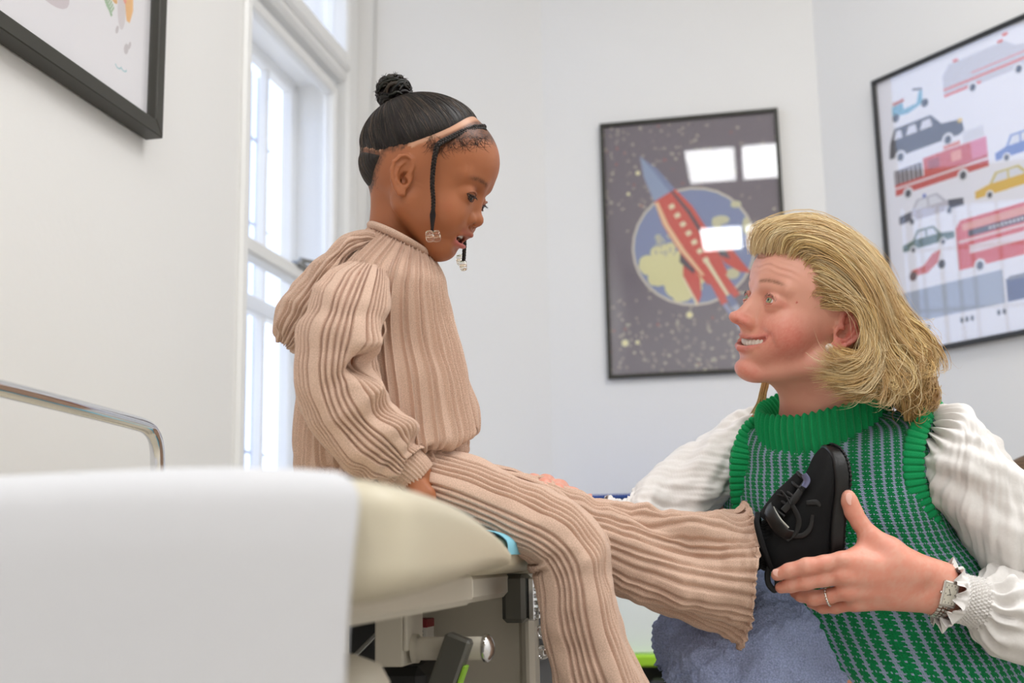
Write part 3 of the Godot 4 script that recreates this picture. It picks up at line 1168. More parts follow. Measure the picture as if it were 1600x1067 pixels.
	for i in 7:
		p.poly(f.call([[-0.016, 0.345 + i * 0.062], [0.016, 0.345 + i * 0.062], [0.016, 0.372 + i * 0.062], [-0.016, 0.372 + i * 0.062]]), cream)
	return p.tex()

func vehicle_print() -> Texture2D:
	var p := Print.new(720, 1064, rgb8(236, 234, 240), 720.0)
	var k1 := rgb8(40, 40, 52)
	var wheel := func(x: float, y: float, r: float) -> void:
		p.oval(Vector2(x, y), r, r, rgb8(228, 226, 230))
		p.oval(Vector2(x, y), r * 0.55, r * 0.6, k1)
	var car := func(x: float, y: float, w: float, hh: float, body: Color, roof: Color) -> void:
		p.poly([Vector2(x + w * 0.2, y + hh * 0.45), Vector2(x + w * 0.3, y), Vector2(x + w * 0.62, y), Vector2(x + w * 0.76, y + hh * 0.45)], roof)
		p.poly([Vector2(x + w * 0.25, y + hh * 0.42), Vector2(x + w * 0.33, y + hh * 0.08), Vector2(x + w * 0.46, y + hh * 0.08), Vector2(x + w * 0.46, y + hh * 0.42)], rgb8(224, 224, 232))
		p.poly([Vector2(x + w * 0.49, y + hh * 0.42), Vector2(x + w * 0.49, y + hh * 0.08), Vector2(x + w * 0.60, y + hh * 0.08), Vector2(x + w * 0.70, y + hh * 0.42)], rgb8(224, 224, 232))
		p.poly([Vector2(x, y + hh * 0.55), Vector2(x + w * 0.2, y + hh * 0.42), Vector2(x + w * 0.76, y + hh * 0.42), Vector2(x + w, y + hh * 0.52), Vector2(x + w, y + hh * 0.82), Vector2(x, y + hh * 0.86)], body)
		wheel.call(x + w * 0.2, y + hh * 0.86, hh * 0.2)
		wheel.call(x + w * 0.78, y + hh * 0.86, hh * 0.2)
	# scooter
	p.poly([Vector2(0.10, 0.17), Vector2(0.17, 0.165), Vector2(0.175, 0.205), Vector2(0.26, 0.20), Vector2(0.28, 0.14), Vector2(0.30, 0.14), Vector2(0.295, 0.21), Vector2(0.20, 0.235), Vector2(0.10, 0.225)], rgb8(110, 172, 196))
	p.poly([Vector2(0.105, 0.15), Vector2(0.18, 0.145), Vector2(0.18, 0.163), Vector2(0.11, 0.168)], rgb8(190, 84, 50))
	p.line(Vector2(0.24, 0.12), Vector2(0.30, 0.135), 0.01, k1)
	p.oval(Vector2(0.12, 0.235), 0.022, 0.022, k1)
	p.oval(Vector2(0.31, 0.215), 0.022, 0.022, k1)
	# ambulance
	p.poly([Vector2(0.43, 0.12), Vector2(0.47, 0.07), Vector2(0.80, 0.07), Vector2(0.86, 0.115), Vector2(0.96, 0.13), Vector2(0.97, 0.23), Vector2(0.43, 0.23)], rgb8(204, 202, 210))
	p.rect(0.43, 0.185, 0.54, 0.012, rgb8(220, 106, 92))
	p.rect(0.43, 0.215, 0.22, 0.014, rgb8(222, 96, 84))
	p.rect(0.60, 0.155, 0.36, 0.008, rgb8(226, 130, 130))
	p.rect(0.50, 0.055, 0.03, 0.016, rgb8(220, 90, 70))
	p.rect(0.79, 0.03, 0.03, 0.016, rgb8(222, 80, 60))
	p.rect(0.76, 0.055, 0.03, 0.014, rgb8(222, 90, 70))
	wheel.call(0.60, 0.235, 0.03)
	wheel.call(0.86, 0.235, 0.03)
	# black taxi
	p.poly([Vector2(0.06, 0.42), Vector2(0.07, 0.36), Vector2(0.105, 0.29), Vector2(0.34, 0.29), Vector2(0.40, 0.355), Vector2(0.52, 0.37), Vector2(0.53, 0.43), Vector2(0.50, 0.445), Vector2(0.06, 0.445)], rgb8(52, 48, 58))
	for q in [[0.10, 0.155], [0.18, 0.25], [0.27, 0.345]]:
		p.poly([Vector2(q[0] - 0.005, 0.35), Vector2(q[0] + 0.015, 0.305), Vector2(q[1] - 0.01, 0.305), Vector2(q[1], 0.35)], rgb8(222, 220, 228))
	p.oval(Vector2(0.51, 0.375), 0.014, 0.012, rgb8(224, 190, 70))
	wheel.call(0.13, 0.45, 0.036)
	wheel.call(0.43, 0.45, 0.036)
	# fire engine
	p.rect(0.08, 0.515, 0.18, 0.09, rgb8(96, 84, 88))
	p.rect(0.27, 0.50, 0.32, 0.11, rgb8(206, 62, 48))
	p.rect(0.56, 0.50, 0.09, 0.13, rgb8(222, 120, 150))
	p.rect(0.08, 0.59, 0.57, 0.06, rgb8(200, 58, 46))
	p.rect(0.08, 0.605, 0.57, 0.012, rgb8(232, 222, 224))
	p.rect(0.30, 0.52, 0.07, 0.05, rgb8(166, 40, 36))
	p.rect(0.44, 0.52, 0.06, 0.05, rgb8(232, 150, 130))
	p.rect(0.52, 0.44, 0.12, 0.055, rgb8(216, 214, 220))
	p.rect(0.40, 0.475, 0.10, 0.02, rgb8(220, 120, 96))
	for i in 6:
		p.rect(0.09 + i * 0.028, 0.52, 0.006, 0.07, rgb8(206, 200, 204))
	wheel.call(0.16, 0.655, 0.034)
	wheel.call(0.50, 0.655, 0.034)
	# police car, green car, blue car, yellow taxi
	car.call(0.09, 0.70, 0.40, 0.125, rgb8(190, 184, 194), rgb8(190, 188, 198))
	p.poly([Vector2(0.09, 0.765), Vector2(0.17, 0.753), Vector2(0.17, 0.80), Vector2(0.09, 0.806)], rgb8(58, 58, 78))
	p.poly([Vector2(0.40, 0.752), Vector2(0.49, 0.765), Vector2(0.49, 0.80), Vector2(0.40, 0.80)], rgb8(52, 54, 76))
	p.rect(0.25, 0.685, 0.02, 0.018, rgb8(90, 110, 190))
	car.call(0.10, 0.86, 0.32, 0.11, rgb8(62, 92, 78), rgb8(70, 100, 86))
	car.call(0.69, 0.535, 0.30, 0.12, rgb8(96, 124, 190), rgb8(120, 146, 200))
	car.call(0.56, 0.69, 0.40, 0.12, rgb8(226, 182, 50), rgb8(210, 196, 120))
	# motorbike
	p.poly([Vector2(0.14, 1.06), Vector2(0.22, 1.05), Vector2(0.28, 1.0), Vector2(0.33, 0.99), Vector2(0.31, 1.05), Vector2(0.24, 1.09), Vector2(0.15, 1.09)], rgb8(206, 70, 46))
	p.oval(Vector2(0.15, 1.09), 0.024, 0.024, rgb8(90, 50, 48))
	p.oval(Vector2(0.33, 1.065), 0.022, 0.022, k1)
	# double-decker bus
	p.poly([Vector2(0.43, 0.91), Vector2(0.46, 0.875), Vector2(0.98, 0.875), Vector2(0.98, 1.12), Vector2(0.43, 1.12)], rgb8(214, 58, 46))
	p.rect(0.47, 0.895, 0.50, 0.035, rgb8(226, 150, 130))
	p.rect(0.50, 0.935, 0.46, 0.03, rgb8(60, 40, 46))
	p.rect(0.44, 0.975, 0.54, 0.012, rgb8(230, 200, 196))
	p.rect(0.50, 1.01, 0.46, 0.04, rgb8(232, 214, 216))
	for i in 9:
		p.rect(0.62 + i * 0.022, 0.943, 0.012, 0.014, rgb8(216, 206, 206))
	wheel.call(0.55, 1.12, 0.034)
	wheel.call(0.88, 1.12, 0.034)
	# lorry: a long grey box and a blue cab
	p.rect(0.07, 1.165, 0.60, 0.16, rgb8(160, 168, 184))
	p.rect(0.685, 1.215, 0.28, 0.11, rgb8(54, 64, 110))
	p.rect(0.70, 1.205, 0.26, 0.02, rgb8(120, 120, 130))
	for x in [0.16, 0.19, 0.22, 0.42, 0.45, 0.48, 0.63, 0.66]:
		p.oval(Vector2(x, 1.365), 0.010, 0.014, rgb8(70, 70, 76))
	return p.tex()

func animal_print() -> Texture2D:
	var p := Print.new(720, 1040, rgb8(234, 231, 234), 720.0)
	var lil := rgb8(206, 194, 198)
	var teal := rgb8(150, 196, 200)
	p.slide = Vector2(-0.07, -0.02)
	# a whale's back at the lower left
	p.oval(Vector2(0.36, 1.20), 0.22, 0.085, lil, Vector2.ZERO, 1.0, 0.25)
	for i in 9:
		p.line(Vector2(0.24 + i * 0.032, 1.165 + i * 0.006), Vector2(0.26 + i * 0.032, 1.20 + i * 0.006), 0.006, rgb8(226, 218, 222))
	# wavelets
	for q in [[0.66, 1.13], [0.86, 1.325], [0.5, 1.05]]:
		for s in 2:
			var prev := Vector2.ZERO
			for i in 7:
				var a := PI * (0.15 + 0.8 * i / 6.0)
				var c := Vector2(q[0] + s * 0.034, q[1] - 0.004 * s) + Vector2(-cos(a) * 0.019, sin(a) * 0.014)
				if i:
					p.line(prev, c, 0.005, teal)
				prev = c
	p.line(Vector2(0.60, 1.03), Vector2(0.64, 1.10), 0.009, rgb8(50, 46, 46))
	p.line(Vector2(0.60, 1.03), Vector2(0.655, 1.07), 0.006, rgb8(50, 46, 46))
	# leafy branch, a brown animal, a striped one
	var st := [Vector2(0.735, 0.98), Vector2(0.75, 1.08), Vector2(0.775, 1.15), Vector2(0.81, 1.185)]
	for i in 3:
		p.line(st[i], st[i + 1], 0.012, rgb8(130, 166, 120))
		for j in 5:
			var c: Vector2 = st[i].lerp(st[i + 1], j / 5.0)
			p.line(c, c + Vector2(-0.028, -0.016), 0.007, rgb8(146, 178, 136))
			p.line(c, c + Vector2(0.018, -0.028), 0.007, rgb8(146, 178, 136))
	p.poly([Vector2(0.765, 0.96), Vector2(0.835, 0.97), Vector2(0.84, 1.08), Vector2(0.825, 1.12), Vector2(0.79, 1.09), Vector2(0.77, 1.02)], rgb8(134, 104, 92))
	p.oval(Vector2(0.812, 1.115), 0.03, 0.016, rgb8(226, 168, 80), Vector2.ZERO, 1.0, 0.5)
	p.oval(Vector2(0.868, 1.13), 0.026, 0.075, rgb8(212, 204, 206))
	p.oval(Vector2(0.895, 1.05), 0.024, 0.05, rgb8(126, 184, 200), Vector2.ZERO, 1.0, 0.3)
	for i in 5:
		p.line(Vector2(0.878, 1.015 + i * 0.018), Vector2(0.912, 1.02 + i * 0.018), 0.005, rgb8(206, 220, 220))
	p.oval(Vector2(0.905, 0.985), 0.014, 0.016, rgb8(226, 120, 90))
	p.poly([Vector2(0.885, 1.10), Vector2(0.935, 1.06), Vector2(0.938, 1.11), Vector2(0.92, 1.16), Vector2(0.90, 1.16)], rgb8(238, 178, 92))
	p.oval(Vector2(0.885, 1.085), 0.012, 0.024, rgb8(236, 140, 110))
	for q in [[0.845, 1.215, 0.008, 0.016], [0.905, 1.255, 0.013, 0.02], [0.925, 1.235, 0.007, 0.015]]:
		p.oval(Vector2(q[0], q[1]), q[2], q[3], rgb8(196, 188, 190), Vector2.ZERO, 1.0, 0.4)
	return p.tex()

# ---------------------------------------------------------------- helpers shared by the two figures
func mm(t: Transform3D, x: float, y: float, z: float) -> Vector3:
	return t * (Vector3(x, y, z) * 0.001)

func fcap(f: Field, t: Transform3D, a: Vector3, b: Vector3, r0: float, r1: float, k: float, cut := false) -> void:
	f.cap(t * (a * 0.001), t * (b * 0.001), r0 * 0.001, r1 * 0.001, k * 0.001, cut)

func fell(f: Field, t: Transform3D, c: Vector3, r: Vector3, k: float, rot := Basis(), cut := false) -> void:
	f.ell(t * (c * 0.001), r * 0.001, k * 0.001, t.basis * rot, cut)

# the same on both sides of the face
func fcap2(f: Field, t: Transform3D, a: Vector3, b: Vector3, r0: float, r1: float, k: float, cut := false) -> void:
	fcap(f, t, a, b, r0, r1, k, cut)
	fcap(f, t, a * Vector3(1, 1, -1), b * Vector3(1, 1, -1), r0, r1, k, cut)

func fell2(f: Field, t: Transform3D, c: Vector3, r: Vector3, k: float, rot := Vector3.ZERO, cut := false) -> void:
	fell(f, t, c, r, k, Basis.from_euler(rot), cut)
	fell(f, t, c * Vector3(1, 1, -1), r, k, Basis.from_euler(rot * Vector3(-1, -1, 1)), cut)

# an ear of height h (mm) at c, on the side s, leaning back by lean and standing off by flare
func ear(f: Field, t: Transform3D, c: Vector3, s: float, h: float, lean: float, flare: float) -> void:
	var e := Basis(Vector3(0, 0, 1), lean) * Basis(Vector3.UP, flare * s)
	var q := func(u: float, v: float, w: float) -> Vector3:
		return c + e * Vector3(u * h, v * h, w * h * s)
	fell(f, t, q.call(-0.04, 0.03, 0.0), Vector3(0.25, 0.43, 0.055) * h, 3.0, e)
	fell(f, t, q.call(0.02, -0.02, -0.06), Vector3(0.16, 0.26, 0.10) * h, 4.0, e)
	fell(f, t, q.call(-0.03, 0.06, 0.07), Vector3(0.17, 0.32, 0.085) * h, 1.5, e, true)
	fell(f, t, q.call(0.03, -0.05, 0.03), Vector3(0.11, 0.16, 0.17) * h, 2.0, e, true)
	var hx := [[0.06, 0.0, 0.02], [0.15, 0.10, 0.03], [0.19, 0.25, 0.05], [0.13, 0.40, 0.06], [0.0, 0.46, 0.065], [-0.15, 0.42, 0.07], [-0.26, 0.27, 0.075], [-0.285, 0.08, 0.075], [-0.24, -0.12, 0.06], [-0.14, -0.29, 0.04], [-0.02, -0.40, 0.02], [0.08, -0.40, 0.01]]
	for i in hx.size() - 1:
		var a: Vector3 = q.call(hx[i][0], hx[i][1], hx[i][2])
		var b: Vector3 = q.call(hx[i + 1][0], hx[i + 1][1], hx[i + 1][2])
		fcap(f, t, a, b, 0.044 * h, 0.044 * h, 1.2)
	var ah := [[-0.02, 0.32, 0.02], [-0.13, 0.18, 0.035], [-0.165, 0.02, 0.04], [-0.12, -0.14, 0.035], [-0.02, -0.23, 0.03], [0.06, -0.23, 0.02]]
	for i in ah.size() - 1:
		fcap(f, t, q.call(ah[i][0], ah[i][1], ah[i][2]), q.call(ah[i + 1][0], ah[i + 1][1], ah[i + 1][2]), 0.036 * h, 0.036 * h, 1.8)
	fell(f, t, q.call(0.0, -0.36, 0.01), Vector3(0.11, 0.11, 0.06) * h, 2.5, e)
	fell(f, t, q.call(0.16, -0.07, 0.02), Vector3(0.05, 0.09, 0.05) * h, 2.5, e)

# an eyeball that looks along gaze, coloured in rings
func eyeball(parent: Node3D, called: String, c: Vector3, r: float, gaze: Vector3, iris: Color, white: Color) -> void:
	var b := Buf.new()
	b.any_color = true
	var g := gaze.normalized()
	var sd := g.cross(Vector3.UP).normalized()
	var up := sd.cross(g)
	var rows := 40
	var seg := 40
	var pts := PackedVector3Array()
	var cols := PackedColorArray()
	for j in rows + 1:
		var th := PI * j / rows * 0.75
		for i in seg:
			var a := TAU * i / seg
			var rr := r * (1.0 + 0.045 * gauss(th, 0.42))
			pts.append(c + (g * cos(th) + (sd * cos(a) + up * sin(a)) * sin(th)) * rr)
			var col := white
			if th < 0.17:
				col = Color(0.004, 0.004, 0.005)
			elif th < 0.42:
				col = iris.lerp(iris * 0.45, smoothstep(0.30, 0.42, th)) * (0.85 + 0.3 * absf(sin(a * 13.0)))
				col.a = 1.0
			elif th < 0.455:
				col = iris * 0.3
				col.a = 1.0
			cols.append(col)
	b.grid(pts, seg, rows + 1, true, 1, 1, true, cols)
	put(called, b.mesh(), M.eye, parent)


# rims of the lids (upper, lower), the fold over the upper lid, and the lashes of both eyes; c and r are those of the eyeball, in head millimetres
func eyelids(who: Node3D, t: Transform3D, c0: Vector3, r: float, a0: float, a1: float, up: float, low: float, fold: float, rim: Color, skin: Color, m: Material, lash: float, droop: float) -> void:
	for s in [1.0, -1.0]:
		var c := c0 * Vector3(1, 1, s)
		var mid := (a0 + a1) / 2.0
		var half := (a1 - a0) / 2.0
		var on := func(a: float, e: float, rr: float) -> Vector3:
			return t * ((c + Vector3(cos(a) * cos(e), sin(e), sin(a) * cos(e) * s) * rr) * 0.001)
		var lid := Buf.new()
		lid.any_color = true
		for k3 in 3:
			var pp := PackedVector3Array()
			var n := 24
			for k in n:
				var a := lerpf(a0, a1, k / (n - 1.0))
				var w := 1.0 - pow(absf((a - mid) / half), 2.3)
				var e: float = [up * w + droop * (a - mid), low * w + droop * (a - mid), fold * w + 0.03 + droop * (a - mid)][k3]
				pp.append(on.call(a, e, r + [1.15, 1.05, 1.7][k3]))
			lid.tint = rim if k3 < 2 else skin
			lid.tube(pp, taper(n, 0.0005, [0.00105, 0.00095, 0.0016][k3], 0.0005), 8)
		put("eyelid", lid.mesh(), m, who)
		var b0 := Buf.new()
		for k in 22:
			var a := lerpf(a0 + half * 0.2, a1 - half * 0.06, (k + 0.45 * sin(k * 7.3)) / 21.0)
			var w := 1.0 - pow(absf((a - mid) / half), 2.3)
			var e := up * w + droop * (a - mid)
			var p0: Vector3 = on.call(a, e, r + 1.8)
			var p1: Vector3 = on.call(a + 0.03, e + 0.03 * signf(lash), r + 1.8 + absf(lash) * 0.5)
			var p2: Vector3 = on.call(a + 0.06, e + (0.14 + 0.05 * sin(k * 5.1)) * signf(lash) + 0.05, r + 1.8 + absf(lash) * (0.85 + 0.2 * sin(k * 3.7)))
			b0.tube(PackedVector3Array([p0, p1, p2]), PackedFloat32Array([0.00020, 0.00014, 0.00005]), 4, false)
		put("eyelashes", b0.mesh(), M.black_hair, who)

func box_of(a: Vector3, b: Vector3) -> AABB:
	return AABB(a, Vector3.ZERO).expand(b)

# ---------------------------------------------------------------- knitted and woven clothes as lofts with real ribs and folds
var folds_noise := FastNoiseLite.new()

# a ring seen at (x, y) of the photograph, z metres deep: the limb runs along the picture angle (degrees, 0 right, 90 down), half width w in pixels, half depth d in metres
func ring(o: Vector3, x: float, y: float, z: float, angle: float, w: float, d: float, sq := 2.0, swing := 0.0) -> Array:
	var a := deg_to_rad(angle)
	var across := lens_basis * Vector3(sin(a), cos(a), 0)      # picture right of the running direction, y up
	var along := lens_basis * Vector3(cos(a), -sin(a), 0)
	var near := lens_basis.z
	if swing != 0.0:
		near = near.rotated(across, swing)
	return [P(x, y, z) - o, across * (w * z / FOC), near * d, sq]

func cloth(parent: Node3D, called: String, m: Material, rings: Array, nu: int, nv: int, widths: PackedFloat32Array, periods: int, amp: float, fold: Callable, turn_in := 0.0, us := 1.0, vs := 1.0, start_in := 0.0, sharp := 3.4) -> MeshInstance3D:
	var p := loft_points(rings, nu, nv)
	var total := 0.0
	for w in widths:
		total += w
	var lut := PackedFloat32Array()
	for i in nu:
		lut.append(rib(float(i) / nu * total * periods, widths, sharp) if amp > 0.0 else 0.0)
	# folds first, so that the ribs ride on them
	displace(p, nu, nv, fold)
	if amp > 0.0:
		var n := grid_normals(p, nu, nv)
		# the knit draws in where the piece narrows, so its ribs flatten there
		var girth := PackedFloat32Array()
		var most := 0.0
		for j in nv:
			var s := 0.0
			for i in range(0, nu, 4):
				s += p[j * nu + i].distance_to(p[j * nu + (i + 4) % nu])
			girth.append(s)
			most = maxf(most, s)
		for j in nv:
			var deep := amp * clampf(girth[j] / most * 1.25, 0.2, 1.0)
			for i in nu:
				p[j * nu + i] += n[j * nu + i] * deep * (lut[i] - 1.0)
	var rows := nv
	if turn_in > 0.0:
		for k in 4:
			var last := (nv - 1) * nu
			var c := Vector3.ZERO
			for i in nu:
				c += p[last + i]
			c /= nu
			var prev: int = (nv - 1 - [0, 1, 4, 9][k]) * nu
			for i in nu:
				var q := p[prev + i]
				p.append(q + (c - p[last + i]).normalized() * turn_in * [0.6, 1.0, 1.1, 1.2][k])
		rows += 4
	if start_in > 0.0:
		var q2 := PackedVector3Array()
		var c := Vector3.ZERO
		for i in nu:
			c += p[i]
		c /= nu
		for k in 4:
			var src: int = [9, 4, 1, 0][k] * nu
			for i in nu:
				q2.append(p[src + i] + (c - p[i]).normalized() * start_in * [1.2, 1.1, 1.0, 0.6][k])
		q2.append_array(p)
		p = q2
		rows += 4
	var b := Buf.new()
	b.grid(p, nu, rows, true, us, vs, false)
	return put(called, b.mesh(), m, parent)

func fabric(c: Color, freq: float, contrast: float, seed_: int, scale: float, bump := 0.6) -> StandardMaterial3D:
	# a yarn colour with fine mottling and fuzz
	var m := mat(Color.WHITE, 0.92, 0.0, 0.25)
	var t := noise_tex(freq, seed_, 512, 4)
	var g := Gradient.new()
	g.set_color(0, c.darkened(contrast))
	g.set_color(1, c.lightened(contrast * 0.8))
	g.set_offset(0, 0.22)
	g.set_offset(1, 0.78)
	t.color_ramp = g
	m.albedo_texture = t
	m.uv1_triplanar = true
	m.uv1_scale = Vector3(scale, scale, scale)
	m.rim_enabled = true
	m.rim = 0.25
	m.rim_tint = 0.6
	if bump > 0.0:
		m.normal_enabled = true
		m.normal_texture = noise_tex(freq * 1.6, seed_ + 1, 512, 3, true, 5.0)
		m.normal_scale = bump
	return m

func fold2(x: float, y: float, sx: float, sy: float) -> float:
	return folds_noise.get_noise_2d(x * sx, y * sy)

# ---------------------------------------------------------------- the girl
var CH: Transform3D                     # her head: x ahead, y up, z to the side of the lens; millimetres, origin between the ears

func parting(x: float, y: float) -> float:
	# signed distance (mm) from the parting line across the head, positive ahead of it
	return ((x + 6.0) * 56.0 - (y - 36.0) * 38.0) / 67.7 - 2.0 - 9.0 * sin(clampf((y - 34.0) / 62.0, 0.0, 1.0) * PI)

func child_hair_raw(q: Vector3) -> float:
	# how proud the hair stands of the scalp (mm) at q; negative where there is none
	var x := q.x
	var y := q.y
	var s := parting(x, y)
	var d := -3.0
	# drawn-back hair behind the parting
	var low := 15.0 + maxf(0.0, x + 44.0) * 0.50 + 0.7 * sin(x * 0.55) + 0.4 * sin(x * 1.7)
	var back := minf(-s - 1.6, y - low)
	# nape section
	var nape := minf(minf(11.5 - y, -40.0 - x + (y - 12.0) * 0.28), y + 26.0)
	return maxf(back, nape) * 0.9 - 0.8

func child_hair_depth(q: Vector3) -> float:
	var d := child_hair_raw(q)
	return maxf(d, -3.4) if d < 0.0 else 4.2 * (1.0 - exp(-d / 6.0))

func build_child() -> void:
	var skin := lin(166, 102, 66)
	M.eye = vmat(0.08, 0.6)
	var who := thing("person", "girl with a top bun in a ribbed beige knit suit, sitting on the couch", "person", P(760, 790, 1.40))
	var home := Transform3D(Basis(), who.position)
	who.set_meta("kind", "thing")
	# head frame
	var hb := lens_basis * Basis(Vector3(0, 0, 1), deg_to_rad(-19.8)) * Basis(Vector3.UP, deg_to_rad(-12.0))
	CH = Transform3D(hb, P(660, 288, 1.40) - who.position)
	var T := CH
	var inv := T.affine_inverse()
	var f := Field.new()
	# skull and face
	fell(f, T, Vector3(-7, 32, 0), Vector3(79, 71, 65), 1)
	fell(f, T, Vector3(29, 40, 0), Vector3(49.5, 46, 55), 14)
	fell(f, T, Vector3(30, -12, 0), Vector3(42, 52, 50), 16)
	fcap2(f, T, Vector3(2, -28, 40), Vector3(40, -58, 12), 18, 15, 14)
	fell(f, T, Vector3(46.5, -57.5, 0), Vector3(18.5, 20, 24), 12)
	fell2(f, T, Vector3(46, -24, 27), Vector3(24, 25, 22), 12)
	fell(f, T, Vector3(51, -36, 0), Vector3(22, 17, 23), 10)
	# brow and eye hollows
	fcap2(f, T, Vector3(66, 21, 12), Vector3(55, 22, 40), 7, 6, 12)
	fell2(f, T, Vector3(79, 5, 28), Vector3(15, 9.5, 17), 9, Vector3(0, 0.35, 0), true)
	fell2(f, T, Vector3(58.3, 3, 27.5), Vector3(13.8, 13.2, 14), 3)
	# nose
	fcap(f, T, Vector3(64, 12, 0), Vector3(71, -12, 0), 6.5, 7.0, 8)
	fell(f, T, Vector3(74.5, -18.5, 0), Vector3(9.6, 8.6, 10.0), 4)
	fell2(f, T, Vector3(69.5, -21.0, 11), Vector3(8.8, 7.6, 6.6), 2.5)
	fell2(f, T, Vector3(74.0, -27.4, 6.2), Vector3(5.4, 3.6, 3.4), 2.0, Vector3(0, 0, 0.2), true)
	# eye slit under a lowered lid
	fell2(f, T, Vector3(71.5, -0.6, 28.5), Vector3(9, 3.0, 10.0), 1.2, Vector3(-0.08, 0.30, -0.15), true)
	# mouth: open, seen from the side
	fcap2(f, T, Vector3(73.6, -37.8, 2), Vector3(64.5, -40.5, 16), 4.6, 3.0, 3.5)
	fcap2(f, T, Vector3(64.5, -40.5, 16), Vector3(59, -42.5, 21), 3.0, 2.2, 3.5)
	fcap2(f, T, Vector3(69.0, -52.8, 3), Vector3(62, -48.5, 15), 5.0, 3.6, 3.5)
	fell(f, T, Vector3(71, -45.5, 0), Vector3(18, 4.6, 17.5), 2.0, Basis(Vector3(0, 0, 1), 0.18), true)
	fcap2(f, T, Vector3(66, -44, 0), Vector3(61.5, -43.6, 18), 3.6, 1.8, 2.0, true)
	# chin groove
	fell(f, T, Vector3(70, -59.5, 0), Vector3(7, 3.4, 16), 5, Basis(), true)
	ear(f, T, Vector3(-4, -4, 64), 1.0, 50, 0.20, 0.42)
	ear(f, T, Vector3(-4, -4, -64), -1.0, 50, 0.20, 0.42)
	# neck
	var i2 := inv * (P(613, 402, 1.405) - home.origin) * 1000.0
	fcap(f, T, Vector3(-16, -12, 0), i2, 29, 28, 12)
	fcap(f, T, Vector3(-38, -14, 0), i2 + Vector3(-8, 0, 0), 20, 22, 14)
	# body under the clothes: trunk, arms, legs
	var J := func(x: float, y: float, z: float) -> Vector3:
		return P(x, y, z) - home.origin
	f.cap(J.call(606, 420, 1.405), J.call(600, 480, 1.405), 0.028, 0.062, 0.02)
	f.cap(J.call(600, 490, 1.405), J.call(600, 660, 1.405), 0.066, 0.075, 0.03)
	f.cap(J.call(600, 660, 1.405), J.call(615, 745, 1.405), 0.075, 0.055, 0.03)
	for s in [0, 1]:
		var zz: float = 1.290 if s == 0 else 1.495
		f.cap(J.call(585, 455, lerpf(1.405, zz, 0.7)), J.call(553, 480, zz), 0.03, 0.028, 0.03)
		f.cap(J.call(553, 470, zz), J.call(522, 595, zz), 0.034, 0.028, 0.02)
		f.cap(J.call(522, 595, zz), J.call(640, 735, zz + (0.02 if s == 0 else 0.0)), 0.027, 0.019, 0.02)
	# near hand on the couch edge: a palm with five fingers
	var hz := 1.312
	f.cap(J.call(640, 735, 1.312), J.call(656, 762, hz), 0.018, 0.018, 0.012)
	for k in 4:
		var dz := -0.021 + 0.014 * k
		f.cap(J.call(648, 748, hz + dz), J.call(668, 776 - absf(k - 1.5) * 2.0, hz + dz * 1.15), 0.0085, 0.0078, 0.006)
		f.cap(J.call(668, 776 - absf(k - 1.5) * 2.0, hz + dz * 1.15), J.call(674, 793 - absf(k - 1.5) * 3.0, hz + dz * 1.2), 0.0076, 0.0066, 0.004)
	f.cap(J.call(645, 748, hz - 0.012), J.call(650, 778, hz - 0.030), 0.010, 0.008, 0.008)
	# legs
	f.cap(J.call(625, 758, 1.37), J.call(880, 850, 1.320), 0.036, 0.022, 0.02)
	f.cap(J.call(880, 850, 1.320), J.call(955, 1095, 1.31), 0.022, 0.022, 0.02)
	f.cap(J.call(955, 1095, 1.31), J.call(1010, 1130, 1.30), 0.024, 0.022, 0.02)
	f.cap(J.call(625, 758, 1.45), J.call(895, 832, 1.475), 0.034, 0.024, 0.02)
	f.cap(J.call(895, 822, 1.475), J.call(1180, 857, 1.485), 0.027, 0.024, 0.02)
	var paint := func(p: Vector3, g: Vector3) -> Color:
		var q := inv * p * 1000.0
		var c := skin
		var az := absf(q.z)
		if q.y > -110.0 and q.x > -120.0:
			# lips
			var lipu := gauss(q.y + 38.5 - (az * 0.12), 3.6) * smoothstep(24.0, 17.0, az) * smoothstep(58.0, 66.0, q.x)
			var lipl := gauss(q.y + 52.0 - az * 0.2, 5.0) * smoothstep(21.0, 14.0, az) * smoothstep(58.0, 64.0, q.x)
			c = c.lerp(lin(158, 88, 78), clampf(lipu * 0.75, 0, 1))
			c = c.lerp(lin(196, 112, 108), clampf(lipl * 1.1, 0, 1))
			# inside of the mouth
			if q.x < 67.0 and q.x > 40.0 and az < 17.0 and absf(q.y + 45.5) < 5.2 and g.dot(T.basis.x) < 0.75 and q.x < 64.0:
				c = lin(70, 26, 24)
			# eyebrow
			var bx := az
			var by := 20.5 + 2.6 * sin((bx - 12.0) / 30.0 * PI)
			var br := gauss(q.y - by, 2.6) * smoothstep(9.0, 14.0, bx) * smoothstep(46.0, 34.0, bx) * (1.0 if q.x > 30 else 0.0)
			var nn := fposmod(sin(q.x * 12.9 + q.y * 7.2 + q.z * 3.1) * 43758.5, 1.0)
			c = c.lerp(lin(40, 24, 18), br * (0.45 + 0.45 * nn))
			# fine short hair along the hairline
			var hd := child_hair_raw(q)
			var s := parting(q.x, q.y)
			if s < -3.0 and q.y > -40.0 and (az > 20.0 or q.x < -30.0):
				c = c.lerp(lin(58, 38, 28), smoothstep(-9.0, 0.5, hd + 3.0 * (nn - 0.5)) * (0.55 + 0.4 * nn))
			if s > 1.5 and q.y > 34.0 and q.x > -4.0:
				var edge := q.y - 46.0 - absf(q.x - 28.0) * 0.66
				c = c.lerp(lin(50, 32, 24), smoothstep(-7.0, 6.0, edge + 6.0 * (nn - 0.5)) * (0.55 + 0.4 * nn) * smoothstep(2.0, 6.0, s))
			if q.y > 30.0:
				c = c.lerp(lin(206, 160, 130), 0.75 * exp(-pow(s / 3.4, 4.0)))
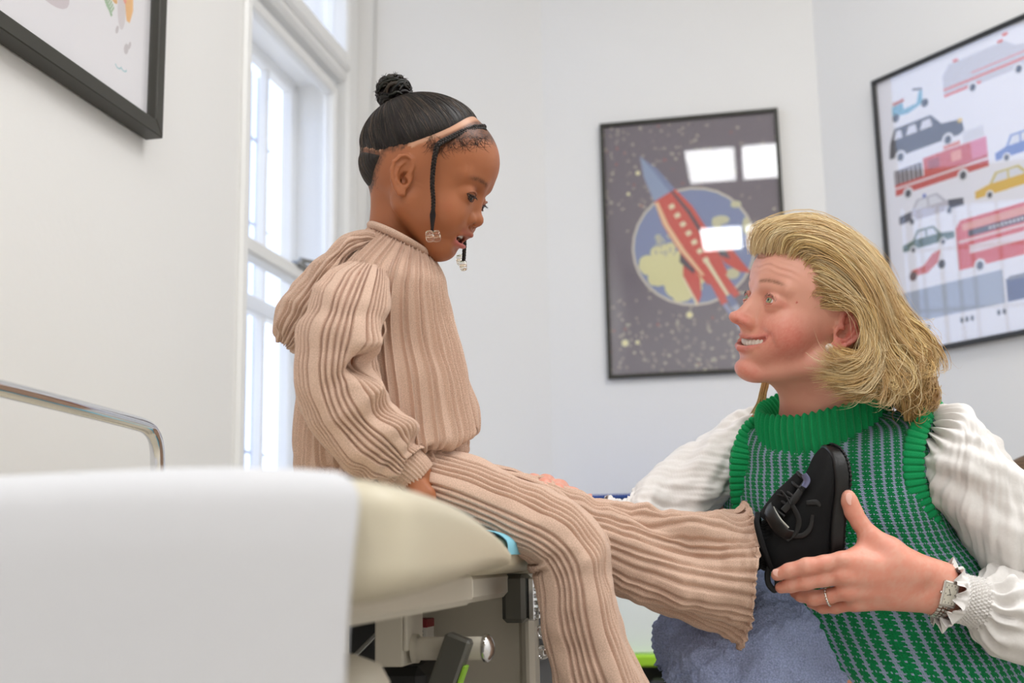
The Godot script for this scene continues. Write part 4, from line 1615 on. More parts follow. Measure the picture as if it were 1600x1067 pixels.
			if absf(q.y - 17.5) < 2.2 and q.x < -42.0:
				c = c.lerp(lin(196, 150, 120), 0.7)
			c = c.lerp(lin(176, 96, 64), 0.25 * gauss(q.x - 52.0, 16.0) * gauss(q.y + 20.0, 16.0))
		return c
	var buf := Buf.new()
	var hc := T.origin
	f.mesh_into(buf, hc + Vector3(-0.125, -0.112, -0.115), hc + Vector3(0.125, 0.125, 0.115), 0.0021, paint)
	var hp: Vector3 = J.call(660, 765, hz)
	f.mesh_into(buf, hp - Vector3(0.032, 0.032, 0.045), hp + Vector3(0.036, 0.032, 0.04), 0.0028, paint)
	var fine: Array[AABB] = [AABB(hp - Vector3(0.032, 0.032, 0.045), Vector3(0.068, 0.064, 0.085))]
	f.mesh_into(buf, J.call(420, 1200, 1.6), J.call(1300, 398, 1.2), 0.012, paint, fine)
	var sk := vmat(0.46, 0.45)
	sk.subsurf_scatter_enabled = true
	sk.subsurf_scatter_strength = 0.06
	var sb := noise_tex(0.25, 33, 256, 3, true, 1.2)
	sk.normal_enabled = true
	sk.normal_texture = sb
	sk.normal_scale = 0.12
	sk.uv1_triplanar = true
	sk.uv1_scale = Vector3(30, 30, 30)
	M.skin_child = sk
	put("body", buf.mesh(), sk, who)
	# eyes, looking down at the shoe
	for s in [1.0, -1.0]:
		eyeball(who, "eye", mm(T, 58.2, 2.6, 27.5 * s), 0.0126, T.basis * Vector3(1.0, -0.24, 0.25 * s + 0.06), lin(40, 22, 14), lin(190, 178, 168))
	eyelids(who, T, Vector3(58.2, 2.6, 27.5), 12.8, -0.55, 1.0, 0.04, -0.42, 0.34, lin(62, 34, 24), lin(150, 92, 62), sk, -3.6, 0.05)
	var b: Buf
	# teeth
	b = Buf.new()
	for k in 8:
		var a := (k - 3.5) * 0.27
		b.box(Transform3D(T.basis * Basis(Vector3.UP, -a), mm(T, 47.0 + 17.5 * cos(a), -41.4, 19.0 * sin(a))), Vector3(0.0016, 0.0032, 0.0024), 0.0008)
	put("teeth", b.mesh(), M.tooth, who)
	b = Buf.new()
	b.ball(mm(T, 52, -50.5, 0), Vector3(0.013, 0.004, 0.012), T.basis)
	put("tongue", b.mesh(), mat(rgb8(196, 110, 108), 0.35), who)
	child_hair(who, T, inv)
	child_clothes(who, J)
	child_shoe(who, J)

func child_hair(who: Node3D, T: Transform3D, inv: Transform3D) -> void:
	# scalp cap: the skull swollen by the depth of the hair
	var f := Field.new()
	fell(f, T, Vector3(-7, 32, 0), Vector3(79, 71, 65), 1)
	fell(f, T, Vector3(29, 40, 0), Vector3(49.5, 46, 55), 14)
	fell(f, T, Vector3(30, -12, 0), Vector3(42, 52, 50), 16)
	var cap := Buf.new()
	cap.any_color = true
	# a grid in angles about the skull's middle, pushed out to the hair's surface
	var nu := 620
	var nv := 170
	var pts := PackedVector3Array()
	var cols := PackedColorArray()
	var act := PackedInt32Array([0, 1, 2])
	var mid := Vector3(0, 20, 0)
	var bun := Vector3(-73, 91, 0)
	var bdir := (bun - mid).normalized()
	var bx := bdir.cross(Vector3(0, 0, 1)).normalized()
	var bz := bdir.cross(bx)
	for j in nv:
		var th := 2.35 * j / (nv - 1)
		for i in nu:
			var a := TAU * i / nu
			var dir := bdir * cos(th) + (bx * cos(a) + bz * sin(a)) * sin(th)
			var r := 78.0
			for k in 5:
				r -= f.at(T * ((mid + dir * r) * 0.001), act) * 1000.0
			var q := mid + dir * r
			var d := child_hair_depth(q)
			# strands run away from the bun
			var strand := sin(a * 190.0 + 1.2 * sin(th * 7.0 + a * 5.0)) * 0.5 + sin(a * 83.0 + 1.0 * sin(th * 4.0)) * 0.5
			if d > 0.0:
				d += 0.22 * strand * smoothstep(0.0, 2.0, d)
			pts.append(T * ((q + dir * d) * 0.001))
			var tone := 0.5 + 0.5 * strand
			var nse := fposmod(sin(float(i) * 91.7) * 43758.5, 1.0)
			cols.append(lin(19, 15, 13).lerp(lin(56, 44, 37), tone * 0.45 * nse + 0.1))
	cap.grid(pts, nu, nv, true, 1, 1, false, cols)
	# keep the faces that stand proud of the skin
	var idx := PackedInt32Array()
	for k in range(0, cap.idx.size(), 3):
		var keep := false
		for e in 3:
			var q: Vector3 = inv * cap.v[cap.idx[k + e]] * 1000.0
			if child_hair_depth(q) > -3.2:
				keep = true
		if keep:
			idx.append_array([cap.idx[k], cap.idx[k + 1], cap.idx[k + 2]])
	cap.idx = idx
	var hm := vmat(0.5, 0.4)
	var hair := put("hair", cap.mesh(), hm, who)
	# the bun: a coiled rope of twisted locks
	var b := Buf.new()
	b.any_color = true
	var g := RandomNumberGenerator.new()
	g.seed = 12
	b.tint = lin(22, 17, 14)
	b.ball(mm(T, bun.x, bun.y + 2, 0), Vector3(0.0165, 0.0165, 0.0175), T.basis, 24)
	var axis := bdir
	for lock in 90:
		var a0 := g.randf() * TAU
		var lat := g.randf_range(-0.9, 1.2)
		var span := g.randf_range(0.9, 2.0)
		var pp := PackedVector3Array()
		var rr := PackedFloat32Array()
		for k in 12:
			var t := k / 11.0
			var a := a0 + span * t
			var la := lat + 0.55 * sin(t * PI) * g.randf_range(0.5, 0.7)
			var R1 := 20.0 + 1.2 * sin(a * 3.0 + lock)
			var q := bun + Vector3(0, 2, 0) + (bx * cos(a) + bz * sin(a)) * R1 * cos(la) + axis * R1 * 0.95 * sin(la)
			pp.append(T * (q * 0.001))
			rr.append(0.0024 * (0.35 + 0.65 * sin(PI * clampf(t, 0.05, 0.95))))
		var v := g.randf()
		b.tint = lin(18, 14, 12).lerp(lin(70, 56, 46), v * v * 0.5)
		b.tube(pp, rr, 6)
	for k in 60:
		# stray ends on the bun
		var a := g.randf() * TAU
		var la := g.randf_range(0.0, 1.3)
		var d := (bx * cos(a) + bz * sin(a)) * cos(la) + axis * sin(la)
		var q := bun + Vector3(0, 2, 0) + d * 20.0
		var side := d.cross(Vector3(g.randf() - 0.5, g.randf() - 0.5, g.randf() - 0.5)).normalized()
		b.tint = lin(40, 32, 28)
		b.tube(PackedVector3Array([T * (q * 0.001), T * ((q + d * 2.5 + side * 1.5) * 0.001), T * ((q + d * 4.0 + side * 4.0) * 0.001)]), PackedFloat32Array([0.0003, 0.00025, 0.0001]), 4, false)
	put("bun", b.mesh(), hm, hair)
	# strands that lie over the cap, drawn to the bun
	b = Buf.new()
	b.any_color = true
	for k in 900:
		var a := g.randf() * TAU
		var t0 := g.randf_range(0.22, 1.1)
		var t1 := t0 + g.randf_range(0.2, 0.9)
		var pp := PackedVector3Array()
		var ok := true
		for j in 9:
			var th := lerpf(t0, t1, j / 8.0)
			var aa := a + 0.03 * sin(th * 5.0 + k)
			var dir := bdir * cos(th) + (bx * cos(aa) + bz * sin(aa)) * sin(th)
			var r := 78.0
			for e in 4:
				r -= f.at(T * ((mid + dir * r) * 0.001), act) * 1000.0
			var q := mid + dir * r
			var d := child_hair_depth(q)
			if d < -0.6:
				break
			pp.append(T * ((q + dir * (d + 0.25)) * 0.001))
		if pp.size() > 3:
			var v := g.randf()
			b.tint = lin(20, 16, 14).lerp(lin(104, 86, 72), v * v * v)
			b.tube(pp, taper(pp.size(), 0.00022, 0.00028, 0.00012), 4, false)
	put("strands", b.mesh(), hm, hair)
	# baby hair curls at the forehead and nape
	b = Buf.new()
	b.any_color = true
	b.tint = lin(52, 36, 28)
	for k in 150:
		var px := g.randf_range(8.0, 60.0)
		var py := 43.0 + maxf(0.0, px - 26.0) * 0.72 + maxf(0.0, 20.0 - px) * 0.1 + g.randf_range(-4.0, 9.0)
		var start := Vector3(px, py, 0)
		var curl := g.randf_range(-0.42, 0.5)
		var ang := g.randf_range(-1.9, -0.5)
		if k > 138:
			start = Vector3(g.randf_range(-50, -38), g.randf_range(-34, -8), 0)
			ang = g.randf_range(-2.8, -1.8)
		var pp := PackedVector3Array()
		var q2 := Vector2(start.x, start.y)
		for j in 8:
			# find the near side of the head at this place
			var dir := Vector3(q2.x - 0.0, q2.y - 10.0, 0)
			var zc := 62.0
			for e in 8:
				zc -= f.at(T * (Vector3(q2.x, q2.y, zc) * 0.001), act) * 1000.0 * 1.1
			if zc < 12.0:
				break
			pp.append(T * (Vector3(q2.x, q2.y, zc + 0.4) * 0.001))
			q2 += Vector2(cos(ang), sin(ang)) * 2.1
			ang += curl
		if pp.size() < 4:
			continue
		b.tube(pp, taper(pp.size(), 0.00015, 0.00013, 0.00006), 4, false)
	put("baby_hair", b.mesh(), hm, hair).set_meta("kind", "stuff")
	# the braids: three strands plaited along a path, in each a cornrow and a hanging end
	var zoom := func(zx: float, zy: float, off: float) -> Vector3:
		return P(520.0 + zx * 0.3187, 90.0 + zy * 0.3187, off) - who.position
	var near := curve([zoom.call(745, 338, 1.378), zoom.call(700, 338, 1.362), zoom.call(640, 358, 1.348), zoom.call(585, 384, 1.338), zoom.call(535, 408, 1.330), zoom.call(512, 428, 1.326), zoom.call(500, 470, 1.325), zoom.call(490, 540, 1.327), zoom.call(486, 620, 1.329), zoom.call(491, 700, 1.332), zoom.call(488, 770, 1.334), zoom.call(485, 850, 1.335)], 150)
	var far := curve([mm(T, 46, 84, -26), mm(T, 24, 66, -50), mm(T, 20, 44, -62), P(706, 290, 1.468) - who.position, P(716, 340, 1.462) - who.position, zoom.call(643, 890, 1.455), zoom.call(643, 950, 1.452), zoom.call(640, 1000, 1.45)], 110)
	for which in 2:
		var path: PackedVector3Array = near if which == 0 else far
		var total := 0.0
		for j in path.size() - 1:
			total += path[j].distance_to(path[j + 1])
		b = Buf.new()
		b.any_color = true
		for sidx in 3:
			var pp := PackedVector3Array()
			var rr := PackedFloat32Array()
			var run := 0.0
			for j in path.size():
				var t := (path[mini(j + 1, path.size() - 1)] - path[maxi(j - 1, 0)]).normalized()
				var toward := (lens_basis.z - t * lens_basis.z.dot(t)).normalized()
				var side := t.cross(toward)
				if j:
					run += path[j].distance_to(path[j - 1])
				var u := run / total
				var w := lerpf(0.0031, 0.0018, u)
				if which == 0 and u > 0.86:
					w *= 0.8
				var ph := run / 0.0105 * TAU + TAU * sidx / 3.0
				pp.append(path[j] + side * sin(ph) * w * 0.75 + toward * sin(ph * 2.0) * w * 0.42)
				rr.append(w * 0.62)
			b.tint = lin(26, 21, 18).lerp(lin(60, 48, 40), 0.25 * sidx)
			b.tube(pp, rr, 7)
		# loose ends below the tie
		b.tint = lin(24, 20, 18)
		var endp := path[path.size() - 1]
		b.tube(PackedVector3Array([path[int(path.size() * 0.84)], path[int(path.size() * 0.9)], endp]), PackedFloat32Array([0.0014, 0.0034 if which == 0 else 0.0022, 0.0014]), 8)
		var br := put("braid", b.mesh(), hm, who)
		# clear beads
		var bead := StandardMaterial3D.new()
		bead.albedo_color = Color(1.0, 0.97, 0.92, 0.0)
		bead.roughness = 0.04
		bead.refraction_enabled = true
		bead.refraction_scale = 0.05
		bead.transparency = BaseMaterial3D.TRANSPARENCY_ALPHA
		for s in 2:
			var bb := Buf.new()
			var at: Vector3
			if which == 0:
				at = zoom.call(474 + 33 * s, 873, 1.331 + 0.006 * s)
			else:
				at = zoom.call(638, 1018, 1.45) if s == 0 else zoom.call(622, 990, 1.46)
			var ax := lens_basis * Basis(Vector3(0, 0, 1), -PI / 2 + 0.1)
			bb.lathe(Transform3D(ax, at), [Vector2(0.0014, -0.0042), Vector2(0.0048, -0.0044), Vector2(0.0063, -0.0030), Vector2(0.0068, 0.0), Vector2(0.0063, 0.0030), Vector2(0.0048, 0.0044), Vector2(0.0014, 0.0042), Vector2(0.0014, -0.0042)], 24)
			put("bead", bb.mesh(), bead, br)

func child_clothes(who: Node3D, J: Callable) -> void:
	folds_noise.seed = 4
	folds_noise.frequency = 1.0
	folds_noise.fractal_octaves = 2
	M.beige = fabric(rgb8(238, 198, 172), 0.16, 0.22, 41, 9.0, 0.6)
	var o := who.position
	var K := PackedFloat32Array([1.75, 1.0])
	# ---- hooded top, trunk
	var tr := []
	for q in [[600, 738, 114, 0.095, 2.6], [600, 724, 119, 0.099, 2.6], [601, 710, 123, 0.101, 2.5], [602, 698, 134, 0.106, 2.5], [602, 680, 138, 0.107, 2.4], [601, 636, 134, 0.105, 2.4], [598, 590, 126, 0.103, 2.4], [594, 545, 118, 0.103, 2.4], [594, 500, 107, 0.106, 2.4], [599, 460, 93, 0.108, 2.5], [609, 430, 80, 0.104, 2.4], [618, 408, 67, 0.088, 2.2], [624, 392, 56, 0.068, 2.1], [626, 382, 50, 0.055, 2.0], [626, 377, 47, 0.050, 2.0]]:
		var r := ring(o, q[0], q[1], 1.405, -90.0, q[2], q[3], q[4])
		# higher rings tip forward with the collar
		var tip := smoothstep(470.0, 375.0, q[1]) * 24.0 - smoothstep(640.0, 740.0, q[1]) * 34.0
		r[1] = lens_basis * (Vector3(q[2], -tip, 0) * 1.405 / FOC)
		r[2] = lens_basis.z * q[3]
		tr.append(r)
	var top := cloth(who, "hooded_top", M.beige, tr, 900, 130, K, 26, 0.0060, func(u: float, v: float, p: Vector3) -> float:
		var d := 0.0
		# gathers above the waistband, sags at the front
		d += 0.010 * gauss(v - 0.10, 0.07) * (0.5 + fold2(u, v, 14.0, 3.0))
		d -= 0.006 * gauss(v - 0.015, 0.03)
		d += 0.0045 * sin(u * TAU * 13.0 + 2.0 * fold2(u, v, 4.0, 2.0)) * gauss(v - 0.10, 0.09)
		d += 0.006 * fold2(u, v, 5.0, 4.0) * smoothstep(0.75, 0.4, v)
		return d, 0.006, 1.0, 1.0, 0.0, 5.0)
	# ---- waist cord gather at the front
	# ---- collar edge: a rolled rib round the neck
	var b := Buf.new()
	var cp := PackedVector3Array()
	var ctr: Vector3 = P(626, 379, 1.405) - o
	for k in 97:
		var a := TAU * k / 96
		cp.append(ctr + lens_basis * Vector3(46.5 * cos(a), -24.0 * cos(a) + 6.0 * absf(sin(a)), 0) * 1.405 / FOC + lens_basis.z * 0.0535 * sin(a))
	b.tube(cp, taper(97, 0.0042, 0.0042, 0.0042), 12, false, 1.5, lens_basis.y)
	put("collar", b.mesh(), M.beige, top)
	# ---- hood hanging down the back
	var hd := []
	for q in [[612, 376, 20, 0.042, -200], [592, 374, 17, 0.066, -192], [560, 382, 24, 0.090, 150], [528, 412, 32, 0.098, 135], [500, 450, 40, 0.096, 130], [472, 492, 42, 0.088, 130], [452, 520, 30, 0.070, 130], [442, 534, 12, 0.045, 130]]:
		var ang: float = q[4] if q[4] > 0 else q[4] + 360
		hd.append(ring(o, q[0] + 8, q[1] + 6, 1.41, ang, q[2], q[3], 2.2))
	cloth(who, "hood", M.beige, hd, 480, 80, K, 15, 0.0042, func(u: float, v: float, p: Vector3) -> float:
		return 0.005 * fold2(u, v, 6.0, 5.0) + 0.004 * gauss(v - 0.85, 0.2) * sin(u * TAU * 3.0))
	# ---- near sleeve
	var S := PackedFloat32Array([2.6, 1.0, 1.0, 1.0, 1.0])
	var sl := []
	for q in [[574, 412, 1.325, 98, 30, 0.026, 2.2], [562, 428, 1.305, 98, 47, 0.038, 2.4], [553, 452, 1.294, 102, 57, 0.050, 2.3], [541, 490, 1.284, 104, 62, 0.056, 2.2], [529, 540, 1.278, 98, 66, 0.057, 2.2], [527, 590, 1.276, 82, 65, 0.057, 2.2], [540, 637, 1.278, 62, 64, 0.056, 2.2], [570, 674, 1.286, 46, 62, 0.055, 2.2], [605, 704, 1.296, 42, 58, 0.052, 2.2], [626, 722, 1.302, 42, 44, 0.042, 2.1], [633, 728, 1.304, 42, 36, 0.034, 2.0]]:
		sl.append(ring(o, q[0], q[1], q[2], q[3], q[4], q[5], q[6]))
	var sleeve := cloth(who, "sleeve", M.beige, sl, 620, 160, S, 7, 0.0052, func(u: float, v: float, p: Vector3) -> float:
		var d := 0.0
		# deep pinch at the crook of the elbow, on the inner side towards the lens
		var cu := fposmod(u - 0.06 + 0.5, 1.0) - 0.5
		d -= 0.034 * gauss(cu - 0.03, 0.065) * gauss(v - 0.46, 0.055)
		d += 0.010 * gauss(cu - 0.05, 0.08) * gauss(v - 0.37, 0.05)
		d += 0.009 * gauss(cu - 0.05, 0.08) * gauss(v - 0.58, 0.06)
		d -= 0.010 * gauss(cu - 0.10, 0.10) * gauss(v - 0.42 - cu * 0.5, 0.03)
		d += 0.006 * fold2(u * 1.0, v, 3.0, 6.0) * smoothstep(0.1, 0.3, v)
		d += 0.006 * sin(v * 40.0 + u * 14.0) * smoothstep(0.62, 0.8, v) * (0.3 + fold2(u, v, 4.0, 4.0))
		return d, 0.004, 1.0, 1.0, 0.0, 5.0)
	var cf := []
	for q in [[628, 722, 1.303, 41, 31, 0.0295], [634, 728, 1.304, 41, 34, 0.0305], [646, 738, 1.306, 41, 32, 0.029], [657, 749, 1.309, 41, 29.5, 0.027]]:
		cf.append(ring(o, q[0], q[1], q[2], q[3], q[4], q[5], 2.0))
	cloth(who, "cuff", M.beige, cf, 260, 24, PackedFloat32Array([1.0]), 30, 0.0022, func(u: float, v: float, p: Vector3) -> float: return 0.0, 0.004)
	# ---- far sleeve, mostly hidden
	var fs := []
	for q in [[590, 425, 1.47, 98, 50, 0.045], [575, 470, 1.485, 100, 58, 0.05], [560, 540, 1.495, 95, 60, 0.05], [575, 620, 1.50, 65, 58, 0.05], [620, 690, 1.50, 50, 50, 0.045], [655, 725, 1.50, 45, 34, 0.03]]:
		fs.append(ring(o, q[0], q[1], q[2], q[3], q[4], q[5], 2.1))
	cloth(who, "sleeve", M.beige, fs, 200, 50, S, 7, 0.0028, func(u: float, v: float, p: Vector3) -> float: return 0.004 * fold2(u, v, 4.0, 6.0), 0.004)
	# ---- trousers: seat and near leg, far leg raised
	var L := PackedFloat32Array([2.6, 1.0, 1.0, 1.0, 1.0])
	var nl := []
	for q in [[560, 742, 1.385, 12, 44, 0.058], [610, 742, 1.375, 18, 56, 0.064], [690, 757, 1.355, 25, 55, 0.062], [760, 784, 1.340, 26, 57, 0.060], [820, 811, 1.328, 27, 58, 0.058], [860, 833, 1.320, 38, 61, 0.056], [885, 862, 1.316, 62, 63, 0.055], [897, 900, 1.314, 78, 60, 0.055], [903, 950, 1.313, 80, 61, 0.056], [918, 1010, 1.312, 79, 66, 0.060], [938, 1070, 1.311, 78, 71, 0.064], [962, 1140, 1.310, 77, 78, 0.070], [985, 1200, 1.309, 77, 84, 0.075]]:
		nl.append(ring(o, q[0], q[1], q[2], q[3], q[4], q[5], 2.1))
	cloth(who, "trouser_leg", M.beige, nl, 620, 210, L, 6, 0.0054, func(u: float, v: float, p: Vector3) -> float:
		var d := 0.0
		var cu := fposmod(u, 1.0)
		# folds at the back of the knee
		d -= 0.014 * gauss(v - 0.455, 0.02) * gauss(cu - 0.52, 0.13)
		d -= 0.010 * gauss(v - 0.50, 0.018) * gauss(cu - 0.50, 0.10)
		d += 0.007 * gauss(v - 0.475, 0.02) * gauss(cu - 0.52, 0.12)
		d += 0.005 * fold2(u, v, 4.0, 7.0) * smoothstep(0.05, 0.2, v)
		d += 0.004 * gauss(v - 0.7, 0.3) * sin(u * TAU * 4.0 + v * 5.0)
		return d, 0.004, 1.0, 1.0, 0.0, 4.6)
	var fl := []
	for q in [[600, 755, 1.44, 12, 50, 0.058], [690, 765, 1.455, 14, 52, 0.060], [780, 786, 1.462, 16, 55, 0.058], [850, 806, 1.466, 20, 54, 0.055], [900, 830, 1.470, 27, 60, 0.054], [950, 850, 1.474, 24, 69, 0.056], [1000, 868, 1.478, 17, 77, 0.060], [1060, 882, 1.481, 12, 83, 0.066], [1110, 891, 1.484, 9, 90, 0.073], [1150, 896, 1.486, 7, 101, 0.080], [1163, 898, 1.487, 6, 105, 0.083]]:
		fl.append(ring(o, q[0], q[1], q[2], q[3], q[4], q[5], 2.1))
	cloth(who, "trouser_leg", M.beige, fl, 560, 200, PackedFloat32Array([1.7, 1.0, 1.25]), 11, 0.0052, func(u: float, v: float, p: Vector3) -> float:
		var d := 0.0
		var cu := fposmod(u, 1.0)
		# hanging folds: from the knee down to the hem
		var w := smoothstep(0.45, 0.7, v)
		d += 0.010 * w * sin(u * TAU * 4.0 + v * 9.0) * (0.6 + fold2(u, v, 3.0, 3.0))
		d -= 0.016 * gauss(cu - 0.08 - (v - 0.55) * 0.35, 0.035) * gauss(v - 0.62, 0.14)
		d -= 0.012 * gauss(cu - 0.16 - (v - 0.6) * 0.2, 0.03) * gauss(v - 0.7, 0.16)
		d += 0.010 * gauss(cu - 0.02, 0.06) * gauss(v - 0.56, 0.05)
		d -= 0.012 * gauss(cu - 0.02, 0.07) * gauss(v - 0.86, 0.05)
		d += 0.005 * fold2(u, v, 5.0, 10.0)
		return d, 0.005)
	# seat joining both legs
	var seat := []
	for q in [[560, 700, 60, 0.095], [575, 735, 92, 0.115], [590, 770, 100, 0.120], [600, 800, 80, 0.105], [605, 812, 40, 0.06]]:
		seat.append(ring(o, q[0], q[1], 1.405, 90.0, q[2], q[3], 2.4))
	cloth(who, "trouser_seat", M.beige, seat, 220, 40, L, 9, 0.0028, func(u: float, v: float, p: Vector3) -> float: return 0.003 * fold2(u, v, 5.0, 5.0))


# the raised shoe: s runs from heel to toe, t from the sole up through the foot, w towards the lens
func child_shoe(who: Node3D, J: Callable) -> void:
	var o := who.position
	var zc := 1.452
	var leather := mat(rgb8(17, 17, 18), 0.40)
	leather.normal_enabled = true
	leather.normal_texture = noise_tex(0.08, 71, 256, 4, true, 2.0)
	leather.normal_scale = 0.3
	leather.uv1_triplanar = true
	leather.uv1_scale = Vector3(14, 14, 14)
	var mesh_cloth := fabric(rgb8(10, 10, 11), 0.3, 0.25, 73, 20.0, 0.6)
	mesh_cloth.rim_enabled = false
	var rubber := mat(rgb8(15, 15, 16), 0.6)
	# sock and ankle
	var sk := []
	for q in [[1120, 856, 1.486, 5, 36, 0.028], [1160, 856, 1.480, 4, 37, 0.029], [1190, 854, 1.470, 2, 38, 0.029], [1225, 850, 1.456, -6, 38, 0.029], [1255, 842, 1.452, -20, 34, 0.026]]:
		sk.append(ring(o, q[0], q[1], q[2], q[3], q[4], q[5], 2.1))
	cloth(who, "sock", fabric(rgb8(8, 8, 9), 0.3, 0.2, 75, 24.0, 0.5), sk, 160, 40, PackedFloat32Array([1.0]), 36, 0.0008, func(u: float, v: float, p: Vector3) -> float: return 0.0015 * sin(v * 60.0))
	# upper: rings across the foot, from heel to toe; each [left (instep) x, right (sole) x, y, half width m]
	var up := []
	for q in [[1228, 1292, 903, 0.010], [1208, 1302, 893, 0.024], [1196, 1306, 878, 0.031], [1191, 1308, 860, 0.034], [1196, 1309, 842, 0.0345], [1208, 1309, 822, 0.034], [1222, 1309, 802, 0.0345], [1238, 1309, 780, 0.036], [1255, 1308, 757, 0.037], [1268, 1307, 735, 0.035], [1276, 1305, 716, 0.029], [1284, 1303, 703, 0.018], [1290, 1300, 697, 0.006]]:
		var cx: float = (q[0] + q[1]) / 2.0
		up.append([P(cx, q[2], zc) - o, lens_basis * Vector3((q[1] - q[0]) / 2.0 * zc / FOC, 0.002, 0), lens_basis.z * q[3], 2.5])
	cloth(who, "shoe_upper", mesh_cloth, up, 120, 90, PackedFloat32Array([1.0]), 1, 0.0, func(u: float, v: float, p: Vector3) -> float: return 0.0)
	# sole: midsole and lugged outsole, lofted the same way
	var ms := []
	for q in [[1296, 1300, 904, 0.012], [1290, 1310, 897, 0.026], [1287, 1312, 880, 0.034], [1286, 1313, 850, 0.037], [1287, 1315, 820, 0.036], [1289, 1318, 790, 0.037], [1291, 1320, 760, 0.0395], [1291, 1321, 735, 0.038], [1291, 1318, 714, 0.032], [1290, 1313, 701, 0.021], [1293, 1306, 696, 0.007]]:
		ms.append([P((q[0] + q[1]) / 2.0, q[2], zc) - o, lens_basis * Vector3((q[1] - q[0]) / 2.0 * zc / FOC, 0, 0), lens_basis.z * q[3], 5.0])
	cloth(who, "shoe_midsole", leather, ms, 120, 100, PackedFloat32Array([1.0]), 1, 0.0, func(u: float, v: float, p: Vector3) -> float: return 0.0007 * sin(u * TAU * 2.0 + 1.0) * sin(v * 19.0))
	var os_ := []
	for q in [[1302, 1306, 902, 0.014], [1305, 1312, 893, 0.029], [1305, 1313, 870, 0.036], [1306, 1313, 840, 0.036], [1308, 1315, 810, 0.034], [1311, 1318, 780, 0.038], [1314, 1321, 750, 0.0405], [1313, 1321, 728, 0.038], [1310, 1317, 709, 0.031], [1305, 1311, 697, 0.019], [1299, 1305, 693, 0.007]]:
		os_.append([P((q[0] + q[1]) / 2.0, q[2], zc) - o, lens_basis * Vector3((q[1] - q[0]) / 2.0 * zc / FOC, 0, 0), lens_basis.z * q[3], 4.0])
	cloth(who, "shoe_outsole", rubber, os_, 100, 260, PackedFloat32Array([1.0]), 1, 0.0, func(u: float, v: float, p: Vector3) -> float: return 0.0010 * smoothstep(-0.3, 0.3, sin(v * 210.0)))
	# helpers on the near side of the shoe
	var near := func(x: float, y: float, d: float) -> Vector3:
		return P(x, y, zc - d) - o
	var strap := func(called: String, pts: Array, w: float, th: float, m: Material) -> void:
		var b := Buf.new()
		var q := []
		for p in pts:
			q.append(near.call(p[0], p[1], p[2]))
		var c := curve(q, 24)
		b.tube(c, taper(24, w, w, w), 12, true, th / w, (lens_basis.y + lens_basis.x * 0.6).normalized())
		put(called, b.mesh(), m, who)
	# padded collar and tongue
	var b := Buf.new()
	b.tube(curve([near.call(1186, 808, 0.016), near.call(1184, 818, 0.030), near.call(1191, 846, 0.036), near.call(1200, 872, 0.034), near.call(1206, 888, 0.024)], 30), taper(30, 0.003, 0.0036, 0.003), 12)
	b.tube(curve([near.call(1186, 808, 0.016), near.call(1186, 806, 0.0), near.call(1190, 830, -0.03), near.call(1204, 885, -0.02)], 30), taper(30, 0.003, 0.0036, 0.003), 12)
	put("ankle_collar", b.mesh(), mesh_cloth, who)
	b = Buf.new()
	b.tube(curve([near.call(1196, 812, 0.004), near.call(1214, 790, 0.006), near.call(1236, 766, 0.008), near.call(1256, 744, 0.008)], 30), taper(30, 0.008, 0.010, 0.007), 16, true, 1.7, lens_basis.x)
	put("tongue", b.mesh(), mesh_cloth, who)
	# strap over the instep, with a pale stitched edge
	strap.call("strap", [[1203, 792, 0.0], [1203, 799, 0.022], [1213, 818, 0.036], [1226, 834, 0.0385], [1238, 838, 0.0375]], 0.0085, 0.0022, leather)
	strap.call("strap_edge", [[1211, 789, 0.006], [1212, 797, 0.025], [1222, 813, 0.0385], [1234, 826, 0.0405]], 0.0012, 0.0012, mat(rgb8(176, 174, 164), 0.5))
	# side overlays
	for q in [[[1240, 790, 0.038], [1250, 812, 0.041], [1246, 832, 0.0405], [1232, 846, 0.039]], [[1262, 787, 0.041], [1277, 786, 0.0405], [1284, 792, 0.0395]], [[1236, 838, 0.0395], [1256, 838, 0.041], [1268, 826, 0.042], [1272, 806, 0.042]]]:
		var bb := Buf.new()
		var c := []
		for p in q:
			c.append(near.call(p[0], p[1], p[2] - 0.0035))
		bb.tube(curve(c, 20), taper(20, 0.0028, 0.0034, 0.0018), 10, true, 0.25, lens_basis.y)
		put("overlay", bb.mesh(), leather, who)
	# eyestays and laces
	b = Buf.new()
	b.tube(curve([near.call(1226, 800, 0.030), near.call(1246, 778, 0.031), near.call(1262, 752, 0.026)], 20), taper(20, 0.0045, 0.005, 0.003), 10, true, 0.4, lens_basis.x)
	put("eyestay", b.mesh(), leather, who)
	for k in 5:
		var t := k / 4.0
		var x := lerpf(1216, 1254, t)
		var y := lerpf(798, 744, t)
		b = Buf.new()
		b.tube(curve([near.call(x + 12, y + 10, 0.031), near.call(x, y + 1, 0.024), near.call(x - 6, y - 5, 0.006), near.call(x - 4, y - 3, -0.012)], 16), taper(16, 0.0019, 0.0019, 0.0019), 8)
		put("lace", b.mesh(), rubber, who)
	b = Buf.new()
	for s in 2:
		b.tube(curve([near.call(1228, 780, 0.016), near.call(1222 - s * 6, 768 + s * 6, 0.022), near.call(1230 + s * 8, 776 + s * 4, 0.030), near.call(1236, 788, 0.034)], 16), taper(16, 0.0013, 0.0013, 0.0009), 6)
	put("bow", b.mesh(), rubber, who)
	# shiny toe cap piece and round badge at the instep
	b = Buf.new()
	b.tube(curve([near.call(1258, 742, 0.030), near.call(1263, 752, 0.033), near.call(1258, 762, 0.034)], 12), taper(12, 0.004, 0.005, 0.004), 10, true, 0.4, lens_basis.y)
	put("badge", b.mesh(), mat(rgb8(96, 98, 128), 0.2, 0.3), who)
	# heel loop
	b = Buf.new()
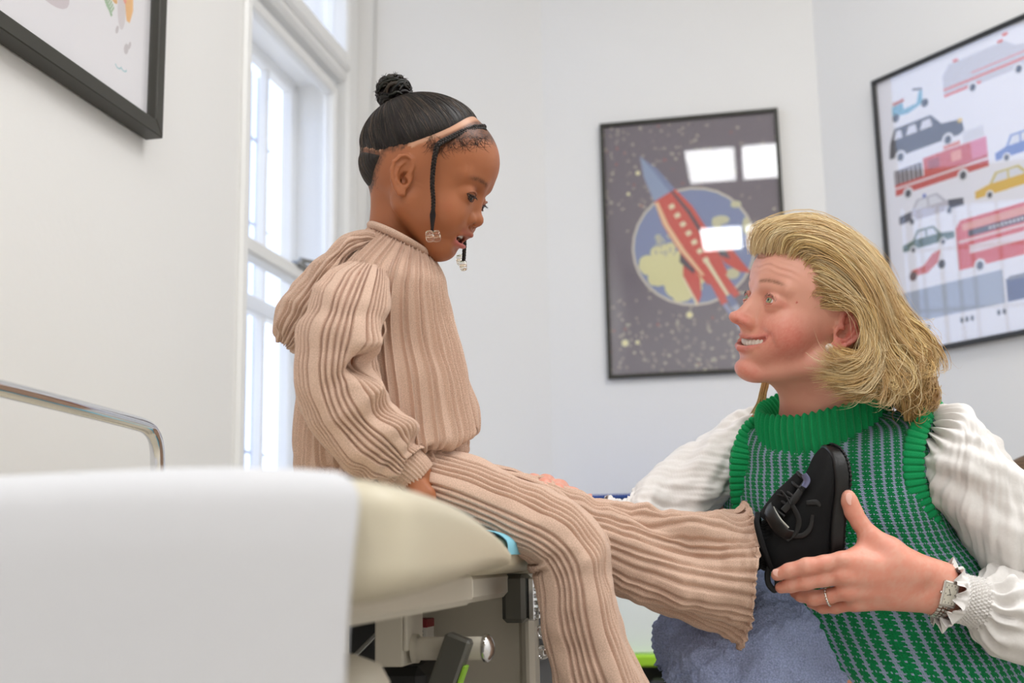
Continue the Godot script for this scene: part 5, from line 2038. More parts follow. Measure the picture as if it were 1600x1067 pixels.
	b.tube(curve([near.call(1207, 884, 0.010), near.call(1201, 897, 0.012), near.call(1203, 914, 0.012), near.call(1213, 924, 0.012), near.call(1217, 912, 0.012), near.call(1212, 894, 0.010)], 30), taper(30, 0.0018, 0.0018, 0.0018), 8, true, 2.0, lens_basis.z)
	put("heel_loop", b.mesh(), rubber, who)

# ---------------------------------------------------------------- the woman
var WH: Transform3D

func build_woman() -> void:
	var who := thing("person", "woman with wavy blonde hair in a green knit vest holding up the girl's black shoe", "person", P(1330, 900, 1.60))
	var o := who.position
	# head frame: x is ahead (to the left of the picture), y up, z away from the lens
	var hb := lens_basis * Basis(Vector3.UP, PI) * Basis(Vector3(0, 0, 1), deg_to_rad(20.8)) * Basis(Vector3.UP, deg_to_rad(15.0))
	WH = Transform3D(hb, P(1284, 512, 1.56) - o)
	var T := WH
	var inv := T.affine_inverse()
	var J := func(x: float, y: float, z: float) -> Vector3:
		return P(x, y, z) - o
	var skin := lin(230, 168, 146)
	var f := Field.new()
	# skull, forehead, face, jaw
	fell(f, T, Vector3(12, 40, 0), Vector3(92, 82, 73), 1)
	fell(f, T, Vector3(57, 44, 0), Vector3(58, 54, 61), 12)
	fell(f, T, Vector3(50, -14, 0), Vector3(46, 66, 54), 16)
	fcap2(f, T, Vector3(8, -46, 48), Vector3(64, -84, 12), 15, 12, 16)
	fell(f, T, Vector3(74, -85, 0), Vector3(19, 14.5, 19), 10)
	fell2(f, T, Vector3(62, -26, 36), Vector3(27, 28, 22), 16)
	fell(f, T, Vector3(74, -54, 0), Vector3(22, 22, 37), 10)
	# brows and eye hollows
	fcap2(f, T, Vector3(99, 21, 12), Vector3(86, 24, 44), 8, 7, 10)
	fell2(f, T, Vector3(108, 4, 32), Vector3(16, 10, 18), 8, Vector3(0, 0.3, 0), true)
	fell2(f, T, Vector3(87, 3, 31.5), Vector3(14.4, 13.6, 15), 3)
	fell2(f, T, Vector3(101, 3.0, 32.0), Vector3(9, 4.3, 11.0), 1.2, Vector3(0.05, 0.28, 0.0), true)
	# nose
	fcap(f, T, Vector3(98, 12, 0), Vector3(110, -22, 0), 6.5, 8.0, 8)
	fcap(f, T, Vector3(90, 8, 0), Vector3(99, -26, 0), 9, 12, 8)
	fell(f, T, Vector3(116, -29, 0), Vector3(10.5, 8.0, 8.8), 5)
	fell2(f, T, Vector3(104, -30.0, 10.5), Vector3(11.5, 7.0, 6.6), 4)
	fcap(f, T, Vector3(108, -34, 0), Vector3(95, -42, 0), 3.2, 5, 4)
	# smile crease: cheek against mouth
	fell2(f, T, Vector3(65, -29, 42), Vector3(17, 19, 13), 10)
	fcap2(f, T, Vector3(94, -33, 24), Vector3(85, -38, 44), 1.0, 1.0, 5, true)
	fcap2(f, T, Vector3(85, -38, 44), Vector3(68, -60, 50), 1.0, 0.6, 6, true)
	# lips round an open smile
	var upl := [[97.5, -48.5, 0.0, 3.4], [92.0, -47.0, 19.0, 2.8], [86.5, -44.0, 31.0, 2.3], [79.5, -39.5, 39.0, 1.5]]
	var lol := [[95.5, -64.5, 0.0, 4.8], [91.5, -60.0, 17.0, 4.2], [86.0, -51.0, 29.0, 3.0], [79.5, -40.5, 40.0, 1.5]]
	var gap := [[93.0, -55.0, 0.0, 5.4], [92.5, -53.5, 14.0, 5.2], [89.5, -49.5, 25.0, 4.4], [86.5, -45.5, 32.5, 3.4], [80.5, -40.0, 39.0, 1.2]]
	for row in [upl, lol]:
		for i in 3:
			fcap2(f, T, Vector3(row[i][0], row[i][1], row[i][2]), Vector3(row[i + 1][0], row[i + 1][1], row[i + 1][2]), row[i][3], row[i + 1][3], 4)
	for i in 4:
		fcap2(f, T, Vector3(gap[i][0], gap[i][1], gap[i][2]), Vector3(gap[i + 1][0], gap[i + 1][1], gap[i + 1][2]), gap[i][3], gap[i + 1][3], 1.6, true)
	fell(f, T, Vector3(80, -54.0, 0), Vector3(20, 5.6, 26), 2.0, Basis(), true)
	# groove under the lip
	fell(f, T, Vector3(98, -74, 0), Vector3(8, 4.2, 20), 6, Basis(), true)
	fell2(f, T, Vector3(110.5, -37.0, 8.5), Vector3(7.5, 2.8, 6.4), 1.2, Vector3(0.35, 0.15, 0.10), true)
	ear(f, T, Vector3(5, 1, 72), 1.0, 62, 0.18, 0.40)
	ear(f, T, Vector3(5, 1, -72), -1.0, 62, 0.18, 0.40)
	# neck
	var nk: Vector3 = inv * J.call(1292, 640, 1.60) * 1000.0
	fcap(f, T, Vector3(-12, -40, 0), nk, 46, 50, 22)
	fcap(f, T, Vector3(30, -70, 0), nk + Vector3(24, 0, 0), 20, 24, 24)
	# body under the clothes
	f.cap(J.call(1292, 650, 1.60), J.call(1320, 760, 1.62), 0.045, 0.10, 0.04)
	f.cap(J.call(1320, 760, 1.62), J.call(1385, 1060, 1.62), 0.11, 0.12, 0.04)
	f.cap(J.call(1430, 700, 1.60), J.call(1215, 715, 1.67), 0.04, 0.04, 0.04)
	f.cap(J.call(1475, 712, 1.545), J.call(1670, 935, 1.485), 0.034, 0.028, 0.015)
	f.cap(J.call(1670, 945, 1.475), J.call(1495, 932, 1.42), 0.026, 0.020, 0.015)
	f.cap(J.call(1195, 720, 1.71), J.call(1070, 800, 1.67), 0.03, 0.026, 0.02)
	f.cap(J.call(1070, 800, 1.67), J.call(920, 800, 1.56), 0.026, 0.022, 0.02)
	# thighs in the skirt
	f.cap(J.call(1390, 1060, 1.62), J.call(1150, 1030, 1.60), 0.10, 0.075, 0.04)
	woman_hands(f, J)
	var paint := func(p: Vector3, g: Vector3) -> Color:
		var q := inv * p * 1000.0
		var c := skin
		var az := absf(q.z)
		var n1 := folds_noise.get_noise_3d(q.x * 0.05, q.y * 0.05, q.z * 0.05)
		var n2 := folds_noise.get_noise_3d(q.x * 0.25, q.y * 0.25, q.z * 0.25)
		if q.length() < 190.0:
			# flush of the skin, mottled: cheeks, nose, ears, chin, neck
			var fl := 0.75 * gauss(q.x - 64.0, 34.0) * gauss(q.y + 34.0, 30.0) * smoothstep(12.0, 30.0, az)
			fl += 0.7 * gauss(q.x - 116.0, 14.0) * gauss(q.y + 32.0, 14.0)
			fl += 0.9 * smoothstep(66.0, 74.0, az) * gauss(q.x - 5.0, 34.0) * smoothstep(45.0, 30.0, q.y)
			fl += 0.5 * gauss(q.y + 88.0, 14.0) * smoothstep(50.0, 80.0, q.x)
			fl += 0.35 * smoothstep(-95.0, -125.0, q.y)
			c = c.lerp(lin(212, 108, 94), clampf(fl * (0.9 + 0.15 * n1 + 0.40 * n2), 0.0, 0.9))
			# lips
			var up := gauss(q.y + 48.8 - az * az * 0.0062, 3.0) * smoothstep(44.0, 38.0, az) * smoothstep(70.0, 76.0, q.x)
			var lo := gauss(q.y + 65.0 - az * az * 0.0165, 4.2) * smoothstep(42.0, 36.0, az) * smoothstep(68.0, 76.0, q.x)
			c = c.lerp(lin(200, 112, 102), clampf(maxf(up, lo) * 1.0, 0, 0.8))
			# inside of the mouth
			if az < 26.0 and q.x > 50.0 and q.x < 88.0 - az * az * 0.008 and q.y < -48.0 + az * az * 0.006 and q.y > -63.0 + az * az * 0.015:
				c = lin(120, 52, 50)
			# brows
			var by := 23.0 + 4.5 * sin(clampf((az - 12.0) / 40.0, 0, 1) * PI * 0.8)
			var br := gauss(q.y - by, 2.2) * smoothstep(10.0, 16.0, az) * smoothstep(54.0, 40.0, az) * (1.0 if q.x > 50 else 0.0)
			c = c.lerp(lin(140, 92, 66), br * (0.8 + 0.4 * n2))
			# rims of the eyes
			var ed := Vector2((q.y - 3.0) / 7.0, (az - 32.0) / 15.0).length()
			if q.x > 70.0:
				c = c.lerp(lin(206, 124, 104), gauss(ed - 1.0, 0.22) * 0.7)
			# small moles
			for m in [[72.0, 12.0, 1.0], [86.0, -6.0, 0.7]]:
				if q.z < 0.0 and Vector2(q.x - m[0], q.y - m[1]).length() < m[2]:
					c = lin(190, 60, 50)
		else:
			c = c.lerp(lin(228, 142, 118), clampf(0.35 + 0.6 * n1 + 0.4 * n2, 0.0, 0.6))
		return c
	var buf := Buf.new()
	var hc := T.origin
	f.mesh_into(buf, hc + Vector3(-0.14, -0.125, -0.125), hc + Vector3(0.13, 0.15, 0.125), 0.0022, paint)
	var fine: Array[AABB] = [AABB(hc - Vector3(0.14, 0.12, 0.125), Vector3(0.27, 0.28, 0.25)), box_of(J.call(1188, 980, 1.47), J.call(1496, 750, 1.34)), box_of(J.call(815, 830, 1.60), J.call(915, 722, 1.41))]
	woman_wrinkles(buf, inv, T)
	var k0 := buf.v.size()
	f.mesh_into(buf, J.call(1188, 980, 1.47), J.call(1506, 750, 1.34), 0.0026, paint)
	f.mesh_into(buf, J.call(815, 830, 1.60), J.call(925, 722, 1.41), 0.0026, paint)
	f.mesh_into(buf, J.call(1020, 1190, 1.80), J.call(1720, 662, 1.42), 0.014, paint, fine)
	var sk := vmat(0.42, 0.5)
	sk.subsurf_scatter_enabled = true
	sk.subsurf_scatter_strength = 0.08
	sk.normal_enabled = true
	sk.normal_texture = noise_tex(0.2, 35, 256, 3, true, 1.6)
	sk.normal_scale = 0.14
	sk.uv1_triplanar = true
	sk.uv1_scale = Vector3(26, 26, 26)
	M.skin_woman = sk
	put("body", buf.mesh(), sk, who)
	for s in [1.0, -1.0]:
		eyeball(who, "eye", mm(T, 86.8, 3.0, 31.5 * s), 0.0129, T.basis * Vector3(1.0, 0.06, 0.12 * s - 0.06), lin(150, 152, 110), lin(226, 216, 210))
	eyelids(who, T, Vector3(86.8, 3.0, 31.5), 13.0, -0.62, 1.02, 0.36, -0.30, 0.60, lin(206, 120, 102), lin(230, 164, 142), sk, 3.2, 0.0)
	# teeth: an upper row that shows, a little of the lower
	for k in 14:
		var a := (k - 6.5) * 0.152
		var b := Buf.new()
		var w := 0.0042 if absf(k - 6.5) < 1.0 else 0.0036
		b.ball(mm(T, 59.5 + 30.5 * cos(a), -52.4 - (0.5 if absf(k - 6.5) < 1.0 else 0.0) + a * a * 10.5, 42.0 * sin(a)), Vector3(0.0028, 0.0052, w), T.basis * Basis(Vector3.UP, -a), 16)
		put("tooth", b.mesh(), M.tooth, who)
	for k in 10:
		var a := (k - 4.5) * 0.20
		var b := Buf.new()
		b.ball(mm(T, 58.0 + 29.0 * cos(a), -61.5 + a * a * 6.5, 24.0 * sin(a)), Vector3(0.0024, 0.0036, 0.0029), T.basis * Basis(Vector3.UP, -a), 12)
		put("tooth", b.mesh(), M.tooth, who)
	var b := Buf.new()
	# pearl ear stud
	b.ball(P(1298, 543, 1.478) - o, Vector3(0.0050, 0.0050, 0.0050), Basis(), 24)
	var pearl := mat(rgb8(240, 230, 224), 0.18)
	pearl.clearcoat_enabled = true
	pearl.clearcoat = 0.7
	put("pearl_earring", b.mesh(), pearl, who)
	woman_hair(who, T, inv, f)
	woman_clothes(who, J)

func woman_wrinkles(buf: Buf, inv: Transform3D, T: Transform3D) -> void:
	# raised brow: rows of creases across the forehead; fine folds at the eye
	var n := buf.v.size()
	for i in n:
		var q: Vector3 = inv * buf.v[i] * 1000.0
		if q.x < 40.0 or q.y < -30.0 or q.y > 85.0:
			continue
		var az := absf(q.z)
		var d := 0.0
		var slope := 0.0
		if q.y > 26.0:
			var w := smoothstep(29.0, 33.0, q.y - 4.0 * sin(clampf((az - 12.0) / 40.0, 0, 1) * PI)) * smoothstep(72.0, 60.0, q.y) * smoothstep(60.0, 46.0, az)
			var yy := q.y - 5.0 * sin(clampf((az - 6.0) / 52.0, 0, 1) * PI) + 1.2 * sin(az * 0.21)
			var ph := yy / 8.0 * TAU
			slope = w * 0.62 * sin(ph) * (0.65 + 0.35 * sin(yy * 0.35))
		if slope != 0.0:
			var nn := buf.n[i]
			var up := T.basis.y
			var tang := (up - nn * up.dot(nn))
			buf.n[i] = (nn - tang * slope * 0.8).normalized()
			d = 0.0

func woman_hands(f: Field, J: Callable) -> void:
	# a chain of joints: [x, y, z, radius in mm]
	var chain := func(pts: Array, k: float) -> void:
		for i in pts.size() - 1:
			f.cap(J.call(pts[i][0], pts[i][1], pts[i][2]), J.call(pts[i + 1][0], pts[i + 1][1], pts[i + 1][2]), pts[i][3] * 0.001, pts[i + 1][3] * 0.001, k)
	# near (left) hand under the heel of the shoe: wrist, back of the hand
	chain.call([[1520, 932, 1.425, 20], [1472, 924, 1.410, 23.0]], 0.012)
	chain.call([[1475, 906, 1.410, 20.5], [1400, 878, 1.398, 18]], 0.012)
	chain.call([[1472, 938, 1.412, 19.5], [1400, 930, 1.404, 16]], 0.012)
	chain.call([[1420, 890, 1.398, 17], [1330, 880, 1.386, 12.0]], 0.010)
	chain.call([[1420, 905, 1.398, 16], [1328, 902, 1.386, 11.6]], 0.010)
	chain.call([[1420, 922, 1.402, 15], [1332, 926, 1.392, 11.0]], 0.010)
	chain.call([[1425, 934, 1.408, 14], [1340, 944, 1.402, 10.4]], 0.010)
	# knuckles
	for q in [[1318, 876, 1.383, 10.0], [1318, 901, 1.383, 10.0], [1323, 926, 1.389, 9.4]]:
		f.ell(J.call(q[0], q[1], q[2]), Vector3(1.1, 0.95, 0.95) * q[3] * 0.001, 0.006)
	# fingers
	chain.call([[1318, 877, 1.386, 10.4], [1290, 882, 1.386, 9.4], [1263, 886, 1.388, 9.6], [1235, 893, 1.395, 8.5], [1216, 900, 1.402, 7.2]], 0.004)
	chain.call([[1318, 902, 1.387, 10.2], [1288, 906, 1.391, 9.2], [1261, 911, 1.395, 9.4], [1238, 916, 1.402, 8.2], [1222, 920, 1.409, 7.0]], 0.004)
	chain.call([[1323, 927, 1.392, 9.6], [1297, 933, 1.400, 8.8], [1273, 936, 1.408, 8.8], [1254, 932, 1.420, 7.8], [1244, 927, 1.430, 6.8]], 0.004)
	chain.call([[1336, 944, 1.402, 8.8], [1308, 950, 1.414, 7.8], [1288, 950, 1.424, 7.6], [1270, 944, 1.434, 6.6]], 0.004)
	# thumb, up along the sole
	chain.call([[1425, 893, 1.402, 16], [1392, 862, 1.403, 14], [1361, 838, 1.406, 11.6]], 0.012)
	chain.call([[1361, 838, 1.406, 11.4], [1346, 818, 1.409, 9.6], [1336, 801, 1.411, 10.0], [1330, 785, 1.412, 9.2], [1328, 776, 1.412, 7.6]], 0.005)
	# web between thumb and forefinger
	chain.call([[1366, 853, 1.408, 10], [1338, 868, 1.396, 8]], 0.014)
	# creases at the finger joints and the edge of each nail are cut by thin capsules
	for q in [[1263, 884, 1.379, 4.0], [1262, 910, 1.386, 4.0]]:
		for k in 3:
			var x: float = q[0] - 4.0 + 4.0 * k
			f.cap(J.call(x, q[1] - 7, q[2] - 0.0006), J.call(x + 1, q[1] + 6, q[2] - 0.0006), 0.0006, 0.0006, 0.0012, true)
	# far (right) hand, reaching over the girl's raised knee from behind: the fingers bend over its top
	chain.call([[985, 815, 1.565, 22], [925, 806, 1.565, 20], [885, 800, 1.565, 15]], 0.012)
	for q in [[852, 743, 0.0], [873, 751, 0.004], [893, 763, 0.008], [833, 742, 0.018]]:
		var z: float = 1.44 + q[2]
		chain.call([[q[0] + 22, 806, z + 0.115, 13], [q[0] + 12, q[1] + 28, z + 0.105, 10], [q[0] + 3, q[1] + 12, z + 0.072, 9.6], [q[0], q[1] + 11, z + 0.040, 9.2], [q[0] - 2, q[1] + 17, z + 0.014, 8.6], [q[0] - 1, q[1] + 28, z + 0.002, 7.4]], 0.005)

# a place on the woman's head, read off an enlargement of the photograph, depth metres nearer than the middle of the head
func wz(o: Vector3, zx: float, zy: float, depth: float) -> Vector3:
	return P(1010.0 + zx * 0.36875, 320.0 + zy * 0.36875, 1.56 - depth) - o

# locks between neighbouring guide curves: each a clump of fine hairs that meet at the tip
func locks(b: Buf, o: Vector3, guides: Array, count: int, hairs: int, g: RandomNumberGenerator, spread: float, thick: float, shades: Array, jitter: float, lift: float, s0 := 0.0, s1 := 1.0, mirror := false, end_cut := 0.25, wave := 0.0025) -> void:
	var k := guides.size()
	var m: int = guides[0].size()
	for c in count:
		var s := lerpf(s0, s1, (c + g.randf()) / count) * (k - 1)
		var i := mini(int(s), k - 2)
		var t := s - i
		var off := Vector3(g.randfn(0, jitter), g.randfn(0, jitter), g.randfn(0, jitter))
		var off2 := Vector3(g.randfn(0, jitter), g.randfn(0, jitter), g.randfn(0, jitter)) * 2.2
		var up := g.randf() * lift
		var ph := g.randf() * TAU
		var wl := g.randf_range(0.8, 1.7)
		var pts := []
		for j in m:
			var a: Array = guides[i][j]
			var e: Array = guides[i + 1][j]
			var f := float(j) / (m - 1)
			var dz := lerpf(a[2], e[2], t) + up
			var w := wz(o, lerpf(a[0], e[0], t), lerpf(a[1], e[1], t), -dz if mirror else dz)
			w += (lens_basis.x * sin(ph + f * TAU * wl) + lens_basis.y * cos(ph * 2.0 + f * TAU * wl) + lens_basis.z * 0.7 * sin(ph * 3.0 + f * TAU * wl)) * wave * smoothstep(0.0, 0.4, f)
			pts.append(w + off.lerp(off2, f) * (0.35 if j == 0 else 1.0))
		var v := g.randf()
		var c0: Color = shades[mini(int(v * shades.size()), shades.size() - 1)]
		var seg := 20
		var whole := curve(pts, seg)
		for h in hairs:
			var from := int(g.randf() * 3.0)
			var upto := seg - int(g.randf() * seg * end_cut)
			var q0 := Vector3(g.randfn(0, 1), g.randfn(0, 1), g.randfn(0, 0.6)) * spread
			var q1 := q0.rotated(lens_basis.z, g.randf_range(-1.2, 1.2))
			var cv := PackedVector3Array()
			var rr := PackedFloat32Array()
			var n := upto - from
			var base := thick * g.randf_range(0.6, 1.3)
			for j in n:
				var f := float(from + j) / (seg - 1)
				var u := float(j) / (n - 1)
				cv.append(whole[from + j] + q0.lerp(q1, f) * (0.45 + 0.55 * sin(PI * clampf(f * 0.9 + 0.08, 0.0, 1.0))))
				rr.append(base * (0.35 + 0.65 * smoothstep(0.0, 0.12, u)) * (1.0 - 0.85 * smoothstep(0.6, 1.0, u)))
			b.tint = c0.lerp(shades[g.randi() % shades.size()], g.randf() * 0.7)
			b.tube(cv, rr, 4, false, 0.7, lens_basis.z)

func woman_hair(who: Node3D, T: Transform3D, inv: Transform3D, skull: Field) -> void:
	var o := who.position
	var g := RandomNumberGenerator.new()
	g.seed = 31
	var light := [lin(246, 228, 188), lin(240, 216, 166), lin(230, 200, 146), lin(212, 178, 124), lin(244, 222, 178), lin(198, 158, 106)]
	var mid := [lin(238, 205, 146), lin(218, 182, 120), lin(199, 160, 103), lin(175, 135, 83), lin(248, 223, 165)]
	var dark := [lin(160, 120, 71), lin(184, 143, 86), lin(141, 105, 62), lin(203, 163, 101)]
	# the mass under the locks
	var f := Field.new()
	fell(f, T, Vector3(0, 42, 0), Vector3(78, 79, 73), 1)
	fell(f, T, Vector3(-44, -10, 0), Vector3(36, 58, 64), 25)
	f.ell(wz(o, 980, 570, 0.02), Vector3(0.036, 0.060, 0.05), 0.02)
	f.ell(wz(o, 1095, 610, 0.0), Vector3(0.027, 0.040, 0.036), 0.02)
	f.ell(wz(o, 1010, 690, 0.035), Vector3(0.045, 0.036, 0.045), 0.02)
	f.ell(wz(o, 900, 690, 0.07), Vector3(0.028, 0.02, 0.016), 0.015)
	f.ell(wz(o, 1150, 800, 0.0), Vector3(0.030, 0.036, 0.034), 0.015)
	var mass := Buf.new()
	var hc := T.origin
	var shade := lin(150, 112, 64)
	f.mesh_into(mass, hc + Vector3(-0.16, -0.17, -0.14), hc + Vector3(0.17, 0.16, 0.13), 0.0055, func(p: Vector3, gg: Vector3) -> Color: return shade)
	var hm := vmat(0.46, 0.5)
	var hair := put("hair", mass.mesh(), hm, who)
	var A := [
		[[452, 208, 0.0], [462, 130, 0.0], [512, 84, 0.0], [690, 62, 0.0], [860, 125, 0.0], [985, 235, 0.0], [1045, 355, 0.0], [1085, 465, 0.0]],
		[[468, 202, 0.03], [494, 124, 0.03], [574, 82, 0.032], [730, 86, 0.037], [885, 165, 0.043], [985, 285, 0.048], [1042, 405, 0.05], [1095, 515, 0.045]],
		[[530, 202, 0.046], [555, 126, 0.05], [640, 102, 0.055], [780, 128, 0.06], [900, 220, 0.065], [980, 335, 0.07], [1038, 470, 0.07], [1095, 585, 0.06]],
		[[600, 215, 0.056], [640, 150, 0.061], [725, 145, 0.068], [840, 200, 0.074], [925, 300, 0.079], [984, 420, 0.081], [1028, 540, 0.079], [1072, 640, 0.07]],
		[[652, 265, 0.061], [690, 205, 0.067], [770, 220, 0.074], [860, 288, 0.079], [932, 388, 0.084], [975, 490, 0.087], [1005, 600, 0.086], [1020, 690, 0.08]],
		[[678, 325, 0.063], [714, 275, 0.069], [780, 300, 0.076], [865, 365, 0.082], [935, 445, 0.087], [962, 540, 0.090], [968, 640, 0.089], [970, 720, 0.085]],
		[[706, 395, 0.063], [738, 356, 0.069], [795, 368, 0.076], [862, 398, 0.083], [920, 448, 0.088], [948, 530, 0.092], [946, 620, 0.094], [920, 700, 0.092]],
		[[728, 446, 0.062], [756, 436, 0.068], [800, 428, 0.075], [852, 414, 0.082], [908, 428, 0.088], [938, 500, 0.093], [938, 590, 0.096], [900, 660, 0.096]]]
	var B := [
		[[928, 470, 0.090], [948, 555, 0.097], [925, 620, 0.101], [855, 640, 0.103], [795, 632, 0.102], [752, 590, 0.099]],
		[[935, 520, 0.093], [950, 600, 0.100], [925, 668, 0.103], [865, 690, 0.104], [800, 684, 0.103], [752, 640, 0.100]],
		[[958, 560, 0.091], [965, 640, 0.097], [935, 706, 0.101], [870, 730, 0.103], [800, 735, 0.102], [735, 748, 0.099]],
		[[985, 600, 0.088], [985, 680, 0.093], [950, 740, 0.098], [890, 768, 0.100], [835, 770, 0.099], [780, 775, 0.097]],
		[[1010, 610, 0.084], [1012, 690, 0.090], [990, 755, 0.094], [950, 785, 0.096], [900, 792, 0.096], [850, 775, 0.095]]]
	var C := [
		[[1050, 350, 0.005], [1105, 455, 0.01], [1165, 530, 0.015], [1212, 605, 0.02], [1215, 675, 0.03], [1180, 712, 0.05]],
		[[1040, 420, 0.045], [1090, 512, 0.05], [1150, 585, 0.052], [1190, 650, 0.055], [1190, 712, 0.062], [1140, 722, 0.07]],
		[[1030, 480, 0.066], [1072, 570, 0.07], [1125, 632, 0.074], [1160, 690, 0.078], [1138, 742, 0.082], [1085, 750, 0.086]],
		[[1000, 540, 0.080], [1022, 630, 0.085], [1062, 692, 0.088], [1088, 742, 0.091], [1066, 785, 0.093], [1012, 782, 0.095]],
		[[970, 600, 0.088], [988, 680, 0.093], [1014, 742, 0.096], [1036, 790, 0.097], [1012, 812, 0.098], [940, 770, 0.099]]]
	var b := Buf.new()
	b.any_color = true
	locks(b, o, A, 80, 12, g, 0.0026, 0.0006, dark, 0.0012, 0.0, 0.62, 1.0)
	locks(b, o, A, 150, 14, g, 0.0032, 0.00052, light, 0.0024, 0.004, 0.0, 0.80)
	locks(b, o, A, 70, 11, g, 0.0028, 0.0005, mid, 0.0026, 0.008, 0.35, 1.0)
	locks(b, o, A, 60, 7, g, 0.0034, 0.0011, mid, 0.0022, 0.004, 0.0, 1.0, true)
	put("sweep", b.mesh(), hm, hair)
	b = Buf.new()
	b.any_color = true
	locks(b, o, C, 90, 11, g, 0.0036, 0.0007, mid, 0.0036, 0.006, 0.0, 1.0, false, 0.2, 0.004)
	locks(b, o, C, 40, 8, g, 0.0036, 0.0011, mid, 0.0035, 0.004, 0.0, 1.0, true, 0.2, 0.004)
	locks(b, o, C, 60, 12, g, 0.0028, 0.0005, light, 0.0040, 0.010, 0.0, 1.0, false, 0.3, 0.004)
	locks(b, o, B, 60, 11, g, 0.0028, 0.0006, mid, 0.0034, 0.003, 0.0, 1.0, false, 0.2, 0.003)
	locks(b, o, B, 70, 12, g, 0.0024, 0.0005, light, 0.0038, 0.009, 0.0, 1.0, false, 0.25, 0.003)
	put("flips", b.mesh(), hm, hair)
	# the low coil of curls at the nape
	b = Buf.new()
	b.any_color = true
	for k in 620:
		var cx := 1150.0 + g.randfn(0, 34)
		var cy := 805.0 + g.randfn(0, 42)
		var r0 := g.randf_range(34, 78)
		var a0 := g.randf() * TAU
		var span := g.randf_range(1.6, 3.6)
		var dz := g.randf_range(0.0, 0.068)
		var pts := []
		for j in 7:
			var a := a0 + span * j / 6.0
			var rr := r0 * (1.0 - 0.10 * j)
			pts.append(wz(o, clampf(cx + cos(a) * rr * 0.85, 1035, 1258), cy + sin(a) * rr, dz + 0.018 * sin(a * 0.8 + k) - 0.0004 * absf(cx - 1150)))
		var v := g.randf()
		b.tint = dark[g.randi() % 4].lerp(mid[g.randi() % 5], v)
		b.tube(curve(pts, 22), taper(22, 0.0005, 0.0011 * g.randf_range(0.6, 1.1), 0.0004), 4, false, 0.7, lens_basis.z)
	for k in 160:
		# locks that feed the coil from above
		var x0 := g.randf_range(1030, 1190)
		var pts := [wz(o, x0, 640 + g.randf() * 40, 0.07), wz(o, x0 + 10, 720, 0.078), wz(o, lerpf(x0, 1150, 0.4), 800 + g.randf() * 30, 0.07), wz(o, lerpf(x0, 1130, 0.7), 890 + g.randf() * 30, 0.05)]
		b.tint = dark[g.randi() % 4].lerp(mid[g.randi() % 5], g.randf())
		b.tube(curve(pts, 20), taper(20, 0.0006, 0.0010, 0.0004), 4, false, 0.6, lens_basis.z)
	put("coil", b.mesh(), hm, hair)
	# single hairs that stand away, and those of the far side below the chin
	b = Buf.new()
	b.any_color = true
	locks(b, o, A, 110, 1, g, 0.001, 0.00035, light, 0.0050, 0.012, 0.0, 1.0, false, 0.3, 0.006)
	locks(b, o, C, 110, 1, g, 0.001, 0.00035, light, 0.009, 0.012, 0.0, 1.0, false, 0.3, 0.008)
	locks(b, o, B, 80, 1, g, 0.001, 0.00035, light, 0.007, 0.012, 0.0, 1.0, false, 0.3, 0.006)
	for k in 26:
		var x0 := 478.0 + g.randf() * 30.0
		var pts := [wz(o, x0 + 20, 740, -0.09), wz(o, x0 + 8, 790, -0.092), wz(o, x0 - 10 + g.randf() * 12, 840, -0.094), wz(o, x0 - 40 + g.randf() * 24, 885 + g.randf() * 15, -0.094)]
		b.tint = mid[g.randi() % 5]
		b.tube(curve(pts, 14), taper(14, 0.0008, 0.0008, 0.0003), 5, false)
	put("loose_hairs", b.mesh(), hm, hair).set_meta("kind", "stuff")

func knit_pattern() -> ImageTexture:
	# four columns by eight rows of a two-colour slip stitch: pale blue chains with side stitches on green
	var w := 256
	var h := 256
	var im := Image.create(w, h, false, Image.FORMAT_RGB8)
	var g := RandomNumberGenerator.new()
	g.seed = 9
	var green := rgb8(18, 160, 92)
	var blue := rgb8(184, 204, 232)
	for y in h:
		for x in w:
			var cx := fposmod(x / 64.0, 1.0)
			var ry := fposmod(y / 32.0, 1.0)
			var row := int(y / 32.0)
			var zig := 0.5 + 0.035 * (1.0 if ry < 0.5 else -1.0)
			var d := absf(cx - zig)
			var on := d < 0.13
			# side stitches: short bars that lean
			var bar := absf(ry - 0.35 - absf(cx - 0.5) * 0.30)
			if d < 0.29 and bar < 0.15:
				on = true
			var shift := fposmod(cx + 0.5, 1.0)
			if row % 2 == 0 and absf(shift - 0.5) < 0.06 and absf(ry - 0.5) < 0.16:
				on = true
			var c := blue if on else green
			im.set_pixel(x, y, c.darkened(g.randf() * 0.10))
	return ImageTexture.create_from_image(im)

func knit_relief() -> ImageTexture:
	var w := 256
	var h := 256
	var im := Image.create(w, h, false, Image.FORMAT_RGB8)
	for y in h:
		for x in w:
			# V shaped stitches, four to a column
			var cx := fposmod(x / 16.0, 1.0)
			var ry := fposmod(y / 16.0 + absf(cx - 0.5) * 0.9, 1.0)
			var hh := (1.0 - pow(absf(ry - 0.5) * 2.0, 2.0)) * (0.35 + 0.65 * sin(absf(cx - 0.5) * 2.0 * PI))
			var col := 0.5 + 0.5 * cos((x / 64.0 - 0.5) * TAU)
			var v := clampf(hh * 0.7 + col * 0.3, 0.0, 1.0)
			im.set_pixel(x, y, Color(v, v, v))
	return ImageTexture.create_from_image(im)

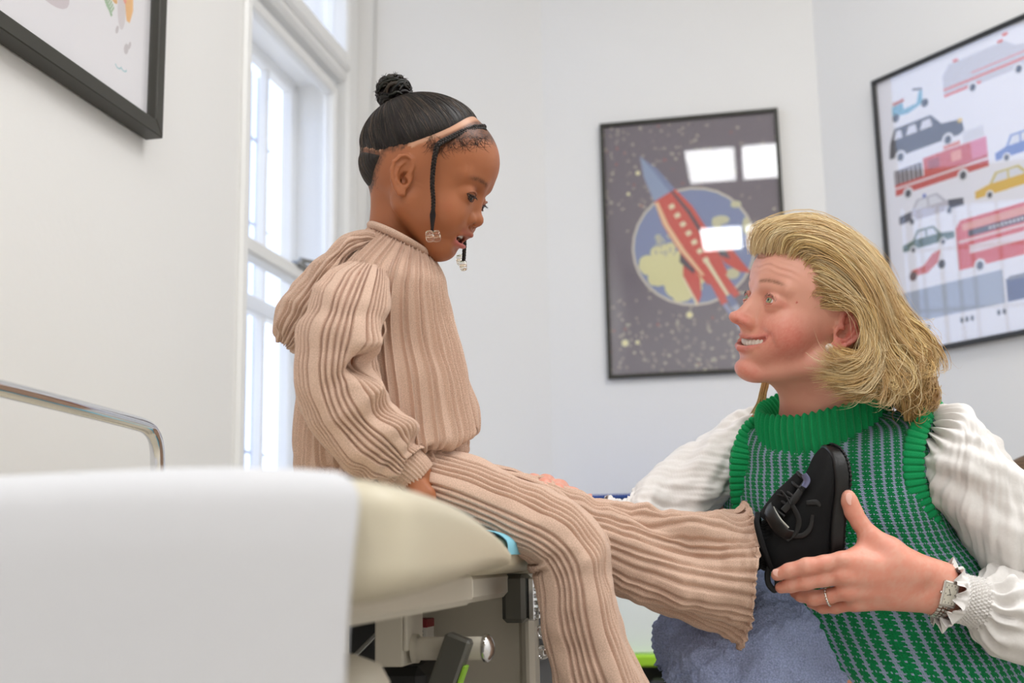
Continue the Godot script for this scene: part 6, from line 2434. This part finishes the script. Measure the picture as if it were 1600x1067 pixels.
func woman_clothes(who: Node3D, J: Callable) -> void:
	var o := who.position
	var vest := mat(Color.WHITE, 0.9, 0.0, 0.25)
	vest.albedo_texture = knit_pattern()
	vest.heightmap_enabled = true
	vest.heightmap_texture = knit_relief()
	vest.heightmap_scale = 0.25
	vest.rim_enabled = true
	vest.rim = 0.2
	vest.rim_tint = 0.6
	M.vest = vest
	M.green = fabric(rgb8(16, 158, 88), 0.13, 0.10, 55, 11.0, 0.4)
	M.blouse = fabric(rgb8(238, 234, 230), 0.05, 0.02, 57, 8.0, 0.12)
	# ---- vest body
	var vr := []
	for q in [[1458, 1140, 197, 0, 0.150], [1428, 1067, 184, 0, 0.150], [1391, 1000, 179, 0, 0.148], [1367, 950, 177, -2, 0.145], [1347, 900, 172, -4, 0.140], [1326, 850, 165, -6, 0.135], [1307, 800, 158, -9, 0.128], [1298, 760, 154, -12, 0.122], [1296, 720, 153, -14, 0.114], [1299, 690, 151, -16, 0.104], [1306, 668, 144, -16, 0.088], [1310, 655, 128, -14, 0.070], [1310, 648, 100, -10, 0.052]]:
		var z := 1.625
		vr.append([P(q[0], q[1], z) - o, lens_basis * Vector3(q[2] * z / FOC, -q[3] * z / FOC, 0.055), lens_basis.z * q[4] + lens_basis * Vector3(-0.02, 0, 0), 2.5])
	cloth(who, "vest", vest, vr, 300, 160, PackedFloat32Array([1.0]), 1, 0.0, func(u: float, v: float, p: Vector3) -> float:
		var d := 0.006 * fold2(u, v, 6.0, 5.0)
		d += 0.008 * sin(v * 26.0 + u * 9.0) * gauss(v - 0.35, 0.16) * gauss(fposmod(u, 1.0) - 0.12, 0.16)
		return d, 0.0, 17.0, 10.0)
	# green rib hem of the vest
	var hr := []
	for q in [[1475, 1175, 206], [1462, 1140, 204], [1440, 1090, 192], [1430, 1060, 186]]:
		var z := 1.625
		hr.append([P(q[0] + 6, q[1] + (12 if q[1] < 1070 else 0), z) - o, lens_basis * Vector3(q[2] * z / FOC, 0.012, 0.055), lens_basis.z * 0.156 + lens_basis * Vector3(-0.02, 0, 0), 2.5])
	cloth(who, "hem", M.green, hr, 600, 20, PackedFloat32Array([1.0]), 90, 0.003, func(u: float, v: float, p: Vector3) -> float: return 0.0, 0.004)
	# ---- turned-down rib collar
	var cr_ := []
	for q in [[1296, 668, 64, 26, 0.052, 12], [1293, 640, 78, 27, 0.060, 13], [1291, 624, 88, 28, 0.066, 14], [1289, 613, 97, 29, 0.072, 15], [1288, 612, 104, 30, 0.078, 15], [1288, 626, 107, 33, 0.083, 14], [1289, 650, 106, 38, 0.085, 12], [1291, 670, 103, 43, 0.085, 10], [1293, 682, 98, 46, 0.082, 9], [1295, 686, 90, 46, 0.076, 9], [1295, 680, 82, 44, 0.070, 9]]:
		var z := 1.605
		cr_.append([P(q[0], q[1], z) - o, lens_basis * Vector3(q[2] * z / FOC, q[3] * z / FOC, 0.0), lens_basis * Vector3(0, -q[5] * z / FOC, q[4]), 2.0])
	cloth(who, "turtleneck", M.green, cr_, 760, 70, PackedFloat32Array([1.0]), 56, 0.0046, func(u: float, v: float, p: Vector3) -> float: return 0.003 * fold2(u, v, 5.0, 2.0))
	# neck trim under the collar
	var nt := []
	for q in [[1294, 680, 84, 0.074], [1296, 694, 94, 0.086], [1297, 706, 100, 0.094], [1297, 708, 97, 0.092], [1297, 700, 84, 0.082]]:
		var z := 1.615
		nt.append([P(q[0], q[1], z) - o, lens_basis * Vector3(q[2] * z / FOC, 44.0 * z / FOC, 0.0), lens_basis * Vector3(0, -12.0 * z / FOC, q[3]), 2.0])
	cloth(who, "neck_trim", M.green, nt, 700, 24, PackedFloat32Array([1.0]), 100, 0.002, func(u: float, v: float, p: Vector3) -> float: return 0.0)
	# ---- armhole trims, ribs across the band
	for side in 2:
		var tr := []
		var rows := [[1206, 650, 1.66, 150, 13], [1176, 670, 1.63, 130, 15], [1161, 705, 1.60, 102, 16], [1157, 750, 1.595, 88, 16], [1162, 800, 1.61, 78, 16], [1176, 850, 1.65, 70, 15]]
		if side == 1:
			rows = [[1474, 628, 1.60, 140, 13], [1452, 645, 1.535, 130, 15], [1434, 685, 1.500, 103, 17], [1430, 735, 1.490, 88, 18], [1441, 785, 1.490, 68, 18], [1466, 832, 1.500, 55, 18], [1500, 872, 1.54, 47, 17], [1530, 900, 1.60, 45, 16]]
		for q in rows:
			tr.append(ring(o, q[0], q[1], q[2], q[3], q[4], 0.0065, 3.2))
		var n := 24.0 if side == 0 else 32.0
		cloth(who, "armhole_trim", M.green, tr, 40, 320, PackedFloat32Array([1.0]), 1, 0.0, func(u: float, v: float, p: Vector3) -> float: return -0.0024 * pow(absf(cos(v * n * PI)), 10.0))
	# ---- blouse sleeves
	var us := []
	for q in [[1448, 668, 1.545, 30, 22, 0.030], [1458, 672, 1.535, 36, 44, 0.050], [1472, 682, 1.520, 44, 56, 0.062], [1492, 710, 1.508, 50, 63, 0.068], [1518, 748, 1.500, 54, 66, 0.070], [1552, 797, 1.495, 54, 69, 0.070], [1592, 852, 1.490, 54, 72, 0.068], [1650, 900, 1.485, 52, 72, 0.062], [1690, 940, 1.480, 60, 60, 0.055]]:
		us.append(ring(o, q[0], q[1], q[2], q[3], q[4], q[5], 2.1))
	cloth(who, "sleeve", M.blouse, us, 260, 150, PackedFloat32Array([1.0]), 1, 0.0, func(u: float, v: float, p: Vector3) -> float:
		var d := 0.0
		# gathers at the shoulder seam, then long soft drags down the arm
		d += 0.0055 * sin(u * TAU * 17.0 + 2.0 * fold2(u, v, 3.0, 2.0)) * gauss(v - 0.06, 0.12)
		d += 0.012 * fold2(u + v * 0.55, v, 5.5, 1.6) * smoothstep(0.08, 0.3, v)
		d += 0.006 * fold2(u - v * 0.7, v, 14.0, 3.0) * smoothstep(0.15, 0.4, v)
		return d)
	var ls := []
	for q in [[1730, 930, 1.470, 170, 60, 0.055], [1680, 950, 1.460, 176, 74, 0.066], [1630, 962, 1.450, 180, 77, 0.070], [1590, 964, 1.440, 183, 74, 0.068], [1563, 955, 1.433, 190, 66, 0.060], [1545, 950, 1.427, 194, 50, 0.046], [1533, 945, 1.423, 195, 41, 0.037], [1520, 941, 1.420, 195, 38.5, 0.034], [1507, 937, 1.417, 195, 38, 0.033], [1498, 935, 1.415, 195, 40, 0.035], [1488, 933, 1.413, 195, 45, 0.039], [1478, 931, 1.411, 195, 50, 0.043]]:
		ls.append(ring(o, q[0], q[1], q[2], q[3], q[4], q[5], 2.0))
	cloth(who, "sleeve_cuff", M.blouse, ls, 420, 240, PackedFloat32Array([1.0]), 1, 0.0, func(u: float, v: float, p: Vector3) -> float:
		var d := 0.0
		# full sleeve gathered into a smocked band, then a loose frill
		d += 0.012 * fold2(u - v * 0.3, v, 4.5, 3.5) * smoothstep(0.55, 0.3, v)
		d += 0.006 * sin(u * TAU * 15.0 + 2.5 * fold2(u, v, 3.0, 3.0)) * gauss(v - 0.44, 0.10)
		var smock := smoothstep(0.52, 0.56, v) * smoothstep(0.82, 0.78, v)
		d += 0.0016 * smock * sin(u * TAU * 40.0) * signf(sin(v * 95.0)) - 0.001 * smock * absf(sin(v * 47.5))
		var fr := smoothstep(0.80, 1.0, v)
		d += fr * (0.0065 * sin(u * TAU * 10.0 + 3.0 * fold2(u, v, 2.5, 2.0)) + 0.003 * sin(u * TAU * 23.0))
		return d, 0.001)
	var fs := []
	for q in [[1205, 668, 1.70, 145, 36, 0.04], [1172, 692, 1.69, 145, 50, 0.052], [1135, 722, 1.68, 146, 52, 0.058], [1095, 752, 1.66, 146, 56, 0.060], [1050, 785, 1.64, 146, 56, 0.058], [1010, 808, 1.61, 155, 50, 0.052], [985, 818, 1.59, 168, 42, 0.044], [958, 815, 1.575, 185, 34, 0.036], [942, 812, 1.57, 190, 38, 0.040]]:
		fs.append(ring(o, q[0], q[1], q[2], q[3], q[4], q[5], 2.0))
	cloth(who, "sleeve", M.blouse, fs, 220, 130, PackedFloat32Array([1.0]), 1, 0.0, func(u: float, v: float, p: Vector3) -> float:
		return 0.0045 * sin(u * TAU * 13.0) * gauss(v - 0.06, 0.1) + 0.010 * fold2(u + v * 0.6, v, 5.0, 2.0) * smoothstep(0.05, 0.3, v) + 0.004 * fold2(u - v, v, 12.0, 4.0), 0.001)
	# ---- pale blue fluffy skirt over the bent knee
	M.skirt = fabric(rgb8(172, 186, 230), 0.09, 0.16, 61, 6.0, 0.9)
	var sr := []
	for q in [[1420, 1010, 1.66, 185, 90, 0.13], [1330, 1000, 1.65, 183, 110, 0.13], [1230, 1000, 1.63, 182, 122, 0.125], [1150, 1012, 1.61, 178, 122, 0.115], [1098, 1030, 1.60, 165, 104, 0.10], [1064, 1052, 1.595, 150, 72, 0.07], [1048, 1066, 1.59, 140, 30, 0.03]]:
		sr.append(ring(o, q[0], q[1], q[2], q[3], q[4], q[5], 2.2))
	cloth(who, "skirt", M.skirt, sr, 300, 180, PackedFloat32Array([1.0]), 1, 0.0, func(u: float, v: float, p: Vector3) -> float:
		return 0.014 * fold2(u, v, 4.0, 3.0) + 0.0035 * fold2(u, v, 26.0, 16.0) + 0.002 * fold2(u, v, 70.0, 40.0))
	# ---- amber bead on the far shoulder
	var ab := Buf.new()
	ab.ball(P(1179, 653, 1.66) - o, Vector3(0.0040, 0.0038, 0.0036), Basis(), 16)
	ab.ball(P(1180, 643, 1.66) - o, Vector3(0.0026, 0.0026, 0.0026), Basis(), 12)
	put("amber_bead", ab.mesh(), mat(rgb8(214, 96, 24), 0.12), who)
	# ---- wristwatch: a band of links and an oblong face
	var ctr: Vector3 = P(1472, 927, 1.411) - o
	var along := (lens_basis * Vector3(cos(deg_to_rad(195)), -sin(deg_to_rad(195)), 0)).normalized()
	var up := (lens_basis * Vector3(sin(deg_to_rad(195)), cos(deg_to_rad(195)), 0)).normalized() * -1.0
	var near := lens_basis.z
	var silver := mat(rgb8(206, 202, 194), 0.22, 1.0)
	var watch := Buf.new()
	var rx := 0.0290
	var ry := 0.0255
	for k in 34:
		var a := TAU * (k + 0.5) / 34
		if absf(angle_difference(a, 0.12)) < 0.52:
			continue
		var out := (near * cos(a) / ry + up * sin(a) / rx).normalized()
		var t := along.cross(out).normalized()
		var c := ctr + near * cos(a) * ry + up * sin(a) * rx
		for m in 3:
			var w := [0.0026, 0.0017, 0.0026][m] as float
			watch.box(Transform3D(Basis(t, out, along), c + along * [-0.0047, 0.0, 0.0047][m] + t * (0.0011 if m == 1 else 0.0)), Vector3(0.0020, 0.0015, w), 0.0007)
	var wp := put("wristwatch", watch.mesh(), silver, who)
	var fa := 0.12
	var fo := (near * cos(fa) / ry + up * sin(fa) / rx).normalized()
	var ft := along.cross(fo).normalized()
	var fb := Transform3D(Basis(along, ft, fo), ctr + near * cos(fa) * (ry + 0.0015) + up * sin(fa) * rx)
	watch = Buf.new()
	watch.box(fb, Vector3(0.0092, 0.0150, 0.0030), 0.0016)
	watch.lathe(Transform3D(fb.basis * Basis(Vector3(0, 0, 1), PI / 2), fb * Vector3(0.0098, 0, 0)), [Vector2(0, -0.0012), Vector2(0.0016, -0.001), Vector2(0.0016, 0.001), Vector2(0, 0.0012)], 12)
	put("case", watch.mesh(), silver, wp)
	watch = Buf.new()
	watch.box(fb.translated_local(Vector3(0, 0, 0.0030)), Vector3(0.0066, 0.0118, 0.0003), 0.0001)
	put("dial", watch.mesh(), mat(rgb8(214, 208, 192), 0.3), wp)
	watch = Buf.new()
	for k in 12:
		var a := TAU * k / 12
		watch.box(fb.translated_local(Vector3(0.0054 * clampf(1.4 * sin(a), -1, 1), 0.0100 * clampf(1.4 * cos(a), -1, 1), 0.0034)), Vector3(0.0003, 0.0009, 0.0001))
	watch.box(fb.translated_local(Vector3(0.001, 0.0022, 0.0036)).rotated_local(Vector3(0, 0, 1), -0.4), Vector3(0.0003, 0.0040, 0.0001))
	watch.box(fb.translated_local(Vector3(0.0014, -0.0008, 0.0037)).rotated_local(Vector3(0, 0, 1), 1.1), Vector3(0.0003, 0.0026, 0.0001))
	put("hands", watch.mesh(), M.black, wp)
	# ---- nails of the near hand
	for q in [[1217, 897, 1.3955, 10.0, 205.0, 0.0065, 0.0046], [1330, 781, 1.4030, 15.0, 260.0, 0.0075, 0.0052]]:
		var nb := Buf.new()
		var dirx := (lens_basis * Vector3(cos(deg_to_rad(q[4])), -sin(deg_to_rad(q[4])), 0)).normalized()
		var face := (lens_basis.z + lens_basis * Vector3(-0.25 if q[4] < 230.0 else 0.35, 0.2, 0)).normalized()
		dirx = (dirx - face * dirx.dot(face)).normalized()
		nb.ball(P(q[0], q[1], q[2]) - o, Vector3(q[5], 0.0011, q[6]), Basis(dirx, face, dirx.cross(face)), 20)
		put("nail", nb.mesh(), mat(rgb8(236, 184, 168), 0.28), who)
	# ---- finger ring with small stones
	var rc: Vector3 = P(1296, 933, 1.400) - o
	var fx := (P(1323, 927, 1.392) - P(1273, 936, 1.408)).normalized()
	var fu := (lens_basis.z - fx * lens_basis.z.dot(fx)).normalized()
	var fw := fx.cross(fu)
	var rb := Buf.new()
	var rp := PackedVector3Array()
	for k in 49:
		var a := TAU * k / 48
		rp.append(rc + (fu * cos(a) + fw * sin(a)) * 0.0098)
	rb.tube(rp, taper(49, 0.0016, 0.0016, 0.0016), 10, false, 1.4, fx)
	var rg := put("finger_ring", rb.mesh(), mat(rgb8(226, 214, 196), 0.15, 1.0), who)
	rb = Buf.new()
	for k in 22:
		var a := TAU * k / 22
		rb.ball(rc + (fu * cos(a) + fw * sin(a)) * 0.0112, Vector3(0.0012, 0.0012, 0.0012), Basis(), 8)
	put("stones", rb.mesh(), mat(rgb8(246, 246, 250), 0.05, 0.6), rg)

func build_small() -> void:
	# low white unit behind the legs: blue top edge, lime band
	var u := thing("storage_unit", "low white storage unit with blue top edge and lime shelf behind the woman", "cabinet", Vector3.ZERO, ROOM_TURN)
	var b := Buf.new()
	rbox(b, -0.56, 0.20, 0.488, 0.845, 2.86, 3.25, 0.004)
	put("body", b.mesh(), mat(rgb8(236, 240, 236), 0.4), u)
	b = Buf.new()
	rbox(b, -0.57, 0.21, 0.845, 0.858, 2.845, 3.25, 0.004)
	put("top", b.mesh(), mat(rgb8(40, 70, 140), 0.4), u)
	b = Buf.new()
	rbox(b, -0.57, 0.21, 0.462, 0.488, 2.83, 3.25, 0.004)
	put("shelf", b.mesh(), mat(rgb8(168, 218, 52), 0.4), u)
	b = Buf.new()
	rbox(b, -0.55, 0.19, 0.0, 0.462, 2.95, 3.25, 0.004)
	put("base", b.mesh(), M.black, u)
	# black gadget on the base before the lime band, with its pale cable
	var k := thing("gadget", "small black gadget with a pale cable by the lime shelf edge", "gadget", R(-0.235, 0.36, 2.78), ROOM_TURN)
	b = Buf.new()
	b.box(Transform3D(Basis(), Vector3(0, 0.112, 0)), Vector3(0.017, 0.014, 0.014), 0.004)
	b.box(Transform3D(Basis(), Vector3(0.004, 0.09, 0)), Vector3(0.008, 0.012, 0.008), 0.002)
	put("head", b.mesh(), M.black, k)
	b = Buf.new()
	b.box(Transform3D(Basis(), Vector3(0.012, 0.04, 0)), Vector3(0.048, 0.040, 0.03), 0.006)
	b.box(Transform3D(Basis(), Vector3(0.012, -0.18, 0)), Vector3(0.06, 0.18, 0.04), 0.006)
	put("base", b.mesh(), M.black, k)
	b = Buf.new()
	b.tube(curve([Vector3(0.012, 0.098, 0.012), Vector3(0.03, 0.108, 0.016), Vector3(0.048, 0.092, 0.014), Vector3(0.062, 0.078, 0.01)], 16), taper(16, 0.0028, 0.0028, 0.0028), 8)
	put("cable", b.mesh(), mat(rgb8(214, 216, 214), 0.5), k)
	# someone who sits behind the woman's shoulder, mostly outside the frame
	var w := thing("person", "person with short brown hair, mostly hidden behind the woman's white sleeve", "person", P(1640, 1005, 2.02), 0.5)
	var o := w.position
	var f := Field.new()
	var hc: Vector3 = Basis(Vector3.UP, -0.5) * (P(1642, 823, 2.02) - o)
	f.ell(hc, Vector3(0.078, 0.112, 0.094), 0.01)
	f.ell(hc + Vector3(-0.006, -0.06, 0.045), Vector3(0.052, 0.055, 0.045), 0.03)
	f.cap(hc + Vector3(0, -0.01, 0.088), hc + Vector3(0, -0.035, 0.108), 0.009, 0.013, 0.012)
	for s in [-1.0, 1.0]:
		f.ell(hc + Vector3(0.034 * s, 0.0, 0.09), Vector3(0.018, 0.011, 0.014), 0.012, Basis(), true)
		f.ell(hc + Vector3(0.078 * s, -0.012, 0.0), Vector3(0.010, 0.030, 0.018), 0.008)
	f.ell(hc + Vector3(0, -0.075, 0.094), Vector3(0.024, 0.005, 0.010), 0.006, Basis(), true)
	f.cap(hc + Vector3(0, -0.08, -0.01), hc + Vector3(0, -0.20, -0.02), 0.05, 0.055, 0.03)
	f.cap(hc + Vector3(0, -0.28, -0.02), hc + Vector3(0, -0.62, -0.02), 0.13, 0.14, 0.06)
	for s in [-1.0, 1.0]:
		f.cap(hc + Vector3(0.15 * s, -0.24, -0.02), hc + Vector3(0.22 * s, -0.50, 0.02), 0.05, 0.04, 0.03)
		f.cap(hc + Vector3(0.22 * s, -0.50, 0.02), hc + Vector3(0.12 * s, -0.60, 0.24), 0.038, 0.028, 0.02)
		f.cap(hc + Vector3(0.10 * s, -0.64, -0.02), hc + Vector3(0.12 * s, -0.66, 0.34), 0.08, 0.06, 0.04)
		f.cap(hc + Vector3(0.12 * s, -0.66, 0.34), hc + Vector3(0.12 * s, -0.80, 0.34), 0.055, 0.04, 0.03)
	var tone := lin(206, 150, 112)
	var sb := Buf.new()
	f.mesh_into(sb, hc + Vector3(-0.12, -0.19, -0.13), hc + Vector3(0.12, 0.14, 0.14), 0.005, func(p: Vector3, g: Vector3) -> Color: return tone)
	f.mesh_into(sb, hc + Vector3(-0.34, -0.88, -0.24), hc + Vector3(0.34, -0.18, 0.52), 0.016, func(p: Vector3, g: Vector3) -> Color: return tone)
	put("body", sb.mesh(), M.skin_woman, w)
	var hf := Field.new()
	hf.ell(hc + Vector3(0, 0.012, -0.008), Vector3(0.084, 0.112, 0.098), 0.01)
	hf.ell(hc + Vector3(0, -0.05, 0.09), Vector3(0.085, 0.085, 0.075), 0.02, Basis(), true)
	var hbuf := Buf.new()
	var brown := lin(74, 52, 34)
	hf.mesh_into(hbuf, hc + Vector3(-0.12, -0.14, -0.14), hc + Vector3(0.12, 0.15, 0.14), 0.005, func(p: Vector3, g: Vector3) -> Color: return brown.lerp(Color(0.16, 0.10, 0.055), 0.5 + 0.5 * sin(p.x * 900.0 + 3.0 * sin(p.z * 60.0))))
	put("hair", hbuf.mesh(), vmat(0.55, 0.4), w)
	var sh := []
	for q in [[-0.68, 0.155, 0.15], [-0.55, 0.158, 0.15], [-0.40, 0.165, 0.15], [-0.28, 0.19, 0.13], [-0.225, 0.17, 0.10], [-0.185, 0.085, 0.075], [-0.165, 0.066, 0.066]]:
		sh.append([hc + Vector3(0, q[0], -0.02), Vector3(q[1], 0, 0), Vector3(0, 0, q[2]), 2.3])
	cloth(w, "shirt", fabric(rgb8(90, 104, 140), 0.1, 0.08, 91, 10.0, 0.3), sh, 120, 50, PackedFloat32Array([1.0]), 1, 0.0, func(u: float, v: float, p: Vector3) -> float: return 0.006 * fold2(u, v, 6.0, 4.0))
	for s in [-1.0, 1.0]:
		var st := []
		for q in [[0.12, -0.235, -0.02, 0.075], [0.175, -0.29, -0.01, 0.072], [0.205, -0.40, 0.0, 0.065], [0.222, -0.48, 0.015, 0.06]]:
			st.append([hc + Vector3(q[0] * s, q[1], q[2]), Vector3(q[3], 0.012 * s, 0), Vector3(0, 0, q[3]), 2.0])
		cloth(w, "sleeve", fabric(rgb8(90, 104, 140), 0.1, 0.08, 91, 10.0, 0.3), st, 60, 30, PackedFloat32Array([1.0]), 1, 0.0, func(u: float, v: float, p: Vector3) -> float: return 0.004 * fold2(u, v, 6.0, 4.0))
	# the stool under that person
	var c := thing("stool", "round dark stool under the person behind the woman", "stool", Vector3(o.x, 0, o.z) + Basis(Vector3.UP, 0.5) * Vector3(hc.x, 0, hc.z - 0.02))
	var top := o.y + hc.y - 0.765
	b = Buf.new()
	b.lathe(Transform3D(), [Vector2(0.0, top - 0.05), Vector2(0.17, top - 0.05), Vector2(0.18, top - 0.03), Vector2(0.17, top - 0.008), Vector2(0.0, top)], 32)
	put("seat", b.mesh(), M.black, c)
	b = Buf.new()
	b.lathe(Transform3D(), [Vector2(0.0, 0.0), Vector2(0.20, 0.0), Vector2(0.19, 0.02), Vector2(0.03, 0.04), Vector2(0.025, top - 0.05)], 24)
	put("leg", b.mesh(), M.steel, c)
